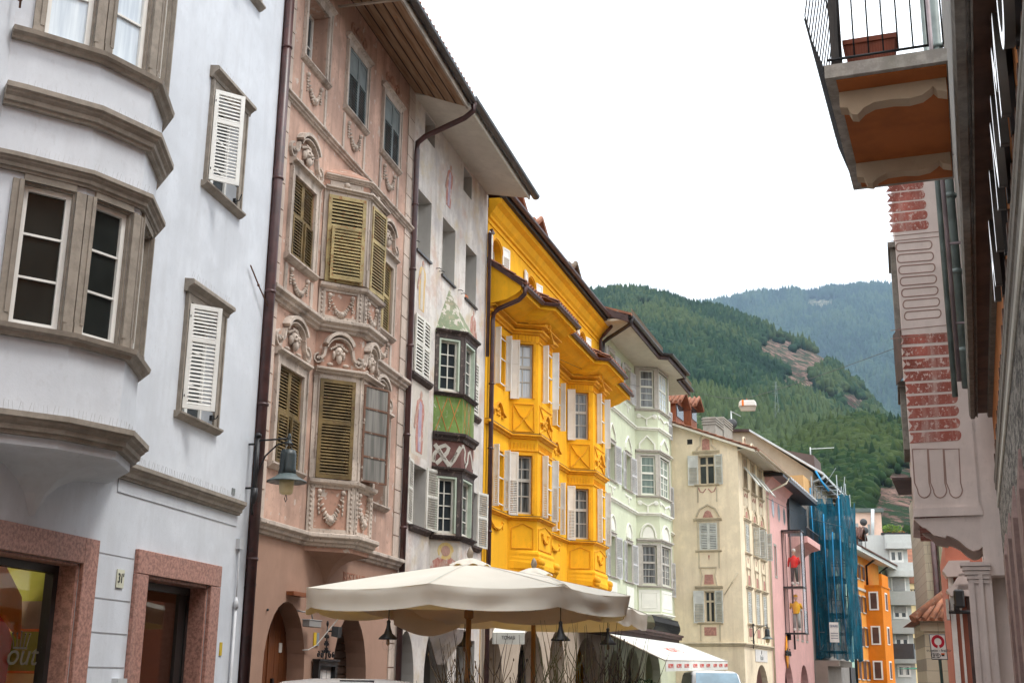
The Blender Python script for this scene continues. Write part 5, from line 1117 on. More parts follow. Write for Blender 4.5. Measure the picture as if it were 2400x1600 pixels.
def fancy(X, c, z0, z1, hw, root, style, panel=True):
    """window surround with hood, pink cartouche and apron panel"""
    m = MB(X); e = .12
    m.box(c - hw - e, c - hw, 0, .03, z0, z1 + .1); m.box(c + hw, c + hw + e, 0, .03, z0, z1 + .1); m.box(c - hw, c + hw, 0, .03, z1, z1 + .1)
    m.sweep([(c - hw - .25, 0), (c + hw + .25, 0)], [(0, 0), (.05, .02), (.08, .07), (.12, .09), (.12, .12), (0, .13)], z=z1 + .1)
    m.sweep([(c - hw - .2, 0), (c + hw + .2, 0)], [(0, -.07), (.06, -.05), (.1, -.01), (.1, .02), (0, .02)], z=z0)
    zt = z1 + .24
    if style == 0: flatband(m, [(c - .42, zt), (c - .36, zt + .12), (c - .26, zt + .2), (c - .24, zt + .5)] + arc_pts(c, zt + .5, .24, .2, 180, 0, 8) + [(c + .24, zt + .5), (c + .26, zt + .2), (c + .36, zt + .12), (c + .42, zt)], .09, 0, .06)
    elif style == 1: flatband(m, [(c - .5, zt + .05), (c - .34, zt + .38), (c, zt + .56), (c + .34, zt + .38), (c + .5, zt + .05)], .08, 0, .06)
    else: flatband(m, [(c - hw, zt), (c - hw * .8, zt + .4), (c - hw, zt + .75), (c + hw, zt + .75), (c + hw * .8, zt + .4), (c + hw, zt)], .07, 0, .05)
    m.box(c - hw - .1, c - hw - .04, 0, .02, z0 - .75, z0 - .08); m.box(c + hw + .04, c + hw + .1, 0, .02, z0 - .75, z0 - .08)
    m.build('window_surround', mFt, root)
    m = MB(X)
    if style == 0: m.prism([(c - .17, zt + .02), (c + .17, zt + .02), (c + .15, zt + .45), (c, zt + .52), (c - .15, zt + .45)], .002, .03)
    elif style == 1: m.prism([(c - .22, zt + .02), (c + .22, zt + .02), (c + .12, zt + .26), (c, zt + .32), (c - .12, zt + .26)], .002, .03)
    else: m.prism([(c - hw * .6, zt + .05), (c + hw * .6, zt + .05), (c + hw * .5, zt + .45), (c - hw * .5, zt + .45)], .002, .03)
    if style == 0:
        for k in (-1, 1): flatband(m, [(c + k * .38, z0 - .12), (c + k * .3, z0 - .3), (c + k * .18, z0 - .34), (c + k * .05, z0 - .18)], .05, 0, .02)
    if style == 2: m.box(c - hw * .75, c + hw * .75, .002, .02, z0 - .52, z0 - .18)
    if style == 1: m.prism([(c - .04, z0 - .2), (c + .04, z0 - .2), (c, z0 - .42)], .002, .02)
    m.build('pink_panel', mFp, root)
for (a0, a1, z0, z1), st in zip(sw_, (0, 1, 2)):
    c_ = (a0 + a1) / 2; hw = (a1 - a0) / 2; fancy(XS, c_, z0, z1, max(hw, .34), hF, st)
    window(hF, XS, a0, a1, z0, z1, b=-.1, fm=mFt, cols=1, rows=[1, 1], transom=.68, fw=.05)
    if st == 1:
        for s_, hh in ((1, a0 - .02), (-1, a1 + .02)): leaf(XS, hh, .0, 2, hw + .02, z0 - .02, z1 + .02, [(0, .6, 'l'), (.6, 1, 'l')], st=.05, slat=.07, side=s_).build('shutter', mFs, hF)
    else:
        for s_, hh in ((1, a0 - .02), (-1, a1 + .02)): leaf(XS, hh, .03, 165, .44 if s_ > 0 else .36, z0 - .02, z1 + .02, [(0, .62, 'l'), (.62, 1, 'p' if s_ > 0 else 'l')], st=.05, slat=.06, side=s_).build('shutter', mFs, hF)
for k, (a0, a1, z0, z1) in enumerate(fw_):
    c_ = (a0 + a1) / 2; st = 2 if z0 < 5 else 1 if z0 < 9 else 0
    fancy(FLAT, c_, z0, z1, .36, hF, st)
    window(hF, FLAT, a0, a1, z0, z1, b=-.18, fm=mFt, cols=1, rows=[2, 1], transom=.7)
    if z0 < 5 or (z0 < 9 and k < 3):
        for s_, hh in ((1, a0), (-1, a1)): leaf(FLAT, hh, -.02, 2, .36, z0, z1, [(0, .6, 'l'), (.6, 1, 'l')], st=.05, slat=.07, side=s_).build('shutter', mFs, hF)
    elif z0 < 9:
        for s_, hh in ((1, a0), (-1, a1)): leaf(FLAT, hh, .02, 120 if s_ > 0 else 100, .36, z0, z1, [(0, .6, 'l'), (.6, 1, 'l')], st=.05, slat=.07, side=s_).build('shutter', mFs, hF)
    else:   # top-hung louvred flaps propped open
        m = MB(); z_ = z1 - .42
        m.hexa([(a0, .02, z_), (a1, .02, z_), (a1, .62, z0 + .12), (a0, .62, z0 + .12)], [(a0, .05, z_ + .03), (a1, .05, z_ + .03), (a1, .65, z0 + .15), (a0, .65, z0 + .15)]); m.build('shutter', mFs, hF)
m = MB(); m.sweep([(0, -2.9), (0, 0), (6.0, 0)], [(0, 0), (.05, .02), (.06, .08), (.12, .1), (.12, .15), (0, .17)], z=3.02); m.build('string_course', mFt, hF)
m = MB(XS); m.box(.72, .95, -.02, .004, 11.52, 11.74); m.build('vent', M_IRON, hF)
m = MB(XS); m.tube([(2.15, .03, 5.1), (2.75, .06, 6.0)], .018, 5); m.ball((2.5, .05, 5.6), .035, 6, 4); m.build('iron_anchor', mFt, hF)
# roof: low slope falling to the street, deep boxed eaves
rs = lambda n: 12.42 - (n + 2.9) * .385
m = MB(); m.hexa([(-.22, -2.95, rs(-2.95)), (-.22, .78, rs(.78)), (7.3, .78, rs(.78)), (7.3, -2.95, rs(-2.95))], [(-.22, -2.95, rs(-2.95) + .1), (-.22, .78, rs(.78) + .1), (7.3, .78, rs(.78) + .1), (7.3, -2.95, rs(-2.95) + .1)]); m.box(-.03, 7.2, 0, .7, 11.14, 11.19); m.build('eaves', mSofE, hF)
m = MB(); tile_roof(m, -.22, 7.3, .85, rs(.85) + .12, -6.5, rs(-6.5) + .12, .22); m.hexa([(-.22, -6.5, rs(-6.5)), (7.3, -6.5, rs(-6.5)), (7.3, -10, 11), (-.22, -10, 11)], [(-.22, -6.5, rs(-6.5) + .1), (7.3, -6.5, rs(-6.5) + .1), (7.3, -10, 11.1), (-.22, -10, 11.1)]); m.build('roof', mBrick, hF)
m = MB(); gutter(m, [(-.2, .84), (7.3, .84)], rs(.84) + .08, .075); m.build('gutter', paint('beige gutter', (.50, .43, .31), .5), hF)
pipe(hF, [(7.1, .9, 11.0), (6.9, .8, 10.7), (6.0, .15, 10.2), (5.9, .09, 10.0), (5.9, .09, 1.5)], .05, mat=paint('beige downpipe', (.60, .52, .38), .5))
for (a, b), w_ in (((835, 1290), 1.5), ((965, 1310), 1.2)):
    e = F.px(*r4(a, b), n=-4.2); dormer(hF, e[0], -4.2, e[1] - .3, w_, .75, mDw, mBrick)
ch = [F.px(*r7(a, b), n=-4.5) for a, b in ((405, 300), (475, 440), (483, 300), (565, 445))]
def chim(m, a, b): z0, z1 = 11.6, a[1]; m.box(a[0], b[0], -4.9, -4.2, z0, z1); [m.box(a[0] - .05, b[0] + .05, -4.95, -4.15, z1 - h, z1 - h + .07) for h in (.12, .27, .42)]
m = MB(); chim(m, ch[0], ch[1]); m.build('chimney', stone('concrete chimney', (.34, .31, .27), .2, 5, .3), hF)
m = MB(); chim(m, ch[2], ch[3]); m.build('chimney', bpy.data.materials['concrete chimney'], hF)
dish = at_frame('satellite_dish', F, 'dark round satellite dish on a pole behind the twin chimneys', 'satellite dish', F.px(*r7(605, 365), n=-4.5)[0], -4.5, F.px(*r7(605, 365), n=-4.5)[1] - 1.35)
m = MB(); m.tube([(0, 0, 0), (0, 0, 2.1)], .04, 6); m.tube([(-.1, 0, 2.1), (1.3, .3, 2.05)], .03, 5); m.build('pole', paint('galvanised pole', (.4, .42, .42), .4, metal=.6), dish)
def dishm(r, c=(0, 0, 0)):
    m = MB(); rings = []
    for t in (0.02, .4, .75, 1): rings.append([(c[0] - .18 * (1 - t * t) + .1, c[1] + r * t * math.cos(k * math.pi / 8), c[2] + r * t * math.sin(k * math.pi / 8)) for k in range(16)])
    m.loft(rings, 0, True, True); return m
dm = MB(lambda a, b, z: (b, -a, z)); 
rings = [[(.34 * t * math.cos(k * math.pi / 8), .12 - .12 * t * t, 1.35 + .34 * t * math.sin(k * math.pi / 8)) for k in range(16)] for t in (.02, .4, .75, 1)]
m = MB(lambda a, b, z: (-b + .0, a, z)); m.loft(rings, 0, True, True); m.build('dish', paint('dark dish', (.05, .052, .055), .5), dish)
wall_lantern(F, 1.35, 3.75, .9, 'small black wall lantern on a bracket on the cream corner house', 'wall lanterns on brackets')
sg = plate('shop_sign', F, 3.4, 2.72, 2.6, .5, cW, 'white shop sign panel above the garlanded arch of the cream house', 'sign', n=.01)
put_text('Vitalis', .3, paint('grey sign script', (.3, .32, .32), .6), sg, None, 0, .012, -.08, italic=.3); m = MB(); m.ball((0, .02, .14), (.06, .01, .09), 8, 6); m.build('emblem', M_IRON, sg)
# ================================================================ pink modernist house
def pp(Fr, pts, n=0): return [Fr.px(*p, n=n) for p in pts]
mG = plaster('rose pink render', (.74, .44, .41), (.5, .33, .3), .15, .05, bump=.1)
mGg = paint('grey-green stone frame', (.38, .38, .33), .8)
hG = at_frame('townhouse', G, 'pink modernist house with round windows, arcade and a tall glass display case', 'house')
g = lambda a, b, n=0: G.px(*r8(a, b), n=n)
def hole(F_, k, a0, b0, a1, b1, n=0):
    p, q = F_.px(*k(a0, b0), n=n), F_.px(*k(a1, b1), n=n); return (min(p[0], q[0]), max(p[0], q[0]), min(p[1], q[1]), max(p[1], q[1]))
gw = []
for x0, y0, x1, y1 in ((252, 470, 274, 715), (397, 548, 421, 775), (436, 566, 460, 800), (474, 590, 499, 820), (424, 975, 440, 1215), (463, 990, 479, 1225), (500, 1005, 517, 1232)):
    s0, zt = g(x0, y0); s1, zb = g(x1, y1); gw.append((s0, s1, zb, zt))
    gw[-1] = (s0, s0 + max(.45, s1 - s0), zb + .0, zt)
SG = 12.4; ZG = 10.35
gA = [(3.0, 5.4, 0, 2.55, 1.2), (7.6, 10.2, 0, 2.5, 1.2)]
m = MB(); m.wall(0, SG, 0, ZG, 0, gw + gA, .3)
m.poly([(0, 0, 0), (0, 0, ZG), (0, -9, ZG), (0, -9, 0)]); m.poly([(SG, 0, 0), (SG, 0, ZG), (SG, -9, ZG), (SG, -9, 0)]); m.poly([(0, -9, 0), (SG, -9, 0), (SG, -9, ZG), (0, -9, ZG)])
m.loft([[(s, 0, ZG), (s, .08, ZG + .25), (s, .3, ZG + .5), (s, .62, ZG + .62), (s, .62, ZG + .8), (s, -.5, ZG + .8)] for s in (0, 5.7)], 0)
m.build('wall', mG, hG)
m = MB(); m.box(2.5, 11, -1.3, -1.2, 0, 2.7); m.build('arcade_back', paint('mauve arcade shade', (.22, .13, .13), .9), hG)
for h in gw:
    m = MB(); e = .1
    m.box(h[0] - e, h[0], 0, .02, h[2] - e, h[3] + e); m.box(h[1], h[1] + e, 0, .02, h[2] - e, h[3] + e); m.box(h[0], h[1], 0, .02, h[3], h[3] + e); m.box(h[0], h[1], 0, .02, h[2] - e, h[2])
    o = m.build('window', mGg, hG); m = MB(); m.box(h[0], h[1], -.15, -.12, h[2], h[3]); m.build('pane', M_GLASS2, o)
for a, b in ((243, 172), (290, 208), (333, 236)):
    s_, z_ = g(a, b); m = MB(); m.prism(arc_pts(s_, z_, .34, .46, 0, 360, 24)[:-1], 0, .012); o = m.build('round_window', paint('grey window frame', (.42, .36, .34), .7), hG)
    m = MB(); m.prism(arc_pts(s_, z_, .27, .39, 0, 360, 24)[:-1], .012, .016); m.build('pane', glass('pale round glass', (.22, .22, .21), .1), o)
# balcony storeys at the right end, dark canopy roof
s0, z0 = g(375, 430); m = MB()
m.loft([[(s, 0, 7.7), (s, .15, 8.1), (s, .5, 8.35), (s, .95, 8.45), (s, .95, 8.75), (s, 0, 8.75)] for s in (5.9, 10.2)], 0); bl = m.build('balcony', mG, hG)
m = MB(); m.box(5.9, 10.2, .88, .92, 9.2, 9.24); [m.tube([(6 + k * .2, .9, 8.75), (6 + k * .2, .9, 9.22)], .012, 4) for k in range(21)]; m.build('railing', M_IRON, bl)
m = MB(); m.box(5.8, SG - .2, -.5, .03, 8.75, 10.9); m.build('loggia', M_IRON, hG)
m = MB(); m.hexa([(-.3, .9, 10.85), (10.3, .9, 10.85), (10.3, -2, 11.0), (-.3, -2, 11.0)], [(-.3, .9, 11.02), (10.3, .9, 11.02), (10.3, -2, 11.2), (-.3, -2, 11.2)]); m.build('canopy_roof', mDark, hG)
m = MB()
for k in range(19): m.box(.1 + k * .54, .38 + k * .54, .88, .95, 11.03, 11.11)
m.build('gutter_bracket', paint('white gutter clip', (.6, .62, .64), .5), hG)
pipe(hG, [(5.75, .1, 10.9), (5.75, .1, 3.2)], .05, mat=M_IRON)
# display case
s0, zt = g(300, 500); s1, zb = g(378, 1190)
cs = at_frame('display_case', G, 'tall black-framed glass display case fixed to the pink house wall', 'display case', s0 + .9, 0, 3.9)
m = MB()
for a in (-.5, .5):
    for b in (.05, .95): m.box(a - .016, a + .016, b - .016, b + .016, 0, 4.9)
for z in (-.03, 2.15, 4.87): m.box(-.53, .53, .02, .98, z, z + .06)
m.box(-.02, .02, 0, .2, -.3, 0); m.build('frame', M_IRON, cs)
m = MB(); m.box(-.48, -.46, .06, .94, .03, 4.86); m.box(.46, .48, .06, .94, .03, 4.86); m.box(-.46, .46, .92, .94, .03, 4.86); m.build('pane', M_CLEAR, cs)
def dummy(z, jac, leg, hair, label, arms):
    d = at_frame('mannequin', G, label, 'mannequin', s0 + .9, .5, 3.9 + z)
    m = MB(); m.tube([(0, 0, 1.38), (0, 0, 1.2), (0, .02, 1.0), (0, 0, .85), (0, 0, .78)], [.06, .2, .19, .15, .17], 10); 
    for s_ in (-1, 1): m.tube([(0, s_ * .19, 1.28), (.02, s_ * .27, 1.05), arms[0 if s_ < 0 else 1]], [.065, .055, .04], 8)
    m.build('jacket', jac, d)
    m = MB(); m.tube([(0, -.09, .82), (.03, -.1, .5), (-.02, -.11, .12)], [.1, .08, .055], 8); m.tube([(0, .09, .82), (-.04, .1, .48), (.06, .12, .1)], [.1, .08, .055], 8); m.build('trousers', leg, d)
    m = MB(); m.box(-.07, .12, -.16, -.06, 0, .12); m.box(-.0, .18, .06, .17, 0, .12); m.build('boots', cW, d, bevel=.02)
    m = MB(); m.ball((0, 0, 1.56), (.1, .095, .13), 12, 8); m.lathe((0, 0, 1.38), [(.05, 0), (.045, .1)], 8); m.build('head', paint('mannequin skin', (.55, .36, .26), .6), d)
    m = MB(); m.ball((0, 0, 1.62), (.11, .105, .1), 10, 6); m.build('hair', hair, d)
dummy(2.35, paint('red jacket', (.70, .01, .01), .7), paint('dark trousers', (.05, .06, .06), .8), cW, 'mannequin in a bright red jacket in the upper half of the display case', ((.1, -.3, .85), (.15, .2, .95)))
dummy(.15, paint('yellow jacket', (.80, .42, .01), .7), paint('grey leggings', (.35, .37, .36), .8), paint('yellow hat', (.8, .4, .02), .7), 'mannequin in a yellow jacket in the lower half of the display case', ((.12, -.28, 1.3), (.15, .15, 1.25)))
sg = at_frame('shop_sign', G, 'black lettering with an orange drop shape on the pink house above the arches', 'sign', g(345, 1320)[0], .05, g(345, 1320)[1])
m = MB(); m.prism([(0, .75), (.28, .1), (.32, -.2), (.15, -.5), (0, -.75), (-.15, -.5), (-.32, -.2), (-.28, .1)], 0, .05); m.build('drop', paint('orange sign', (.80, .33, .01), .5), sg)
put_text('athesis', .5, M_IRON, sg, None, .1, .06, -.02, ext=.03, sx=1.0)
# ================================================================ beige gable block rising behind
T2 = fr(74, 1750, 112)
mGb = plaster('beige gable render', (.44, .39, .32), (.3, .27, .22), .25, .06, bump=.15)
hb = at_frame('apartment_block', T2, 'beige gable of a taller house with white roof edge, rising behind the pink house', 'building')
m = MB(); gp = pp(T2, [r7(600, 440), r7(790, 440), r7(1350, 805), r7(1365, 1060), r7(1365, 1500), r7(600, 1500)]); m.prism(gp, -8, 0); m.build('wall', mGb, hb)
m = MB(); e = pp(T2, [r7(785, 428), r7(1465, 825), r7(1462, 845), r7(785, 445)]); m.prism(e, -9, .6); m.build('roof', paint('white roof edging', (.62, .66, .68), .5), hb)
m = MB(); e = pp(T2, [r7(590, 420), r7(785, 418), r7(785, 440), r7(590, 442)]); m.prism(e, -9, .3); m.build('ridge_capping', mBrn, hb)
m = MB(); e = pp(T2, [r7(1060, 572), r7(1330, 620), r7(1345, 740), r7(1300, 745)]); m.prism(e, -4, -1.2); m.build('dormer', paint('brown dormer cladding', (.09, .055, .045), .7), hb)
m = MB(); e = pp(T2, [r7(1280, 525), r7(1285, 612)]); m.tube([(e[0][0], -2, e[0][1]), (e[0][0], -2, e[1][1])], .04, 5); m.tube([(e[0][0], -2, e[0][1] - .1), (e[0][0] + 1.4, -2, e[0][1] - .1)], .02, 4); m.build('antenna', paint('white antenna', (.6, .62, .64), .4), hb)
m = MB(); e = pp(T2, [r7(1465, 845), r7(1455, 870), r7(1370, 905), r7(1362, 1010)]); m.tube([(a, .3, b) for a, b in e], .09, 6); m.build('downpipe', paint('pale zinc pipe', (.42, .48, .5), .4), hb)
# ================================================================ house behind scaffolding
hH = at_frame('townhouse', H, 'grey arched house half hidden by blue scaffold netting', 'house')
mH = plaster('drab grey render', (.24, .22, .20), (.12, .11, .1), .3, .1); mHo = plaster('apricot render', (.66, .40, .18), (.4, .25, .12), .2, .06)
SH = 14.8
hw_ = [(a, a + 1.1, z, z + 1.9, z + 1.5) for a in (1.6, 4.3, 7.0, 9.7) for z in (3.9, 6.6, 9.3)]
m = MB(); m.wall(0, SH, 0, 12.0, 0, hw_, .3); m.poly([(0, 0, 0), (0, 0, 12), (0, -9, 12), (0, -9, 0)]); m.poly([(0, -9, 0), (SH, -9, 0), (SH, -9, 12), (0, -9, 12)]); m.build('wall', mH, hH)
m = MB(); m.box(.1, 5.2, .0, 1.3, 2.5, 2.8); m.box(.1, 5.0, .0, .7, 0, 2.5); m.build('portal', plaster('stone portal', (.30, .26, .22), bump=.3), hH)
for h in hw_: m = MB(); m.box(h[0], h[1], -.2, -.16, h[2], h[3]); m.build('window', M_GLASS, hH)
m = MB(); m.prism([(0, 12.0), (SH, 12.0), (SH, 12.9), (0, 12.9)], -8, -.1); m.build('attic_wall', mHo, hH)
m = MB(); m.hexa([(3, .5, 12.85), (SH, .5, 12.85), (SH, -4, 14), (3, -4, 14)], [(3, .5, 12.97), (SH, .5, 12.97), (SH, -4, 14.1), (3, -4, 14.1)]); m.build('roof', mDark, hH)
# scaffold
sc = at_frame('scaffolding', H, 'steel scaffolding wrapped in torn blue netting in front of the grey house', 'scaffolding', .6, 0, 0)
mSt = paint('galvanised scaffold tube', (.25, .28, .3), .4, metal=.5)
m = MB()
for k in range(4):
    for b in (.25, 1.65): m.tube([(k * 1.7, b, 3.0), (k * 1.7, b, 12.9 - .4 * (k % 2))], .03, 5)
for z in (3.3, 5.3, 7.3, 9.3, 11.3):
    for b in (.25, 1.65): m.tube([(0, b, z + 1), (5.1, b, z + 1)], .022, 5)
    for k in range(4): m.tube([(k * 1.7, .25, z), (k * 1.7, 1.65, z)], .022, 5); m.tube([(k * 1.7, .25, z + 1), (k * 1.7, 1.65, z + 1)], .022, 5)
    m.tube([(0, .25, z), (0, 1.65, z + 2)], .02, 4); m.tube([(1.7, 1.65, z), (3.4, 1.65, z + 2)], .02, 4)
m.build('frame', mSt, sc)
for z in (3.3, 5.3, 7.3, 9.3, 11.3):
    m = MB(); m.box(0, 5.1, .3, 1.6, z - .05, z); m.build('deck', wood('scaffold board', (.22, .18, .13), (.12, .1, .07)), sc)
q = NB('blue debris netting', .8, .1); tr = q.n('ShaderNodeBsdfTransparent'); mxs = q.n('ShaderNodeMixShader')
fn = q.rng(q.noise(1.6, 6, q.map((2.5, 2.5, .5)), ro=.65), .38, .62, .68, 1.); q.L(fn, mxs.inputs[0]); q.col(q.mix(q.rng(q.noise(1.2, 5, q.map((3, 3, .35))), .35, .68), (.004, .045, .07), (.010, .115, .175)))
q.L(tr.outputs[0], mxs.inputs[1]); q.L(q.b.outputs[0], mxs.inputs[2]); q.L(mxs.outputs[0], q.t.nodes['Material Output'].inputs[0]); q.m.blend_method = 'HASHED' if hasattr(q.m, 'blend_method') else None
mNet = q.m
def netsheet(p0, p1, z0, z1, amp, top_rag=.6):
    m = MB(); nx, nz = 46, 40; ids = {}
    for i in range(nx + 1):
        t = i / nx; zt = z1 - top_rag * max(0, mnoise.noise((t * 7, p0[0], 3.))) * 2; zb = z0 + .3 * mnoise.noise((t * 5, 9., p0[1]))
        for j in range(nz + 1):
            u = j / nz; z = zb + (zt - zb) * u; s = p0[0] + (p1[0] - p0[0]) * t; n = p0[1] + (p1[1] - p0[1]) * t
            d = amp * mnoise.noise((s * 1.4, n * 1.4 + 5, z * .35)) + amp * .5 * mnoise.noise((s * 3.5, n * 3, z * .8))
            L_ = math.hypot(p1[0] - p0[0], p1[1] - p0[1]); ids[i, j] = m.P(s - (p1[1] - p0[1]) / L_ * d, n + (p1[0] - p0[0]) / L_ * d, z)
    for i in range(nx):
        for j in range(nz): m.face([ids[i, j], ids[i + 1, j], ids[i + 1, j + 1], ids[i, j + 1]], 0, True)
    return m.build('netting', mNet, sc, recalc=False)
netsheet((-.1, .05), (-.1, 1.85), 2.9, 11.6, .2); netsheet((-.1, 1.85), (5.3, 1.85), 2.9, 12.0, .25, .5)
m = MB()
for k in (0, 3, 5, 7): m.tube([(-.25, .2 + .22 * k, 12.2 - .5 * k % 3), (-.28, .26 + .2 * k, 8.5 - k * .3), (-.22, .2 + .22 * k, 3.6)], [.04, .03, .02], 5)
m.tube([(.1, .5, 13.2), (.0, .8, 12.6), (-.1, 1.2, 12.0)], .06, 5); m.build('net_fold', paint('bright blue net fold', (.01, .22, .45), .7), sc)
bn = at_frame('banner', H, 'white banner sign hung on the blue scaffold netting', 'banner', 2.3, 1.95, 5.0)
zb_ = H.px(*r8(700, 1200), n=1.9)
zb_ = (.35, CZ + (1603 - 1492) / 2995 * 71); bn.location = H.w(-.35, 1.2, zb_[1]); bn.rotation_euler[2] += -math.pi / 2 + R(25); m = MB(); m.box(-.25, .25, 0, .03, -.55, .5); m.build('sheet', cW, bn)
put_text('SPARK', .19, paint('navy print', (.03, .05, .16), .6), bn, None, 0, .04, .3, sx=.8)
m = MB(); [m.box(-.2, .2, .03, .036, -.1 - k * .13, -.05 - k * .13) for k in range(3)]; m.build('print_line', paint('grey print', (.3, .3, .32), .6), bn)
# ================================================================ narrow mint house
mI = plaster('mint render', (.40, .56, .45), (.3, .38, .32), .15, .05)
hI = at_frame('townhouse', I, 'very narrow mint green house between scaffolding and the orange house', 'house')
iw = [(.7, 1.25, z, z + 1.3) for z in (3.6, 6.2, 8.8)]
m = MB(); m.wall(-3.5, 2.4, 0, 10.8, 0, iw, .25); m.poly([(-3.5, 0, 0), (-3.5, 0, 10.8), (-3.5, -8, 10.8), (-3.5, -8, 0)]); m.poly([(-3.5, 0, 10.8), (2.4, 0, 10.8), (2.4, -8, 10.8), (-3.5, -8, 10.8)]); m.build('wall', mI, hI)
for h in iw: m = MB(); m.box(h[0], h[1], -.2, -.16, h[2], h[3]); m.build('window', M_GLASS, hI)
m = MB(); m.box(-.2, 1.6, .02, .1, .8, 2.6); m.build('shop_panel', mDark, hI)
# ================================================================ orange house
mJ = plaster('orange render', (.72, .29, .055), (.45, .2, .06), .2, .06); mJb = plaster('deep orange render', (.66, .20, .015), (.45, .16, .03), .15, .05); mShB = paint('brown shutters', (.10, .045, .03), .6, .15)
hJ = at_frame('townhouse', J, 'orange house with brown shutters and a small square bay', 'house')
j = lambda a, b, n=0: J.px(*r8(a, b), n=n)
zrow = [j(900, 1290)[1], 0]
SJ = 11.8
jw = []
for (x0, y0, x1, y1) in ((868, 598, 888, 710), (902, 615, 922, 730), (938, 632, 960, 745), (880, 860, 900, 985), (915, 870, 938, 998), (955, 880, 975, 1005), (893, 1120, 912, 1262), (932, 1125, 952, 1270), (970, 1130, 990, 1272), (908, 1388, 925, 1530), (945, 1390, 965, 1535), (985, 1395, 1003, 1538)):
    s0_, z1_ = j(x0, y0); s1_, z0_ = j(x1, y1); jw.append((s0_, max(s1_, s0_ + .9), z0_, z1_))
m = MB(); m.wall(-.2, SJ, 0, 10.3, 0, jw, .25); m.poly([(-.2, 0, 0), (-.2, 0, 10.3), (-.2, -8, 10.3), (-.2, -8, 0)]); m.poly([(SJ, 0, 0), (SJ, 0, 10.3), (SJ, -8, 10.3), (SJ, -8, 0)]); m.build('wall', mJ, hJ)
for (a0, a1, z0, z1) in jw:
    window(hJ, FLAT, a0, a1, z0, z1, b=-.12, fm=mWhite, cols=1, rows=1)
    m = MB(); m.box(a0 - .1, a1 + .1, .0, .08, z1 + .02, z1 + .1); m.box(a0 - .08, a1 + .08, 0, .08, z0 - .08, z0); m.build('window_surround', mEf, hJ)
    for s_, hh in ((1, a0 - .02), (-1, a1 + .02)): leaf(FLAT, hh, .03, 172, .42, z0, z1, [(0, 1, 'p')], st=.05, side=s_).build('shutter', mShB, hJ)
s_b0 = j(988, 1000)[0]; 
m = MB(); m.wall(s_b0, s_b0 + 3.6, 0, 8.2, 1.15, [(s_b0 + 1.3, s_b0 + 2.1, z, z + 1.1) for z in (1.95, 4.3, 6.65)], .1); m.poly([(s_b0, 0, 0), (s_b0, 1.15, 0), (s_b0, 1.15, 8.2), (s_b0, 0, 8.2)]); m.poly([(s_b0 + 3.6, 0, 0), (s_b0 + 3.6, 1.15, 0), (s_b0 + 3.6, 1.15, 8.2), (s_b0 + 3.6, 0, 8.2)]); m.box(s_b0 - .05, s_b0 + 3.65, 0, 1.2, 8.2, 8.3); m.box(s_b0 + .4, s_b0 + 3.2, .95, 1.15, 8.3, 9.1)
bo = m.build('bay_window', mJb, hJ)
XB = face_x((s_b0, 0), (s_b0, 1.15))
for z in (1.95, 4.3, 6.65):
    m = MB(XB); m.box(.25, .9, .002, .04, z - .08, z + 1.2); o = m.build('window_surround', mWhite, bo); m = MB(XB); m.box(.36, .79, .04, .05, z + .02, z + 1.1); m.build('shutter', mShB, bo)
    m = MB(); m.box(s_b0 + 1.2, s_b0 + 2.2, 1.15, 1.18, z - .05, z + 1.2); m.build('window_surround', mWhite, bo); m = MB(); m.box(s_b0 + 1.32, s_b0 + 2.1, 1.181, 1.19, z + .02, z + 1.1); m.build('shutter', mShB, bo)
zc = j(930, 815)[1]; m = MB(); m.box(-.2, s_b0, 0, .09, zc - .08, zc + .08); m.build('string_course', mEf, hJ)
pipe(hJ, [(-.1, .1, 10.2), (-.1, .1, 0)], .08, mat=M_IRON); pipe(hJ, [(SJ, .8, 10.2), (SJ, .1, 9.7), (SJ, .1, 0)], .08, mat=M_IRON); pipe(hJ, [(SJ - 5.8, .8, 10.2), (SJ - 5.8, .1, 9.7), (SJ - 5.8, .1, 8.3)], .08, mat=M_IRON)
mWb = paint('white eaves board', (.60, .62, .60), .6)
m = MB(); m.hexa([(-3.5, 0, 10.2), (SJ + 2.2, 0, 10.2), (SJ + 2.2, 1.0, 10.05), (-3.5, 1.0, 10.05)], [(-3.5, 0, 10.5), (SJ + 2.2, 0, 10.5), (SJ + 2.2, 1.02, 10.3), (-3.5, 1.02, 10.3)]); m.build('eaves', mWb, hJ)
m = MB(); m.hexa([(-.8, 1.1, 10.3), (SJ + 2.2, 1.1, 10.3), (SJ + 2.2, -4, 12.2), (-.8, -4, 12.2)], [(-.8, 1.1, 10.4), (SJ + 2.2, 1.1, 10.4), (SJ + 2.2, -4, 12.3), (-.8, -4, 12.3)]); m.build('roof', tiles('brown roof', (.13, .06, .045), (.07, .04, .035)), hJ)
dormer(hJ, 3.5, -.6, 11.0, 2.0, .9, mDw, tiles('brown roof 2', (.13, .06, .045), (.07, .04, .035)))
dormer(hJ, 8.0, -.6, 11.0, 2.0, .9, mDw, bpy.data.materials['brown roof 2'])
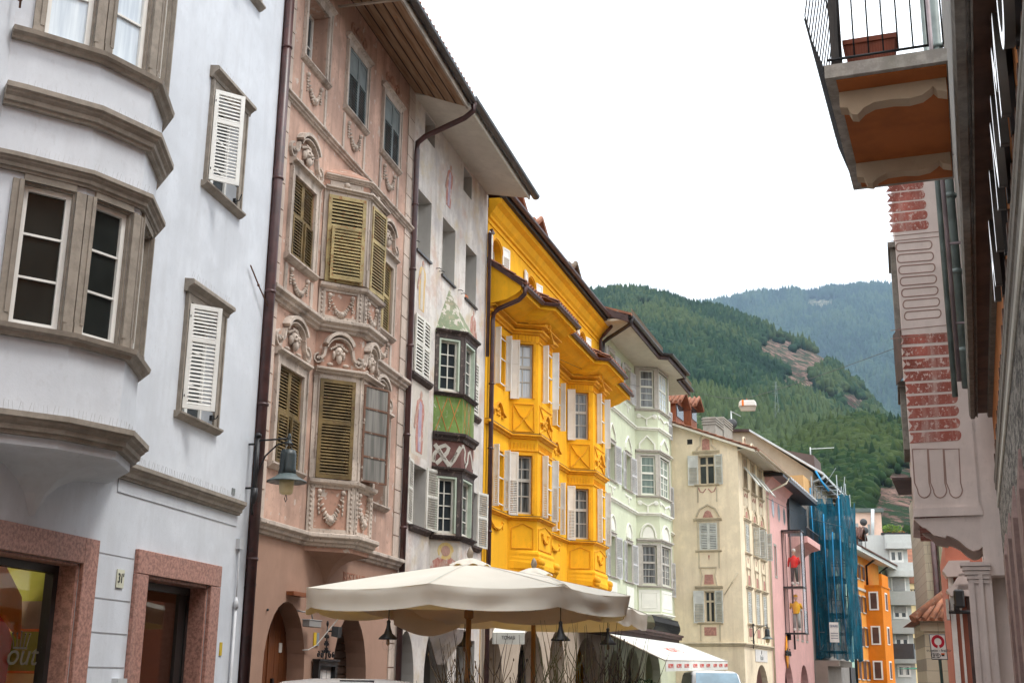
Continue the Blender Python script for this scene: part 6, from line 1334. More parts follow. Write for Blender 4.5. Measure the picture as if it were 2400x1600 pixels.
# green house after it
mK = plaster('sage green render', (.42, .48, .34), (.3, .33, .25), .15, .05)
hK = at_frame('townhouse', Kf, 'narrow sage green house right of the orange house', 'house')
kw = [(1.2, 2.1, z, z + 1.05) for z in (2.2, 4.5, 6.75, 8.95)]
m = MB(); m.wall(-.6, 4.2, 0, 10.2, 0, kw, .25); m.poly([(-.6, -8, 0), (-.6, 0, 0), (-.6, 0, 10.2), (-.6, -8, 10.2)]); m.build('wall', mK, hK)
for h in kw: m = MB(); m.box(h[0], h[1], -.2, -.16, h[2], h[3]); o = m.build('window', M_GLASS, hK); m = MB(); m.box(h[0] - .08, h[1] + .08, 0, .05, h[2] - .1, h[2]); m.build('sill', cW, o)
sg = at_frame('shop_sign', Kf, 'dark hanging sign board in front of the sage green house', 'sign', .6, .9, 3.4)
m = MB(); m.box(-.2, .2, -.9, 1.2, -.0, 1.1); m.build('board', paint('dark sign board', (.05, .06, .07), .5), sg)
# ================================================================ grey-white tower block
TL = fr(101, 2110, 100)
mL = plaster('white-grey render', (.56, .58, .56), (.4, .4, .38), .15, .05); mLg = plaster('grey band render', (.40, .41, .39), (.3, .3, .28), .15, .05)
hL = at_frame('apartment_block', TL, 'grey and white apartment block with broad band balconies and roller shutters', 'building')
tl = lambda a, b, n=0: TL.px(*r8(a, b), n=n)
s0_, s1_ = tl(1168, 800)[0], tl(1345, 900)[0]; ztop = tl(1230, 385)[1]
m = MB(); m.box(s0_ - 2.2, s1_, -9, 0, 0, ztop); m.build('wall', mL, hL)
m = MB(); m.box(s0_ - 6.5, s0_ - 2.2, -9, -.5, 0, tl(1120, 650)[1]); m.build('side_wing', mL, hL)
for k, (y0, y1) in enumerate(((388, 500), (610, 722), (838, 948), (1065, 1175), (1298, 1410))):
    zt_, zb_ = tl(1240, y0)[1], tl(1240, y1)[1]; m = MB(); m.box(s0_ - .1, s1_ + .25, 0, .7, zb_, zt_); m.box(s0_ - .0, s1_ + .3, .7, .76, zb_, zb_ + (zt_ - zb_) * .45); m.build('balcony_band', mL if k < 2 else mLg, hL)
for k, (x0, y0, x1, y1, sh) in enumerate(((1172, 508, 1290, 604, 0), (1185, 730, 1310, 832, 1.), (1200, 958, 1322, 1058, .5), (1213, 1184, 1335, 1290, .35), (1236, 1424, 1350, 1520, 0))):
    a0, z1_ = tl(x0, y0); a1, z0_ = tl(x1, y1)
    o = window(hL, FLAT, a0, a1, z0_, z1_, b=.1, fm=mWhite, gm=M_GLASS2 if k in (0, 4) else M_GLASS, cols=1 if k < 4 else 2, rows=1, fw=.14)
    if sh: m = MB(); m.box(a0 + .1, a1 - .1, .1, .14, z1_ - (z1_ - z0_) * sh, z1_); m.build('roller_shutter', paint('grey roller blind', (.33, .33, .32), .6), o)
# rooftop planting on the block
pb_ = at_frame('planter', TL, 'green and red plants overflowing a terrace planter on the apartment block', 'planter', tl(1215, 370)[0], -.2, ztop)
m = MB(); m.box(-1.0, 1.0, -.1, .25, 0, .18); m.build('trough', mDark, pb_)
def leafmass(m, n, c, r_, size, seed=1):
    rnd = random.Random(seed)
    for _ in range(n):
        d = Vector((rnd.gauss(0, 1), rnd.gauss(0, 1), rnd.gauss(0, 1))).normalized() * rnd.uniform(.45, 1) ** .5
        p = Vector((c[0] + d.x * r_[0], c[1] + d.y * r_[1], c[2] + d.z * r_[2])); a = Vector((rnd.gauss(0, 1), rnd.gauss(0, 1), rnd.gauss(0, 1))).normalized(); b = a.cross(Vector((rnd.gauss(0, 1), rnd.gauss(0, 1), 1))).normalized(); s_ = size * rnd.uniform(.6, 1.3)
        m.poly([tuple(p - a * s_), tuple(p + b * s_ * .5), tuple(p + a * s_), tuple(p - b * s_ * .5)], rnd.randint(0, 1))
fol = [paint('bright leaf green', (.22, .34, .03), .7, .3), paint('mid leaf green', (.10, .20, .03), .7, .3), paint('dark leaf green', (.02, .055, .012), .7, .3), paint('moss leaf', (.05, .10, .02), .7, .3)]
m = MB(); 
for k in range(6): leafmass(m, 160, (-.6 + k * .2, -.2, .45 + .25 * random.random()), (.3, .3, .3), .055, k)
leafmass(m, 160, (0, .05, .25), (1.0, .15, .12), .05, 9); m.build('foliage', fol[:2], pb_, recalc=False)
m = MB(); leafmass(m, 40, (0, .15, .25), (1.0, .12, .08), .045, 5); m.build('flowers', [paint('red flowers', (.5, .03, .02), .7)] * 2, pb_, recalc=False)
# pink rooftop storey behind
TP = fr(112, 2040, 98); tp = lambda a, b: TP.px(*r8(a, b))
hP = at_frame('apartment_block', TP, 'pale pink flat-roofed block rising behind the orange house roof', 'building')
a0, z1_ = tp(770, 208); a1, z0_ = tp(1140, 700)
m = MB(); m.box(a0, a1, -10, 0, 0, z1_); m.build('wall', plaster('pale salmon render', (.74, .52, .42), (.5, .38, .3), .1, .04), hP)
m = MB(); m.box(a0 - .3, a1 + .2, -10.2, .3, z1_, z1_ + .35); m.build('roof', paint('green-grey roof edge', (.10, .12, .11), .6), hP)
for x0, y0, x1, y1 in ((887, 292, 930, 372), (1000, 300, 1025, 385)):
    p_, q_ = tp(x0, y0), tp(x1, y1); window(hP, FLAT, p_[0], q_[0], q_[1], p_[1], b=.02, fm=paint('grey frame', (.3, .32, .32), .5), cols=1, rows=1, fw=.12)
for nm, (xa, ya, yb) in (('flue', (1035, 185, 400)), ('flue', (1045, 400, 600))):
    p_, q_ = tp(xa, ya), tp(xa, yb); m = MB(); m.tube([(p_[0], .4, p_[1]), (q_[0], .4, q_[1])], .15, 8); m.build(nm, paint('white flue', (.62, .66, .68), .4), hP)
for i, (xa, ya) in enumerate(((968, 283), (978, 350))):
    sp_ = fr(95, 2020, 98).px(*r8(xa, ya)); f_ = fr(95, 2020, 98)
    d_ = at_frame('satellite_dish', f_, ('upper' if not i else 'lower') + ' of two dark satellite dishes on the roof pole before the pale pink block', 'satellite dish', sp_[0], 0, sp_[1])
    m = MB(lambda a, b, z: (a, b, z)); m.loft([[(.27 * t * math.cos(k * math.pi / 8), .08 - .08 * t * t, .27 * t * math.sin(k * math.pi / 8)) for k in range(16)] for t in (.02, .4, .75, 1)], 0, True, True); m.build('dish', paint('dark dish', (.05, .052, .055), .5), d_)
    m = MB(); m.tube([(0, .08, 0), (0, .3, -.08)], .015, 5); m.ball((0, .3, -.08), .035, 6, 5); m.build('receiver', M_IRON, d_)
    if i: m = MB(); m.tube([(0, -.05, .9), (0, -.05, -1.4)], .03, 6); m.build('pole', paint('steel pole', (.35, .36, .37), .4), d_)
# ================================================================ cream palazzo far off, stone building and tile-roofed lodge
TM = fr(150, 2150, 100); tm = lambda a, b: TM.px(*q6(a, b))
hM = at_frame('palazzo', TM, 'distant cream building with a reddish hipped roof and small iron balconies', 'building')
a0 = tm(545, 700)[0]; a1 = tm(840, 700)[0]; z1_ = tm(640, 520)[1]; mM = plaster('far cream render', (.74, .58, .32), (.5, .4, .25), .1, .04)
m = MB(); m.box(a0, a1, -14, 0, 0, z1_); m.box(tm(545, 600)[0], tm(590, 600)[0], 0, .8, 0, z1_ - 1.5); m.build('wall', mM, hM)
m = MB(); m.hexa([(a0 - .8, 1.0, z1_), (a1, 1.0, z1_), (a1, -14, z1_), (a0 - .8, -14, z1_)], [(a0 + 2.5, -5, z1_ + 4.5), (a1, -5, z1_ + 4.5), (a1, -9, z1_ + 4.5), (a0 + 2.5, -9, z1_ + 4.5)]); m.build('roof', mBrick, hM)
m = MB(); zc = tm(600, 700)[1]; m.box(a0 - .3, tm(640, 700)[0], 0, 1.0, zc, zc + .9); m.build('lower_roof', mBrick, hM)
for xa in (590, 682):
    for ya in (620, 740, 960, 1140, 1320):
        c_ = tm(xa, ya); window(hM, FLAT, c_[0] - .55, c_[0] + .55, c_[1] - 1.1, c_[1] + 1.2, b=.06, fm=mWhite, cols=1, rows=2, fw=.12)
for ya in (800, 1225):
    c_ = tm(670, ya); m = MB(); m.box(c_[0] - 2.2, c_[0] + 2.2, 0, 1.2, c_[1] - .9, c_[1] - .6); [m.tube([(c_[0] - 2.1 + k * .3, 1.15, c_[1] - .6), (c_[0] - 2.1 + k * .3, 1.15, c_[1] + .5)], .04, 4) for k in range(15)]; m.box(c_[0] - 2.2, c_[0] + 2.2, 1.1, 1.2, c_[1] + .5, c_[1] + .6); m.build('balcony', M_IRON, hM)
TN = fr(62, 2190, 104); tn = lambda a, b: TN.px(*q4(a, b))
mN = NB('ashlar stone', .85, .15); br = mN.n('ShaderNodeTexBrick'); br.inputs['Scale'].default_value = 1.0; br.inputs['Brick Width'].default_value = .95; br.inputs['Row Height'].default_value = .42; br.inputs['Mortar Size'].default_value = .012; br.inputs['Color1'].default_value = (.40, .34, .25, 1); br.inputs['Color2'].default_value = (.33, .28, .2, 1); br.inputs['Mortar'].default_value = (.2, .17, .13, 1)
mN.L(mN.map((1, 1, 1), (math.pi / 2, 0, 0)), br.inputs['Vector']); mN.col(mN.mix(mN.rng(mN.noise(2, 5), .35, .7, 0, .4), br.outputs[0], (.26, .22, .17))); mN.bump(br.outputs[1], .3, -.02); mN = mN.m
hN = at_frame('stone_building', TN, 'beige ashlar stone block standing behind the low tile-roofed lodge', 'building')
p0, p1 = tn(597, 530), tn(1300, 1000); m = MB(); m.box(p0[0], p1[0], -8, 0, 0, p0[1] + 3.5); m.build('wall', mN, hN)
p = tn(690, 700); pipe(hN, [(p[0], .12, p0[1] + 3.4), (p[0], .12, 0)], .14, mat=M_BROWNMETAL)
m = MB(); m.box(tn(720, 600)[0], tn(735, 600)[0], .0, .3, 0, p0[1] + 3.4); m.build('pilaster', paint('olive strip', (.2, .2, .12), .8), hN)
TO = fr(48, 2200, 104); to = lambda a, b: TO.px(*q4(a, b))
hO = at_frame('stone_lodge', TO, 'low pale stone lodge with a curved clay tile roof behind the traffic sign', 'building')
p0, p1 = to(583, 1050), to(1200, 1568); m = MB(); m.box(p0[0], p1[0] + 2, -5, 0, 0, p0[1]); m.box(p0[0] - .12, p1[0], 0, .12, p0[1] - .35, p0[1]); m.build('wall', mN, hO)
m = MB(); ap = to(900, 790); 
prof0 = []; m.hexa([(p0[0] - .4, .5, p0[1]), (p1[0] + 2, .5, p0[1]), (p1[0] + 2, -5.5, p0[1]), (p0[0] - .4, -5.5, p0[1])], [(p0[0] + 4.2, -2.4, p0[1] + 3.4), (p1[0] + 2, -2.4, p0[1] + 3.4), (p1[0] + 2, -2.6, p0[1] + 3.4), (p0[0] + 4.2, -2.6, p0[1] + 3.4)])
for k in range(16):
    t = k / 16.; s_ = p0[0] - .3 + (4.5) * t; m.tube([(s_, .55, p0[1] + .05), (s_ + (p0[0] + 4.2 - s_) * (t * .4 + .0) + .35 * (1 - t), .55 - 3.0 * min(1, t + .12), p0[1] + 3.5 * min(1, t + .12))], .1, 6)
for k in range(16): m.tube([(p0[0] + 4.2 + k * .28, .55, p0[1] + .05), (p0[0] + 4.2 + k * .28, -2.4, p0[1] + 3.5)], .1, 6)
m.tube([(p0[0] - .4, .5, p0[1] + .05), (p0[0] + 4.2, -2.4, p0[1] + 3.5)], .16, 6); m.build('roof', mBrick, hO)
m = MB(); e = to(800, 1380); m.box(e[0], e[0] + 1.6, .01, .05, 0, e[1]); m.build('doorway', mDark, hO)
# market parasol and people tips far down are out of view; a green canvas peeks in
gp_ = fr(90, 2105, 95); c_ = gp_.px(*r8(1400, 1540))
o = at_frame('market_umbrella', gp_, 'green canvas market umbrella far down the street beside the apartment block', 'umbrella', c_[0] + .3, 0, 0)
m = MB(); m.loft([[(1.8 * math.cos(k * math.pi / 4), 1.8 * math.sin(k * math.pi / 4), 2.6) for k in range(8)], [(.05 * math.cos(k * math.pi / 4), .05 * math.sin(k * math.pi / 4), c_[1] + .8) for k in range(8)]]); m.build('canopy', paint('green canvas', (.01, .16, .09), .8), o)
m = MB(); m.tube([(0, 0, 0), (0, 0, 2.7)], .04, 6); m.build('pole', cW, o)
wall_lantern(Kf, 9.0, 6.2, 1.6, 'black wall lantern far down the street before the apartment block', 'wall lanterns on brackets')
# ================================================================ right side of the street, hugging the viewer
ar = az(2300)
RR = Frame((0, 0), ar + math.pi)       # s runs back towards the viewer, so things ahead have negative s; n points left into the street
def ext(m, prof, d0, d1, mi=0): m.loft([[(-d0, n, z) for n, z in prof], [(-d1, n, z) for n, z in prof]], mi)
mQo = plaster('burnt orange render', (.50, .20, .075), (.3, .13, .06), .3, .1, bump=.2); mQs = stone('grey moulded stone', (.20, .18, .155), .3, 8, .15, .75); mQb = paint('brown timber soffit', (.13, .065, .04), .7, .25)
mGr = NB('rough speckled granite', .85, .2); v1 = mGr.noise(13, 8, mGr.map((.28, 1, 1)), ro=.8); mGr.col(mGr.mix(mGr.rng(v1, .44, .56), (.07, .065, .06), (.36, .33, .29))); mGr.bump(v1, .9, .05); mGr = mGr.m
mMv = stone('mauve stone', (.27, .17, .15), .25, 6, .2, .7)
hQ = at_frame('townhouse', RR, 'dark orange and granite house wall close on the right with a heavy moulded cornice', 'house', -8)
hQ_off = lambda o: o
# everything of this house is measured from the viewer's line; shift into the house's own origin 8 m ahead
class MQ(MB):
    def P(m, a, b, z): return MB.P(m, a + 8, b, z)
D0, D1 = 1.5, 21.8
m = MQ(); ext(m, [(-.50, 0), (-.50, 4.45), (-1.8, 4.45), (-1.8, 0)], D0, D1); m.build('granite_wall', mGr, hQ)
m = MQ(); ext(m, [(-.49, 4.45), (-.475, 4.47), (-.475, 4.56), (-.50, 4.6), (-1.5, 4.6), (-1.5, 4.45)], D0, D1); m.build('string_course', stone('pale stone edge', (.50, .48, .42), .12, 9, .15), hQ)
m = MQ(); ext(m, [(-.50, 4.6), (-.485, 4.63), (-.485, 4.74), (-.468, 4.76), (-.468, 4.86), (-.46, 4.88), (-.46, 4.93), (-.5, 4.96), (-1.5, 4.96), (-1.5, 4.6)], D0, D1); m.build('cornice', mQs, hQ)
m = MQ(); ext(m, [(-.525, 4.96), (-.525, 6.05), (-1.5, 6.05), (-1.5, 4.96)], D0, D1); ext(m, [(-.25, 6.2), (-.25, 12), (-1.5, 12), (-1.5, 6.2)], 8, D1, 1); ext(m, [(-.56, 0), (-.56, 12), (-8, 12), (-8, 0)], -26, 8); m.build('wall', [mQo, mQs], hQ)
m = MQ(); ext(m, [(-.30, 6.05), (-.45, 6.05), (-.45, 6.1), (-.30, 6.1)], D0, D1); m.build('soffit', mQb, hQ)
m = MQ(); ext(m, [(-.175, 6.0), (-.185, 5.96), (-.25, 5.96), (-.266, 6.0), (-.28, 6.0), (-.285, 5.98), (-.30, 5.98), (-.32, 6.2), (-.165, 6.2), (-.165, 6.03)], D0, D1); ext(m, [(-.45, 6.0), (-.465, 5.97), (-.525, 5.97), (-.525, 6.12), (-.45, 6.12)], D0, D1); m.build('eaves_moulding', mQs, hQ)
m = MQ()
for k in range(60):
    d = 3 + k * .31; m.box(-d, -d + .12, -.53, -.485 + random.uniform(-.01, .01), 5.0, 5.2)
m.build('dentils', mQb, hQ)
# windows of the upper floors behind the viewer (seen only as reflections in the panes opposite)
for k in range(8):
    for z in (2.9, 5.4, 8.0):
        d = -22 + k * 3.6
        m = MQ(); m.box(-d, -d + 1.2, -.56, -.5, z, z + .08); m.box(-d - .1, -d, -.56, -.5, z, z + 1.7); m.box(-d + 1.2, -d + 1.3, -.56, -.5, z, z + 1.7); m.box(-d - .1, -d + 1.3, -.56, -.48, z + 1.7, z + 1.82); m.box(-d + .57, -d + .63, -.56, -.52, z + .08, z + 1.7); o = m.build('window', mWhite, hQ)
        m = MQ(); m.box(-d, -d + 1.2, -.559, -.545, z + .08, z + 1.7); m.build('pane', M_GLASS, o)
# dark reveals between mauve piers along the granite base, plus the grey moulded lintel bands
for k in range(7):
    d = 4.6 + k * 2.3; m = MQ(); m.box(-d - .9, -d, -.498, -.44, 0, 3.2 + .03 * k); m.hexa([(-d - .9, -.498, 3.2 + .03 * k), (-d, -.498, 3.2 + .03 * k), (-d, -.44, 3.2 + .03 * k), (-d - .9, -.44, 3.2 + .03 * k)], [(-d - .55, -.498, 3.7), (-d - .35, -.498, 3.7), (-d - .35, -.48, 3.7), (-d - .55, -.48, 3.7)]); m.build('pier', mMv, hQ)
mAcr = emis('white acrylic with added glow', (.85, .88, .92), .75)  # faint glow added so the letter faces read white
# sign of white channel letters seen almost edge-on
sgn = at_frame('channel_letter_sign', RR, 'white channel letters on grey sides seen edge-on along the orange wall', 'sign', -8, -.47, 5.45)
for k, ch in enumerate('OMNIA'):
    d = 6.9 + k * 1.25 - 8
    Xl = lambda a, b, z: (a, b, z)
    t = text_mesh(ch, 1.05, mAcr, 'letter', .03)
    for v in t.data.vertices: x, y, zz = v.co; v.co = (x * .85 - d, -(zz + .03), y + .05)
    t.parent = sgn
    t.data.materials.append(paint('grey letter return', (.09, .085, .08), .5))
    for p_ in t.data.polygons: p_.material_index = 0 if p_.normal.y < -.5 else 1
m = MB()
for k in range(5): m.box(-(6.9 + k * 1.25 - 8) - .05, -(6.9 + k * 1.25 - 8) + .05, -.05, .0, -.3, .35)
m.build('fixing', M_IRON, sgn)
# rain pipes
pz_ = lambda x, y, z: RR.pz(x, y, z)
m = MQ(); m.tube([(-20, -.15, 6.1), (-20, -.15, 14)], .07, 10); 
for z in (6.7, 8.0, 9.3, 10.6, 12): m.lathe((-20, -.15, z), [(.07, -.04), (.088, -.04), (.088, .04), (.07, .04)], 10); m.box(-20.05, -19.95, -.32, -.2, z - .015, z + .015)
m.build('downpipe', paint('grey-green pipe', (.13, .16, .15), .5, .2), hQ)
m = MQ(); m.tube([(-19.5, -.05, 6.1), (-19.5, -.05, 14)], .035, 8)
for z in (7, 8.3, 9.8): m.box(-19.52, -19.48, -.3, -.05, z, z + .03)
m.build('cable_conduit', paint('dull mauve conduit', (.20, .15, .16), .5, .2), hQ)
m = MQ(); m.tube([(-20.6, .03, 6.1), (-20.6, .03, 14)], .045, 8); m.build('cable_conduit', bpy.data.materials['grey-green pipe'], hQ)
# balcony
zB = 6.15
nl, fl_ = RR.pz(1930, 185, zB), RR.pz(2000, 432, zB)
bS0, bS1, bN = nl[0], fl_[0] - .15, (nl[1] + fl_[1]) / 2
mCo = stone('weathered concrete slab', (.46, .42, .38), .3, 7, .3, .85, (.16, .17, .10), .75)
m = MQ(); m.box(bS1, bS0, -.13, bN, zB, zB + .11); bal = m.build('balcony', mCo, hQ)
m = MQ(); m.box(bS1 + .08, bS0 - .05, -.12, bN - .08, zB - .012, zB - .001); m.build('painted_underside', paint('brick orange paint', (.44, .13, .03), .85, .12), bal)
bw = bN - .08
wave = [(-.11, 0), (bw, 0), (bw, -.13), (bw - .06, -.14), (bw - .085, -.2), (bw - .13, -.21), (bw - .18, -.16), (bw - .26, -.125), (bw - .4, -.12), (bw - .52, -.135), (bw - .62, -.12), (bw - .68, -.08), (bw - .7, -.06), (bw - .73, -.1), (-.11, -.12)]
mBk = plaster('beige bracket', (.50, .38, .27), (.36, .28, .2), .2, .06, bump=.1)
for (x, y) in ((1961, 214), (2006, 380)):
    s_ = RR.pz(x, y, zB)[0]; m = MQ(); pts = [(n, zB - .013 + z) for n, z in wave]; m.loft([[(s_, n, z) for n, z in pts], [(s_ - .14, n, z) for n, z in pts]]); m.build('bracket', mBk, bal)
m = MQ()
npost = 8
for k in range(npost): n_ = bN - .12 - k * (bN + .1) / npost; m.tube([(bS0 - .04, n_, zB + .16), (bS0 - .04, n_, zB + 1.2)], .007, 5)
m.tube([(bS0 - .04, bN - .02, zB + .17), (bS0 - .04, .0, zB + .17)], .011, 5); m.tube([(bS0 - .04, bN - .02, zB + 1.2), (bS0 - .04, .0, zB + 1.2)], .015, 5)
k = 0
while bS0 - .1 - k * .13 > bS1:
    s_ = bS0 - .06 - k * .13; m.tube([(s_, bN - .01, zB + .0), (s_, bN + .02, zB + .15), (s_, bN + .10, zB + .4), (s_, bN + .13, zB + .6), (s_, bN + .03, zB + 1.2)], .006, 5); k += 1
for dz, dn in ((.12, .01), (.46, .11), (.56, .13), (1.2, .03)): m.tube([(bS0 - .04, bN + dn, zB + dz), (bS1, bN + dn, zB + dz)], .008, 5)
m.build('railing', M_IRON, bal)
m = MQ(); m.box(bS0 - .14, bS0 - .06, bN - .13, bN - .05, zB + .11, zB + 1.4); m.build('corner_post', wood('old dark post', (.06, .05, .045), (.02, .018, .017), (3, 3, .3)), bal)
pl = at_frame('balcony_planter', RR, 'empty rectangular terracotta planter on the balcony behind the railing', 'planter', bS0 - .28, bN - .34, zB + .11)
m = MB(); m.hexa([(-.09, -.17, 0), (.09, -.17, 0), (.09, .17, 0), (-.09, .17, 0)], [(-.11, -.19, .24), (.11, -.19, .24), (.11, .19, .24), (-.11, .19, .24)]); m.box(-.125, .125, -.205, .205, .235, .275)
for k in range(16): m.box(.095, .112, -.16 + k * .021, -.152 + k * .021, .01, .23)
m.build('trough', paint('terracotta plastic', (.27, .07, .035), .7, .2), pl)
# ================================================================ oriel house with sgraffito
DP = 22.0
fo = RR.pz(2146, 1211, 4.4)
P1 = (-fo[0], fo[1]); 
PF = Frame(RR.w(fo[0], 0)[:2], ar + math.pi / 2)      # its end wall faces the viewer: s to the right from the viewer's line
hR = at_frame('townhouse', RR, 'pinkish-white house on the right whose oriel carries dark red sgraffito ovals', 'house', fo[0])
class MR(MB):
    def P(m, a, b, z): return MB.P(m, a - fo[0], b, z)
mP = plaster('pinkish-white render', (.60, .50, .46), (.42, .34, .31), .3, .07, bump=.2); mPr = plaster('worn sgraffito red', (.34, .105, .08), (.5, .36, .32), .9, .3, (.50, .36, .32), .02, .3, fine=2.2)
mPl = paint('incised line', (.27, .17, .14), .9)
nn = fo[1]; cor = [(fo[0], nn), (fo[0] - 3.2, nn + .16), (fo[0] - 4.8, .1)]
m = MR(); m.slab([(fo[0], -.25), (fo[0], nn), cor[1], cor[2], (fo[0] - 4.8, -.25)], 4.55, 10.9); bo = m.build('oriel', mP, hR)
m = MR(); m.slab([(fo[0] + .03, -.25), (fo[0] + .03, nn + .03), (cor[1][0], cor[1][1] + .03), cor[2], (fo[0] - 4.8, -.25)], 4.40, 4.55); m.build('base_moulding', mP, bo)
XE = lambda a, b, z: (b, -a, z)       # on the end wall: a to the right, b towards the viewer
class ME(MB):
    def P(m, a, b, z):
        return MB.P(m, b, -a, z)
pe = lambda k, pts: [PF.px(*k(a, b)) for a, b in pts]
def tongue(pl_, pr_, h0, h1, zig=True):
    """outline: zig-zag or round left end, round right end"""
    (xl, zl), (xr, zr) = pl_, pr_; zc_l, zc_r = (h0[0] + h1[0]) / 2, 0
    return None
def tng(k, xl, xr, yt, yb, sl, mt, nm, zig=True, outline=False):
    """horizontal tongue between close-up columns xl..xr and rows yt..yb (rows taken at xl; sl = rise per column)"""
    P_ = lambda x, y: PF.px(*k(x, y + (x - xl) * sl)); hh = yb - yt; r_ = hh / 2; pts = []
    for t in range(9): a = math.pi / 2 - math.pi * t / 8; pts.append(P_(xr - r_ * .8 + r_ * .8 * math.cos(a), (yt + yb) / 2 - r_ * math.sin(a)))
    if zig: pts += [P_(xl, yb), P_(xl + r_ * .75, (yt + yb) / 2), P_(xl, yt)]
    else:
        for t in range(9): a = -math.pi / 2 - math.pi * t / 8; pts.append(P_(xl + r_ * .8 + r_ * .8 * math.cos(a), (yt + yb) / 2 - r_ * math.sin(a)))
    m = ME()
    if outline: flatband(m, pts + [pts[0]], .022, .001, .006)
    else: m.prism(pts, .001, .004)
    m.build(nm, mt, bo)
for k in range(-3, 5): tng(q2, 140 + 8 * k, 490 + 12 * k, 121 + 93 * k, 200 + 93 * k, -.10, mPr, 'sgraffito_oval')
for k in range(7): tng(q2, 235 + 13 * k, 565 + 14 * k, 668 + 105 * k, 742 + 105 * k, -.08, mPl, 'incised_oval', zig=False, outline=True)
for k in range(9): tng(q3, 247 + 10 * k, 680 + 10 * k, 20 + 102 * k, 98 + 103 * k, -.06, mPr, 'sgraffito_oval')
for k in range(3):
    pts = pe(q3, [(345 + 135 * k, 972 - 6 * k)] ) ; xl = 350 + 132 * k; pts = pe(q3, [(xl, 970), (xl + 20, 1250)] + [(xl + 100 - 55 * math.cos(math.pi * t / 8), 1310 + 65 * math.sin(math.pi * t / 8)) for t in range(9)] + [(xl + 140, 1250), (xl + 125, 965), (xl, 970)])
    m = ME(); flatband(m, pts, .02, .001, .006); m.build('incised_oval', mPl, bo)
for y in (603, 648, 1468, 1433 + 110): 
    e = pe(q2, [(185, y), (800, y - 60)]); m = ME(); flatband(m, e, .014, .001, .006); m.build('incised_line', mPl, bo)
# window surround and shutter edges on the street face of the oriel
XO = face_x(cor[1], cor[0])
for z0, z1 in ((8.0, 9.6), (5.75, 6.9)):
    m = MR(); q_ = lambda t, o: (fo[0] - 3.2 * t, nn + .16 * t + o)
    m.slab([q_(.3, 0), q_(.3, .1), q_(.75, .1), q_(.75, 0)], z0, z1); m.slab([q_(.27, 0), q_(.27, .14), q_(.78, .14), q_(.78, 0)], z1, z1 + .1); m.build('window_surround', mQs, bo)
m = MR(); m.slab([q_(.1, .03), q_(.3, .16), q_(.32, .16), q_(.12, .03)], 6.95, 7.9); m.build('shutter', mBrn, bo)
m = MR(); m.box(fo[0] - 4, fo[0] - 2, nn - .1, nn + .45, 5.35, 5.4); m.build('sill', mBrn, bo)
# curved consoles carrying the oriel, arcade pier with capital below
cp_ = pe(q4, [(500, 195), (1075, 165), (1085, 420), (1050, 452), (1000, 462), (940, 430), (880, 375), (820, 345), (775, 332), (770, 352), (668, 330), (640, 300), (600, 268), (575, 262)])
for off in (0, -1.6):
    m = MB(lambda a, b, z: (b, -a, z)); m.prism(cp_, off - .22, off - .02); m.build('console', mP, bo)
m = MR(); m.slab([(fo[0] - .05, -.2), (fo[0] - .05, nn - .05), (fo[0] - 3, nn + .05), (fo[0] - 3, -.2)], 4.3, 4.41); m.build('soffit', mPr, bo)
def pier_px(x0, x1, y0, y1, b0, b1, mt, nm):
    e = pe(q4, [(x0, y0), (x1, y1)]); m = ME(); m.box(e[0][0], e[1][0], b0, b1, 0, e[0][1]); return m.build(nm, mt, hR)
pier_px(950, 1230, 640, 1568, -.5, .02, mP, 'pier'); pier_px(1000, 1040, 640, 1568, .021, .05, mP, 'fluting'); pier_px(1075, 1120, 640, 1568, .021, .09, mP, 'fluting')
e0, e1 = pe(q4, [(890, 560), (1100, 690)]); 
for k in range(5): m = ME(); m.box(e0[0] + .03 * k, e1[0] + .1 - .01 * k, -.3, .14 - .022 * k, e0[1] - .07 * (k + 1), e0[1] - .07 * k - .008); m.build('capital', mP, hR)
m = MR(); m.box(fo[0] - 9, fo[0] - .6, -6, -.25, 0, 11.0); m.build('wall', mP, hR)
m = ME(); m.box(.2, 1.2, -.6, .0, 3.4, 10.9); m.build('wall_return', mP, hR)
# ================================================================ red and white painted house beyond
TR = fr(34, 2250, 108); tr_ = lambda a, b: TR.px(*q4(a, b))
hS = at_frame('townhouse', TR, 'terracotta red house with white painted pilasters beyond the oriel house', 'house')
mRd = plaster('terracotta red render', (.42, .15, .10), (.3, .12, .08), .2, .06)
a0 = tr_(815, 1100)[0]; zt_ = tr_(780, 560)[1]
m = MB(); m.box(a0, a0 + 6, -8, 0, 0, zt_ + .6); m.build('wall', mRd, hS)
for x0, x1 in ((828, 872), (905, 925)):
    e, f_ = tr_(x0, 1200), tr_(x1, 1200); m = MB(); m.box(e[0], f_[0], 0, .1, 0, zt_ - .1); m.build('pilaster', cW, hS)
for x0, y0, x1, y1 in ((735, 560, 800, 640), (825, 665, 890, 750), (770, 755, 840, 800)):
    e, f_ = tr_(x0, y0), tr_(x1, y1); m = MB(); m.prism([(e[0], f_[1]), (f_[0], e[1]), (f_[0] + .5, e[1]), (f_[0] + .5, f_[1] - .15), (e[0] + .1, f_[1] - .15)], -.5, .5); m.build('cornice', mP, hS)
m = MB(); e, f_ = tr_(770, 870), tr_(805, 1040); m.box(e[0], f_[0], -.2, .3, f_[1], e[1]); m.build('hanging_sign', mEf, hS)
m = MB(); e = tr_(925, 700); m.box(e[0], e[0] + .35, .1, .25, 0, e[1]); m.build('dark_gap_strip', mBrn, hS)  # dark strip put in for the shaded gap beside the red house
sp = at_frame('spotlight', TR, 'black box spotlight on an arm under the oriel', 'spotlight', tr_(850, 850)[0], .6, tr_(850, 850)[1])
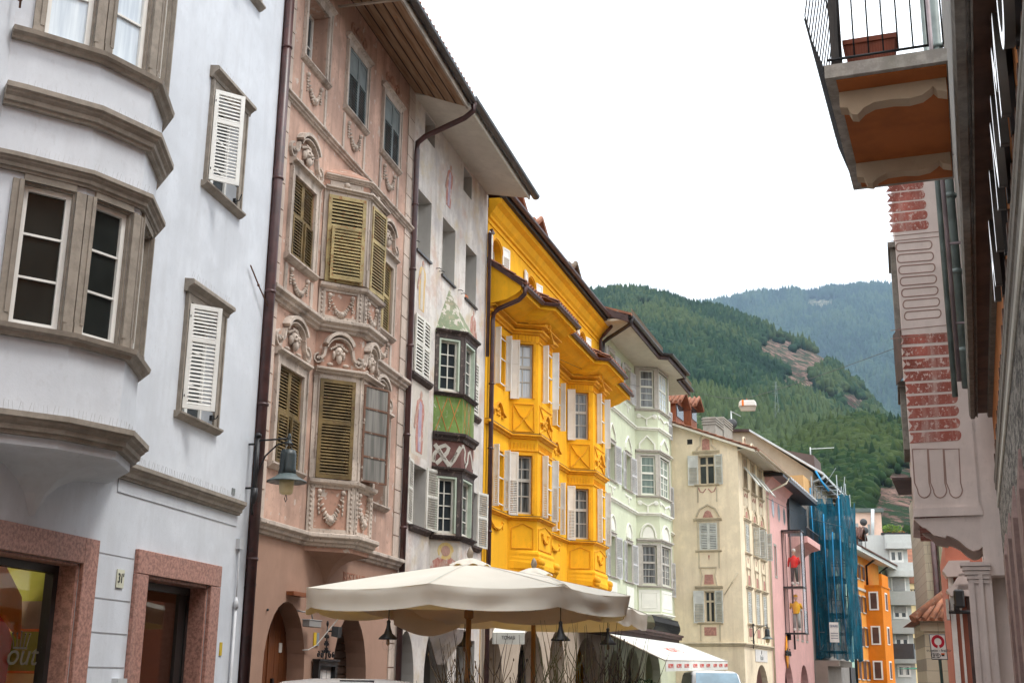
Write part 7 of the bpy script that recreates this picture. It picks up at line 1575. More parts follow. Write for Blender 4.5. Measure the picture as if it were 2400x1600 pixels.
m = MB(); m.box(-.05, .2, -.1, .12, -.3, .15); m.build('housing', M_IRON, sp, bevel=.04); m = MB(); m.tube([(-.2, 0, -.4), (.9, 0, -.4)], .05, 6); m.tube([(0, 0, -.4), (0, 0, -.2)], .08, 6); m.build('arm', M_IRON, sp)
# traffic sign
TS = fr(30, 2198, 97); ts = lambda a, b: TS.px(*q4(a, b)); e, f_ = ts(634, 1158), ts(788, 1372); cx_ = (e[0] + f_[0]) / 2; cz_ = (e[1] + f_[1]) / 2; w2, h2 = (f_[0] - e[0]) / 2, (e[1] - f_[1]) / 2
tsn = at_frame('traffic_sign', TS, 'white rectangular traffic sign with a red prohibition ring on a dark pole', 'sign', cx_, 0, cz_)
tilt = lambda a, b, z: (a - z * .04, b, z)
m = MB(tilt); m.box(-w2, w2, -.02, 0, -h2, h2); m.build('border', paint('dark sign edge', (.10, .10, .11), .4), tsn, bevel=.01)
m = MB(tilt); m.box(-w2 + .02, w2 - .02, .001, .005, -h2 + .02, h2 - .02); m.build('panel', cW, tsn)
m = MB(tilt); rr = w2 * .62; ring = arc_pts(0, h2 * .42, rr, rr, -80, 260, 28); flatband(m, ring, .065, .006, .01); m.build('red_ring', paint('sign red', (.45, .01, .03), .4), tsn)
put_text('- DS -', .07, M_IRON, tsn, tilt, 0, .004, h2 * .78); put_text('eccetto - frei für', .085, M_IRON, tsn, tilt, 0, .004, -h2 * .28, sx=.95)
m = MB(tilt)
for s_ in (-1, 1): flatband(m, arc_pts(-w2 * .45 + s_ * .06, -h2 * .68, .04, .04, 0, 360, 12), .012, .006, .009)
flatband(m, [(-w2 * .45 - .06, -h2 * .68), (-w2 * .45, -h2 * .6), (-w2 * .45 + .06, -h2 * .68)], .012, .006, .009); flatband(m, [(-w2 * .75, -h2 * .85), (-w2 * .75, -h2 * .5), (-w2 * .12, -h2 * .5), (-w2 * .12, -h2 * .85), (-w2 * .75, -h2 * .85)], .01, .006, .008)
m.box(w2 * .25, w2 * .6, .006, .009, -h2 * .72, -h2 * .6); m.build('pictogram', M_IRON, tsn); m = MB(tilt); m.box(w2 * .22, w2 * .64, .006, .01, -h2 * .6, -h2 * .48); m.build('red_pictogram', paint('orange red', (.6, .1, .02), .4), tsn)
m = MB(); m.tube([(0.02, -.05, h2 * .9), (.02, -.05, -h2), (.07, -.05, -cz_)], .035, 8); m.build('pole', paint('dark green pole', (.04, .07, .06), .4), tsn)
# ================================================================ parasols of the street cafe
qc = NB('ecru parasol canvas', .9, .1); wv_ = qc.noise(120, 2); qc.col(qc.mix(qc.rng(qc.noise(1.5, 4), .35, .7), (.80, .765, .68), (.73, .69, .60))); qc.bump(wv_, .06, .002)
tl_ = qc.n('ShaderNodeBsdfTranslucent'); tl_.inputs[0].default_value = (.74, .45, .10, 1); ms_ = qc.n('ShaderNodeMixShader'); ms_.inputs[0].default_value = .24
qc.L(qc.b.outputs[0], ms_.inputs[1]); qc.L(tl_.outputs[0], ms_.inputs[2]); qc.L(ms_.outputs[0], qc.t.nodes['Material Output'].inputs[0]); mCan = qc.m
mPole = wood('varnished parasol wood', (.42, .20, .055), (.26, .11, .03), (3, 3, .2), .4)
def parasol(cx, cy, zt, ze, corners, label, peaks=None, val=.25, cap=.24):
    """corners: canopy edge points relative to the centre, in order; a rib runs to each"""
    o = empty('parasol', (cx, cy, 0), 0, label, 'parasol', 'parasols of the street cafe')
    N = len(corners); m = MB(); rings = []
    def P3(x, y, z): return (x, -y, z)
    J_ = 22; edge = []
    for i in range(N):
        a, b = corners[i], corners[(i + 1) % N]
        for j_ in range(J_):
            t = j_ / J_; sag = .04 * math.sin(math.pi * t); edge.append((a[0] + (b[0] - a[0]) * t, a[1] + (b[1] - a[1]) * t, sag, t))
    lv = []
    for r_ in (0, .12, .3, .5, .7, .85, 1.0):
        lv.append([P3(x * r_, y * r_, zt + (ze - zt) * (r_ ** 1.12) - s_ * (r_ if r_ == 1 else r_ * 1.12)) for x, y, s_, t in edge])
    lv[0] = [P3(x * .02, y * .02, zt) for x, y, s_, t in edge]
    m.loft(lv, 0, False, True); m.build('canopy', mCan, o, recalc=False)
    m = MB(); rg = []
    for k in range(6):
        u = k / 5.
        ring = []
        for i, (x, y, s_, t) in enumerate(edge):
            L_ = math.hypot(x, y); f = abs(2 * t - 1); wob = .012 * math.sin(i * .5 + 2 * u) * u * (1 - f) + .02 * mnoise.noise((x * 3, y * 3, u * 2))
            pin = -.10 * u * f ** 4 + .02 * math.sin(math.pi * 2 * u) * (1 - f) + .014 * math.sin(t * 44) * u * f ** 2 + .006 * math.sin(t * 19 + 2) * u
            ring.append(P3(x * (1 + (wob + pin) / L_ + .012 * u), y * (1 + (wob + pin) / L_ + .012 * u), ze - s_ - val * u * (1 - .10 * f ** 4) ) )
        rg.append(ring)
    m.loft(rg, 0, False, True); m.build('valance', mCan, o, recalc=False)
    m = MB()
    for x, y in corners:      # seam tapes over the ribs
        L_ = math.hypot(x, y); nx_, ny_ = -y / L_ * .014, x / L_ * .014; rs_ = []
        for r_ in (.04, .12, .3, .5, .7, .85, .995): z_ = zt + (ze - zt) * (r_ ** 1.12) + .003; rs_.append([P3(x * r_ - nx_, y * r_ - ny_, z_), P3(x * r_ + nx_, y * r_ + ny_, z_)])
        m.loft(rs_, 0, False, False, closed=False)
    m.build('seam_tape', paint('seam tape', (.62, .58, .49), .9), o, recalc=False)
    m = MB(); ring0 = []; capn = 40
    rr_ = [[P3(cap * q_ * math.cos(2 * math.pi * k / capn), cap * q_ * math.sin(2 * math.pi * k / capn), zt + .07 - .09 * q_ ** 1.5 + (.014 * math.sin(k * 2 * math.pi / 5) * q_)) for k in range(capn)] for q_ in (.03, .35, .7, 1., 1.12)]
    m.loft(rr_, 0, False, True); m.build('vent_cap', mCan, o, recalc=False)
    m = MB(); m.lathe((0, 0, zt + .06), [(.02, 0), (.035, .02), (.045, .06), (.035, .1), (.012, .14), (.001, .15)], 12); m.build('finial', paint('wooden finial', (.30, .24, .18), .5), o)
    m = MB(); m.tube([(0, 0, 0), (0, 0, zt)], .034, 12); m.lathe((0, 0, ze - .3), [(.035, 0), (.06, .02), (.06, .1), (.045, .12), (.045, .16), (.055, .18), (.035, .2)], 12); m.build('pole', mPole, o)
    m = MB()
    for x, y in corners:
        m.tube([P3(0, 0, zt - .06), P3(x * .97, y * .97, ze - .035)], .014, 5); m.tube([P3(0, 0, ze - .18), P3(x * .5, y * .5, zt + (ze - zt) * .5 - .05)], .012, 5)
    m.build('ribs', mPole, o)
    m = MB(); m.lathe((0, 0, 0), [(.35, 0), (.35, .08), (.1, .12), (.05, .2)], 20); m.build('base', M_IRON, o)
    return o
c1 = (-.50, 16.0); oc = []
for k in range(8): a = R(-90 + 22.5 + 6.5 + 45 * k - 22.5 - 22.5 + 22.5); oc.append((2.08 * math.cos(a), 2.08 * math.sin(a)))
# octagonal parasol: edges turned so that three corners face the viewer as in the photo
pts = [(-2.42, 15.0), (-.895, 14.03), (.60, 14.2)]
oc = [(p[0] - c1[0], p[1] - c1[1]) for p in pts]; oc += [(1.72, -.70), (1.95, .85), (1.1, 2.0), (-.5, 2.15), (-1.9, 1.0)]
oc = [oc[0], oc[1], oc[2]] + [(2.05 * math.cos(R(a)), 2.05 * math.sin(R(a))) for a in (-8, 37, 82, 127, 172)]
U1 = parasol(c1[0], c1[1], 3.06, 2.66, oc, 'large cream octagonal parasol on a wooden pole, nearest to the viewer')
c2 = (.36, 18.0); th = math.atan2(6.7, 1.69); ux, uy = math.cos(th), math.sin(th); vx, vy = uy, -ux
def q2p(l, w_): return (ux * l + vx * w_, uy * l + vy * w_)
oc2 = [q2p(l, 1.16) for l in (-3.45, -1.75, 0, 1.75, 3.45)] + [q2p(3.45, -1.5), q2p(0, -1.9), q2p(-3.3, -1.5)]
U2 = parasol(c2[0], c2[1], 3.12, 2.70, oc2, 'long cream parasol with a scalloped valance, just behind the nearest one')
def pendant(x, y, X, Y, z, label):
    o = empty('pendant_lamp', (X, Y, z), 0, label, 'lamp', 'bell lamps hanging under the parasols')
    m = MB(); m.tube([(0, 0, .35), (0, 0, .14)], .006, 4); m.lathe((0, 0, 0), [(.012, .15), (.025, .13), (.02, .11), (.028, .06), (.05, .0), (.11, -.055), (.11, -.07), (.04, -.06), (.001, -.05)], 16); m.build('shade', M_IRON, o)
    m = MB(); m.lathe((0, 0, -.07), [(.045, .02), (.06, -.02), (.065, -.07), (.045, -.11), (.001, -.125)], 14); m.build('glass_globe', M_CLEAR, o)
    m = MB(); m.lathe((0, 0, -.07), [(.012, .02), (.02, -.02), (.022, -.05), (.001, -.075)], 8); m.build('bulb', paint('amber bulb', (.35, .18, .08), .3), o)
def at_d(x, y, d):
    r_ = ray(x, y); k_ = d / r_[1]; return r_[0] * k_, d, CZ + r_[2] * k_
for (x, y), d, lb in (((910, 1483), 14.6, 'bell lamp hanging under the left edge of the nearest parasol'), ((1089, 1503), 18.5, 'small bell lamp beside the pole of the nearest parasol'), ((1314, 1486), 14.4, 'bell lamp under the right corner of the nearest parasol'), ((1425, 1497), 17.0, 'bell lamp hanging under the long parasol, farthest right')):
    X_, Y_, Z_ = at_d(x, y, d); pendant(x, y, X_, Y_, Z_, lb)
# sagging light curtain cloth under the parasols
m = MB(); rings = []
for i in range(25):
    t = i / 24.; X0 = -1.6 + .9 * t; zc_ = 2.44 - .10 * math.sin(math.pi * t) ; rings.append([(X0, -(17.6 + .5 * t), zc_ + .16 + .03 * math.sin(9 * t)), (X0, -(17.45 + .5 * t), zc_ + .05), (X0 + .02, -(17.5 + .5 * t), zc_ - .10 - .04 * math.sin(math.pi * t))])
m.loft(rings, 0, False, True, closed=False); o = m.build('canvas_swag', mCan, recalc=False); tag(o, 'slack pale canvas sagging between parasol and arcade, behind the nearest parasol', 'canvas')
# ================================================================ striped shop awning by the green house
aw0 = E.px(*r6(325, 962), n=.1); aw1 = E.px(*r6(1190, 1060), n=.1)
zf = 2.42; f0 = E.pz(*r6(975, 1278), zf); f1 = E.pz(*r6(1712, 1290), zf)
mAw = paint('white awning canvas', (.66, .67, .62), .85, .06); mRedL = paint('faded red print', (.62, .07, .05), .8, .2)
awn = at_frame('shop_awning', E, 'white folding shop awning with red lettering along its valance by the green house', 'awning')
s_a0, s_a1 = 1.6, 8.6; n_a = 2.2; za = 3.0
bl_, br_ = E.pz(*r6(325, 962), za), E.pz(*r6(1200, 1085), za)
p = [(-3.6, 1.0, 2.97), (8.2, 1.0, 3.02), (7.77, 2.8, 2.37), (-4.8, 2.94, 2.19)]
m = MB(); m.hexa(p, [(a, b, z - .02) for a, b, z in p]); m.build('canvas', mAw, awn)
m = MB(); q3, q2_ = p[3], p[2]; m.hexa([q3, q2_, (q2_[0], q2_[1] + .02, q2_[2]), (q3[0], q3[1] + .02, q3[2])], [(q3[0], q3[1], q3[2] - .30), (q2_[0], q2_[1], q2_[2] - .30), (q2_[0], q2_[1] + .02, q2_[2] - .30), (q3[0], q3[1] + .02, q3[2] - .30)]); m.build('valance', mAw, awn)
XA = face_x((p[3][0], p[3][1] + .02), (p[2][0], p[2][1] + .02)); 
for k in range(9): put_text('HOPPE', .17, mRedL, awn, (lambda a, b, z: XA(a, b, z + .18 * a / XA.L)), XA.L * (.06 + .108 * k + (.02 if k > 2 else 0) + (.02 if k > 5 else 0)), .0, 2.03, sx=1.7, ext=.004)
Ls = math.hypot(p[3][0] - p[0][0], p[3][1] - p[0][1])
def XT(a, b, z):     # on the sloping canvas: a 0..1 across, z 0..1 down
    q0 = [p[0][i] + (p[1][i] - p[0][i]) * a for i in range(3)]; q1_ = [p[3][i] + (p[2][i] - p[3][i]) * a for i in range(3)]
    r_ = [q0[i] + (q1_[i] - q0[i]) * (1 - z) for i in range(3)]; return (r_[0], r_[1], r_[2] + .012 + b)
put_text('HOPPE', .30, mRedL, awn, XT, .45, .0, .45, sx=.22, ext=.002)
m = MB(); m.tube([p[0], p[3]], .02, 5); m.tube([p[1], p[2]], .02, 5); m.tube([p[3], p[2]], .03, 6); m.build('frame', mEf, awn)
# ================================================================ reeds, box shrub, vehicles at the bottom edge
def reeds(name, x, d, n, h, spread, mats, label, seed):
    X_, Y_, Z_ = at_d(x, 1560, d); o = empty(name, (X_, Y_, 0), 0, label, 'plant', 'potted twig and reed plants along the cafe terrace')
    rnd = random.Random(seed); m = MB()
    for k in range(n):
        a = rnd.uniform(-spread, spread); b = rnd.uniform(-.12, .12); hh = h * rnd.uniform(.7, 1.05); dx = rnd.gauss(0, .16) + a * .5; mi = rnd.randint(0, len(mats) - 1)
        ps = [(a * .5, b, .35)]; N = 4
        for i in range(1, N + 1): t = i / N; ps.append((a * .5 + dx * t ** 1.6 + rnd.uniform(-.012, .012), b + rnd.uniform(-.02, .02), .35 + (hh - .35) * t))
        m.tube(ps, [.008, .007, .006, .0045, .002], 3, mi)
        for j_ in range(rnd.randint(1, 4)):
            i = rnd.randint(1, 3); q_ = ps[i]; l = rnd.uniform(.12, .3); s_ = rnd.choice((-1, 1)); m.tube([q_, (q_[0] + s_ * l * .35, q_[1], q_[2] + l * .6), (q_[0] + s_ * l * .45, q_[1], q_[2] + l)], [.0045, .0035, .0015], 3, mi)
            if rnd.random() < .5: m.ball((q_[0] + s_ * l * .45, q_[1], q_[2] + l), (.008, .008, .016), 5, 3, mi)
    m.build('stems', mats, o)
    m = MB(); m.hexa([(-.22, -.16, 0), (.22, -.16, 0), (.22, .16, 0), (-.22, .16, 0)], [(-.26, -.2, .42), (.26, -.2, .42), (.26, .2, .42), (-.26, .2, .42)]); m.build('pot', mDark, o)
tw_ = [paint('dark red-brown twig', (.035, .018, .011), .8), paint('olive reed', (.09, .085, .025), .8), paint('tan reed', (.15, .09, .035), .8)]
reeds('twig_plant', 1125, 12.0, 52, 2.02, .42, tw_[:1] + tw_[2:], 'dense clump of bare red-brown twigs right of the nearest parasol pole', 1)
reeds('twig_plant', 1070, 12.2, 5, 2.0, .5, tw_[:1], 'few thin leaning twigs left of the nearest parasol pole', 7)
reeds('twig_plant', 1225, 13.0, 10, 2.1, .3, tw_[1:], 'sparse tan reeds left of the second parasol pole', 2)
reeds('twig_plant', 1290, 12.2, 16, 2.05, .34, tw_, 'brown branching twigs right of the second parasol pole', 3)
reeds('twig_plant', 1350, 12.6, 52, 2.14, .42, tw_[1:], 'thick clump of tan and olive reeds in the middle of the terrace', 4)
reeds('twig_plant', 1410, 11.6, 44, 2.06, .26, tw_[:1], 'dark brush-like clump of twigs near the awning', 5)
reeds('twig_plant', 1458, 13.2, 16, 2.15, .26, tw_[1:2], 'slender green-gold reeds left of the box shrub', 6)
X_, Y_, Z_ = at_d(1511, 1592, 14.0); o = empty('box_shrub', (X_, Y_, 0), 0, 'clipped dark green box shrub at the bottom edge below the awning', 'shrub')
m = MB(); leafmass(m, 1500, (0, 0, 1.45), (.20, .20, .22), .016, 3); m.build('foliage', fol[2:], o, recalc=False); m = MB(); m.tube([(0, 0, .3), (0, 0, 1.35)], .02, 6); m.build('stem', mPole, o); m = MB(); m.lathe((0, 0, 0), [(.18, 0), (.22, .4), (.24, .42), (.2, .4)], 14); m.build('pot', mDark, o)
mCar = paint('pearl white car paint', (.62, .62, .62), .2, .03, spec=.6); mCar2 = paint('silver grey car paint', (.42, .40, .39), .25, .03, spec=.6)
def vehicle(x, ytop, d, wd, zroof, label, mt, kind, heading=0.):
    X_, Y_, Z_ = at_d(x, ytop, d); o = empty(kind, (X_, Y_, 0), heading, label, 'van' if kind == 'parked_van' else 'car')
    hw = wd / 2; Lh = 2.2; m = MB()
    prof = lambda w_, z: [(-w_, z), (w_, z)]
    secs = []       # cross-sections from front (y towards the viewer = +b) to back
    for b, zr, zb, wf in ((2.25, .75, .35, .86), (2.1, 1.0, .3, .95), (1.35, 1.12, .3, 1.0), (1.2, 1.16, .3, 1.), (.45, zroof - .06, .3, 1.), (.2, zroof, .3, 1.), (-1.6, zroof, .3, 1.), (-2.0, zroof - .12, .3, .98), (-2.2, .9, .35, .93)):
        w_ = hw * wf; top = min(zr, zroof); belt = min(1.05, top - .02); rw = hw * (.80 if top > 1.3 else .9 * wf)
        secs.append([(-w_ * .96, b, zb), (-w_, b, .6), (-w_ * .99, b, belt), (-rw, b, max(belt + .01, top - .06)), (-rw * .82, b, top - .01), (-rw * .4, b, top + (.02 if top > 1.3 else 0)), (rw * .4, b, top + (.02 if top > 1.3 else 0)), (rw * .82, b, top - .01), (rw, b, max(belt + .01, top - .06)), (w_ * .99, b, belt), (w_, b, .6), (w_ * .96, b, zb)])
    m.loft(secs, 0, True, True); m.build('body', mt, o)
    m = MB(); m.hexa([(-hw * .84, 1.22, 1.17), (hw * .84, 1.22, 1.17), (hw * .72, .50, zroof - .085), (-hw * .72, .50, zroof - .085)], [(-hw * .84, 1.25, 1.19), (hw * .84, 1.25, 1.19), (hw * .72, .53, zroof - .06), (-hw * .72, .53, zroof - .06)]); m.build('windscreen', glass('tinted car glass', (.10, .17, .22), .05, spec=.7), o)
    for s_ in (-1, 1):
        m = MB(); m.hexa([(s_ * hw * .99, .95, 1.1), (s_ * hw * .99, -1.8, 1.1), (s_ * hw * .81, -1.7, zroof - .12), (s_ * hw * .81, .35, zroof - .12)], [(s_ * hw * 1.005, .95, 1.1), (s_ * hw * 1.005, -1.8, 1.1), (s_ * hw * .83, -1.7, zroof - .12), (s_ * hw * .83, .35, zroof - .12)]); m.build('side_window', M_GLASS, o)
        m = MB(); m.box(s_ * hw * 1.0, s_ * hw * 1.12, .85, 1.0, 1.08, 1.28); m.build('mirror', M_IRON, o, bevel=.03)
        m = MB(); m.box(s_ * hw * .6 - .18, s_ * hw * .6 + .18, 2.12, 2.2, .72, .88); m.build('headlight', glass('lamp lens', (.5, .5, .5), .1), o, bevel=.02)
        for b in (1.35, -1.4):
            m = MB(lambda a, bb, z: (s_ * (hw - .12) + (z), b + a, .32 + bb)); m.lathe((0, 0, -.1), [(.0, 0), (.2, 0), (.21, .02), (.31, .02), (.32, .1), (.31, .2), (.2, .2), (0, .2)], 20); w_ = m.build('wheel', M_IRON, o)
    m = MB(); m.box(.0, .34, .22, .3, zroof - .03, zroof + .01); m.build('roof_trim', M_IRON, o); return o
vehicle(1672, 1576, 40, 1.75, 1.95, 'white van with tinted windscreen under the awning, only its roof showing at the bottom edge', mCar, 'parked_van')
vehicle(805, 1597, 13.0, 1.75, 1.60, 'silver car roof just showing at the bottom edge before the pink house', mCar2, 'parked_car')
# ================================================================ lamp hung on span wires across the street
LD = 40.; X_, Y_, Z_ = at_d(1751, 952, LD)
sl = empty('street_lamp', (X_, Y_, Z_), R(-8), 'white street lamp with an orange band hung on wires across the street', 'street lamp')
m = MB(); m.loft([[(-.28, -.1, .0), (-.28, .1, .0), (-.26, .09, .14), (-.26, -.09, .14)], [(-.2, -.14, .0), (-.2, .14, .0), (-.2, .12, .19), (-.2, -.12, .19)], [(.26, -.14, .0), (.26, .14, .0), (.24, .12, .19), (.24, -.12, .19)], [(.31, -.1, .0), (.31, .1, .0), (.29, .09, .12), (.29, -.09, .12)]]); m.build('housing', cW, sl, bevel=.015)
m = MB(); m.box(-.175, -.11, -.142, .142, -.002, .194); m.build('orange_band', cO, sl)
m = MB(); m.loft([[(-.27, -.1, .0), (-.27, .1, .0), (.3, .1, .0), (.3, -.1, .0)], [(-.2, -.07, -.15), (-.2, .07, -.15), (.26, .07, -.15), (.26, -.07, -.15)]]); m.build('diffuser', glass('dusty acrylic bowl', (.30, .28, .24), .25), sl)
m = MB(); m.tube([(0, 0, .19), (0, 0, .27)], .02, 6); m.build('hanger', paint('rust clamp', (.3, .08, .03), .6), sl)
mWire = paint('thin dark wire', (.03, .035, .04), .6)
def wire(a, b, sag, label, r=.008):
    m = MB(); ps = []
    for k in range(13): t = k / 12.; ps.append((a[0] + (b[0] - a[0]) * t, -(a[1] + (b[1] - a[1]) * t), a[2] + (b[2] - a[2]) * t - sag * 4 * t * (1 - t)))
    m.tube(ps, r, 4); o = m.build('wire', mWire); tag(o, label, 'wire', 'wires across the street')
hk = (X_, Y_, Z_ + .27)
wire(hk, at_d(2094, 817, 26), .05, 'dark span wire from the hanging street lamp to the oriel house on the right')
wire(hk, at_d(1622, 915, 46), .1, 'dark span wire from the hanging street lamp to the green house eaves')
wire(at_d(1115, 728, 29), at_d(1500, 905, 42), .3, 'thin wire slung across the upper front of the yellow house', .006)
wire(at_d(1795, 1165, 55), at_d(1985, 1235, 70), .2, 'pale wire before the pink house and the scaffolding', .012)
# ================================================================ wooded hills behind the town
def interp(P, x):
    for i in range(len(P) - 1):
        if x <= P[i + 1][0]: t = (x - P[i][0]) / (P[i + 1][0] - P[i][0]); t = max(0, min(1, t)); return P[i][1] + (P[i + 1][1] - P[i][1]) * t
    return P[-1][1]
SIL1 = [(600, 900), (1000, 760), (1380, 694), (1460, 690), (1530, 695), (1590, 706), (1640, 722), (1700, 730), (1750, 748), (1812, 772), (1877, 795), (1935, 820), (1992, 856), (2030, 886), (2061, 922), (2088, 970), (2125, 1010), (2250, 1100), (2600, 1250)]
SIL0 = [(600, 1250), (1400, 1200), (1700, 1090), (1850, 1035), (1950, 1010), (2050, 985), (2150, 1000), (2300, 1040), (2600, 1100)]
SIL2 = [(600, 820), (1300, 780), (1700, 728), (1760, 708), (1830, 697), (1900, 692), (1950, 695), (2000, 688), (2050, 684), (2150, 678), (2400, 700), (2700, 760)]
def hgt(x, y, d):
    r_ = ray(x, y); k_ = d / math.hypot(r_[0], r_[1]); return CZ + r_[2] * k_
def azx(x): r_ = ray(x, 1500); return math.atan2(r_[0], r_[1])
ROCK = [(1830, 825, 30, 26), (1885, 850, 28, 24), (1870, 900, 26, 22), (1925, 842, 14, 10), (1960, 842, 10, 12), (2000, 880, 18, 18), (2028, 900, 18, 22), (2052, 925, 12, 20), (1928, 938, 14, 10), (1995, 950, 20, 20), (1505, 722, 16, 10), (2090, 1200, 22, 60), (2125, 1180, 20, 70), (1960, 985, 18, 5)]
ROCK2 = [(1925, 718, 26, 10)]
def terrain(name, d0, d1, d2, SIL, nx, nr, amp, sc, rocks, mt, seed, label, x0=560, x1=2640, base=2.):
    m = MB(); vs = []; rk = []
    for i in range(nx + 1):
        x = x0 + (x1 - x0) * i / nx; a = azx(x); zt = hgt(x, interp(SIL, x), d1)
        for j in range(nr + 1):
            t = j / nr
            if t <= .85: u = t / .85; d = d0 + (d1 - d0) * u; z = base + (zt - base) * (u ** .92)
            else: u = (t - .85) / .15; d = d1 + (d2 - d1) * u; z = zt * (1 - .5 * u * u)
            px_, py_ = math.sin(a) * d, math.cos(a) * d
            f = math.sin(min(1, t / .85) * math.pi) ** .6 if t < .85 else 0
            nz = mnoise.fractal((px_ * sc, py_ * sc, seed), 1.0, 2.1, 5)
            gull = abs(mnoise.noise((px_ * sc * 1.3 + 4, py_ * sc * .5, seed + 3.)))
            z += amp * f * (nz * .55 + (gull - .25) * .9)
            vs.append((px_, py_, z))
            X, Y = proj((px_, py_, z)); r_ = 0
            for cx, cy, rx, ry in rocks:
                q_ = ((X - cx) / rx / 1.25) ** 2 + ((Y - cy) / ry / 1.2) ** 2
                if q_ < 2.2: r_ = max(r_, 1.5 - q_ * .7 + .75 * mnoise.noise((px_ * .035, py_ * .02, z * .03)))
            rk.append(max(0, min(1, r_)))
    m.v = vs
    for i in range(nx):
        for j in range(nr): m.face([i * (nr + 1) + j, (i + 1) * (nr + 1) + j, (i + 1) * (nr + 1) + j + 1, i * (nr + 1) + j + 1], 0, True)
    o = m.build(name, mt, recalc=False)
    at = o.data.attributes.new('rock', 'FLOAT', 'POINT'); at.data.foreach_set('value', rk)
    o['kind'] = 'structure'; return vs, rk, nx, nr
def hillmat(nm, g1, g2, rockc):
    q = NB(nm, .95, .05); at = q.n('ShaderNodeAttribute', attribute_name='rock'); gr = q.mix(q.rng(q.noise(.02, 8), .4, .65), g1, g2)
    rr = q.mix(q.rng(q.noise(.05, 10, q.map((1, 1, .3)), ro=.75, dist=.5), .43, .57), rockc, tuple(c * .22 for c in rockc)); rr = q.mix(q.rng(q.noise(.11, 8, q.map((1, 1, .5), loc=(50, 9, 3)), ro=.7), .47, .53), rr, (.025, .045, .022)); q.col(q.mix(q.rng(at.outputs['Fac'], .3, .5), gr, rr)); q.bump(q.noise(.12, 8, q.map((1, 1, .3)), ro=.7), .8, 8.); return q.m
gA = hillmat('woodland floor', (.022, .045, .018), (.035, .06, .02), (.25, .155, .125))
T1 = terrain('hillside', 380, 1350, 1700, SIL1, 150, 110, 42, .004, ROCK, gA, 1.3, '')
T0 = terrain('hill', 230, 600, 760, SIL0, 110, 50, 12, .009, ROCK[-3:-1], gA, 7.7, '')
T2_ = terrain('mountain', 2700, 5600, 6600, SIL2, 120, 70, 210, .0009, ROCK2, hillmat('far woodland floor', (.022, .045, .02), (.035, .06, .022), (.3, .26, .18)), 4.1, '')
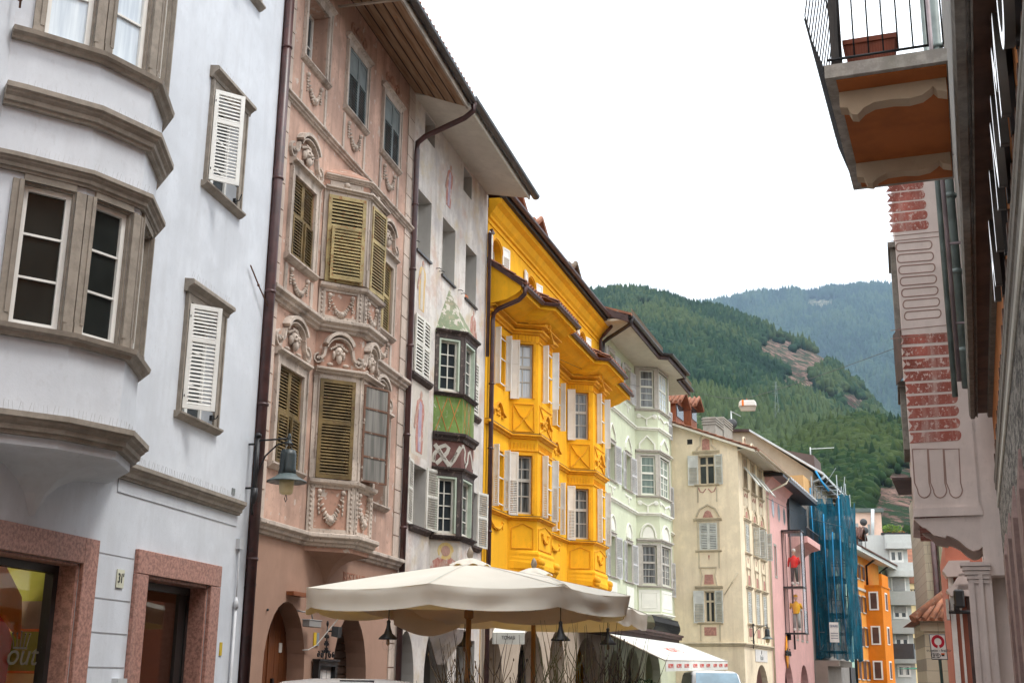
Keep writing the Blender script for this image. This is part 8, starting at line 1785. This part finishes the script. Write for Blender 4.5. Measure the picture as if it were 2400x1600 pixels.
# tree crowns by the ten thousand, one mass per slope
def wood_mass(name, T, n, r0, r1, xr, cols, label, seed, conif=.15, ridge=0, tmin=0.02):
    vs, rk, nx, nr = T; rng = np.random.default_rng(seed); V = np.array(vs).reshape(nx + 1, nr + 1, 3); K_ = np.array(rk).reshape(nx + 1, nr + 1)
    u = rng.uniform(xr[0], xr[1], n) * nx; v = (tmin + (1 - tmin) * rng.uniform(0, 1, n) ** .8) * nr * .87
    if ridge: v[:ridge] = nr * rng.uniform(.83, .862, ridge)
    i = np.clip(u.astype(int), 0, nx - 1); j = np.clip(v.astype(int), 0, nr - 1); fu = (u - i)[:, None]; fv = (v - j)[:, None]
    P = (V[i, j] * (1 - fu) * (1 - fv) + V[i + 1, j] * fu * (1 - fv) + V[i, j + 1] * (1 - fu) * fv + V[i + 1, j + 1] * fu * fv)
    keep = np.maximum.reduce([K_[i, j], K_[i + 1, j], K_[i, j + 1]]) < .3 + .7 * (rng.uniform(0, 1, n) < .06); P = P[keep]; cn_ = rng.uniform(0, 1, len(P)) < conif; n = len(P)
    if ridge: cn_[:ridge // 2] = True
    clump = np.array([mnoise.noise((p[0] * .012, p[1] * .008, p[2] * .012)) + .6 * mnoise.noise((p[0] * .004 + 7, p[1] * .003, p[2] * .004)) for p in P])
    t_ = (1 + 5 ** .5) / 2; ic = np.array([(-1, t_, 0), (1, t_, 0), (-1, -t_, 0), (1, -t_, 0), (0, -1, t_), (0, 1, t_), (0, -1, -t_), (0, 1, -t_), (t_, 0, -1), (t_, 0, 1), (-t_, 0, -1), (-t_, 0, 1)]) / 1.9
    fc = np.array([(0, 11, 5), (0, 5, 1), (0, 1, 7), (0, 7, 10), (0, 10, 11), (1, 5, 9), (5, 11, 4), (11, 10, 2), (10, 7, 6), (7, 1, 8), (3, 9, 4), (3, 4, 2), (3, 2, 6), (3, 6, 8), (3, 8, 9), (4, 9, 5), (2, 4, 11), (6, 2, 10), (8, 6, 7), (9, 8, 1)])
    R_ = rng.uniform(r0, r1, n) * (1 + .3 * clump); S_ = np.stack([R_ * rng.uniform(.8, 1.2, n), R_ * rng.uniform(.8, 1.2, n), R_ * np.where(cn_, 1.9, rng.uniform(.9, 1.3, n))], 1)
    th = rng.uniform(0, 6.28, n); c_, s_ = np.cos(th)[:, None], np.sin(th)[:, None]
    B_ = np.repeat(ic[None], n, 0) * (1 + rng.uniform(-.22, .22, (n, 12, 1)))
    zf_ = np.where(cn_[:, None], np.clip(1 - (B_[:, :, 2] + .6) * .55, .1, 1.2) * .75, 1.)
    X = (B_[:, :, 0] * c_ - B_[:, :, 1] * s_) * zf_ * S_[:, 0:1]; Y = (B_[:, :, 0] * s_ + B_[:, :, 1] * c_) * zf_ * S_[:, 1:2]; Z = B_[:, :, 2] * S_[:, 2:3]
    W = np.stack([X, Y, Z + S_[:, 2:3] * .7], 2) + P[:, None, :]
    me = bpy.data.meshes.new(name); me.vertices.add(n * 12); me.vertices.foreach_set('co', W.reshape(-1).astype(np.float32))
    FF = (fc[None] + (np.arange(n) * 12)[:, None, None]).reshape(-1, 3); nf = len(FF)
    me.loops.add(nf * 3); me.loops.foreach_set('vertex_index', FF.reshape(-1).astype(np.int32)); me.polygons.add(nf); me.polygons.foreach_set('loop_start', np.arange(0, nf * 3, 3, dtype=np.int32)); me.polygons.foreach_set('loop_total', np.full(nf, 3, dtype=np.int32))
    tone = np.clip(.5 + .9 * clump + rng.normal(0, .22, n), 0, 1); at = me.attributes.new('tone', 'FLOAT', 'POINT'); at.data.foreach_set('value', np.repeat(tone, 12).astype(np.float32))
    me.update(); me.validate()
    q = NB(name + ' leaves', .95, .05); a_ = q.n('ShaderNodeAttribute', attribute_name='tone'); k = q.mix(q.rng(a_.outputs['Fac'], 0, .5), cols[0], cols[1]); k = q.mix(q.rng(a_.outputs['Fac'], .55, 1), k, cols[2]); q.col(q.mix(q.rng(q.noise(.35, 3), .4, .65, 0, .35), k, tuple(c * .55 for c in cols[0]))); me.materials.append(q.m)
    o = bpy.data.objects.new(name, me); COL.objects.link(o); o['kind'] = 'stuff'; o['label'] = label; o['category'] = 'forest'
wood_mass('forest', T1, 70000, 2.5, 5.0, (.33, .80), [(.008, .024, .014), (.020, .046, .022), (.055, .078, .032)], 'dense mixed woodland covering the near hillside behind the roofs', 1, .18, 1500)
wood_mass('forest', T0, 26000, 1.3, 2.9, (.38, .86), [(.006, .018, .007), (.016, .036, .011), (.040, .058, .016)], 'brighter green deciduous wood on the low foothill just above the roofs', 2, .04, 500)
wood_mass('forest', T2_, 26000, 11, 21, (.45, .82), [(.008, .024, .018), (.018, .044, .028), (.040, .068, .032)], 'hazy blue-green forest on the distant high mountain', 3, .4, 1500, .3)
# faint pylons on the slope
for (x, y, d, h) in ((1822, 985, 640, 24), (1580 + 220, 1030, 620, 16)):
    X_, Y_, Z_ = at_d(x, y, d); o = empty('pylon', (X_, Y_, Z_ - 3), 0, 'slim lattice pylon on the wooded slope' + (' above the beige gable' if x == 1822 else ', the shorter one lower left'), 'pylon'); m = MB()
    for s_ in (-1, 1):
        for t in (-1, 1): m.tube([(s_ * 1.3, t * 1.3, 0), (s_ * .2, t * .2, h)], .07, 3)
    for k in range(5): z = h * k / 5; w_ = 1.6 - 1.3 * k / 5; m.tube([(-w_, 0, z), (w_ * .8, 0, z + h / 5)], .09, 3)
    for z in (h * .75, h * .9): m.tube([(-2.2, 0, z), (2.2, 0, z)], .07, 3)
    m.build('lattice', paint('grey steel', (.16, .19, .19), .5), o)
X_, Y_, Z_ = at_d(1987, 690, 5600); o = empty('radio_mast', (X_, Y_, Z_ - 12), 0, 'tiny radio mast on the far mountain ridge', 'mast'); m = MB(); m.tube([(0, 0, 0), (0, 0, 46)], 1.1, 5); m.ball((0, 0, 46), 5, 6, 4); m.build('mast', cW, o)
# ================================================================ ground and air
o = MB(); o.v = [(-9000, -300, -.02), (9000, -300, -.02), (9000, 8500, -.02), (-9000, 8500, -.02)]; o.f = [(0, 1, 2, 3)]; o.mi = [0]; o.sm = [False]
gr_ = o.build('ground', stone('meadow and town ground', (.12, .13, .08), .3, .05, .2, .9)); gr_['kind'] = 'structure'
o = MB(); o.v = [(-8, -20, 0), (3.5, -20, 0), (45, 120, 0), (10, 120, 0)]; o.f = [(0, 1, 2, 3)]; o.mi = [0]; o.sm = [False]
qs = NB('porphyry setts', .75, .3); br = qs.n('ShaderNodeTexBrick'); br.inputs['Scale'].default_value = 1; br.inputs['Brick Width'].default_value = .14; br.inputs['Row Height'].default_value = .11; br.inputs['Mortar Size'].default_value = .008; br.inputs['Color1'].default_value = (.19, .15, .14, 1); br.inputs['Color2'].default_value = (.13, .12, .12, 1); br.inputs['Mortar'].default_value = (.07, .065, .06, 1); qs.L(qs.co, br.inputs['Vector']); qs.col(br.outputs[0]); qs.bump(br.outputs[1], .3, -.01)
st_ = o.build('street', qs.m); st_['kind'] = 'structure'
hz = MB(); hz.box(-7200, 7200, -7200, 250, -6, 2400); q = bpy.data.materials.new('valley haze'); q.use_nodes = True; q.node_tree.nodes.clear()
ou = q.node_tree.nodes.new('ShaderNodeOutputMaterial'); pv = q.node_tree.nodes.new('ShaderNodeVolumePrincipled'); pv.inputs['Color'].default_value = (.50, .70, .95, 1); pv.inputs['Density'].default_value = HAZE; pv.inputs['Anisotropy'].default_value = .2
q.node_tree.links.new(pv.outputs[0], ou.inputs['Volume']); ho = hz.build('haze', q); ho['kind'] = 'stuff'; ho['label'] = 'pale blue valley haze'; ho['category'] = 'haze'
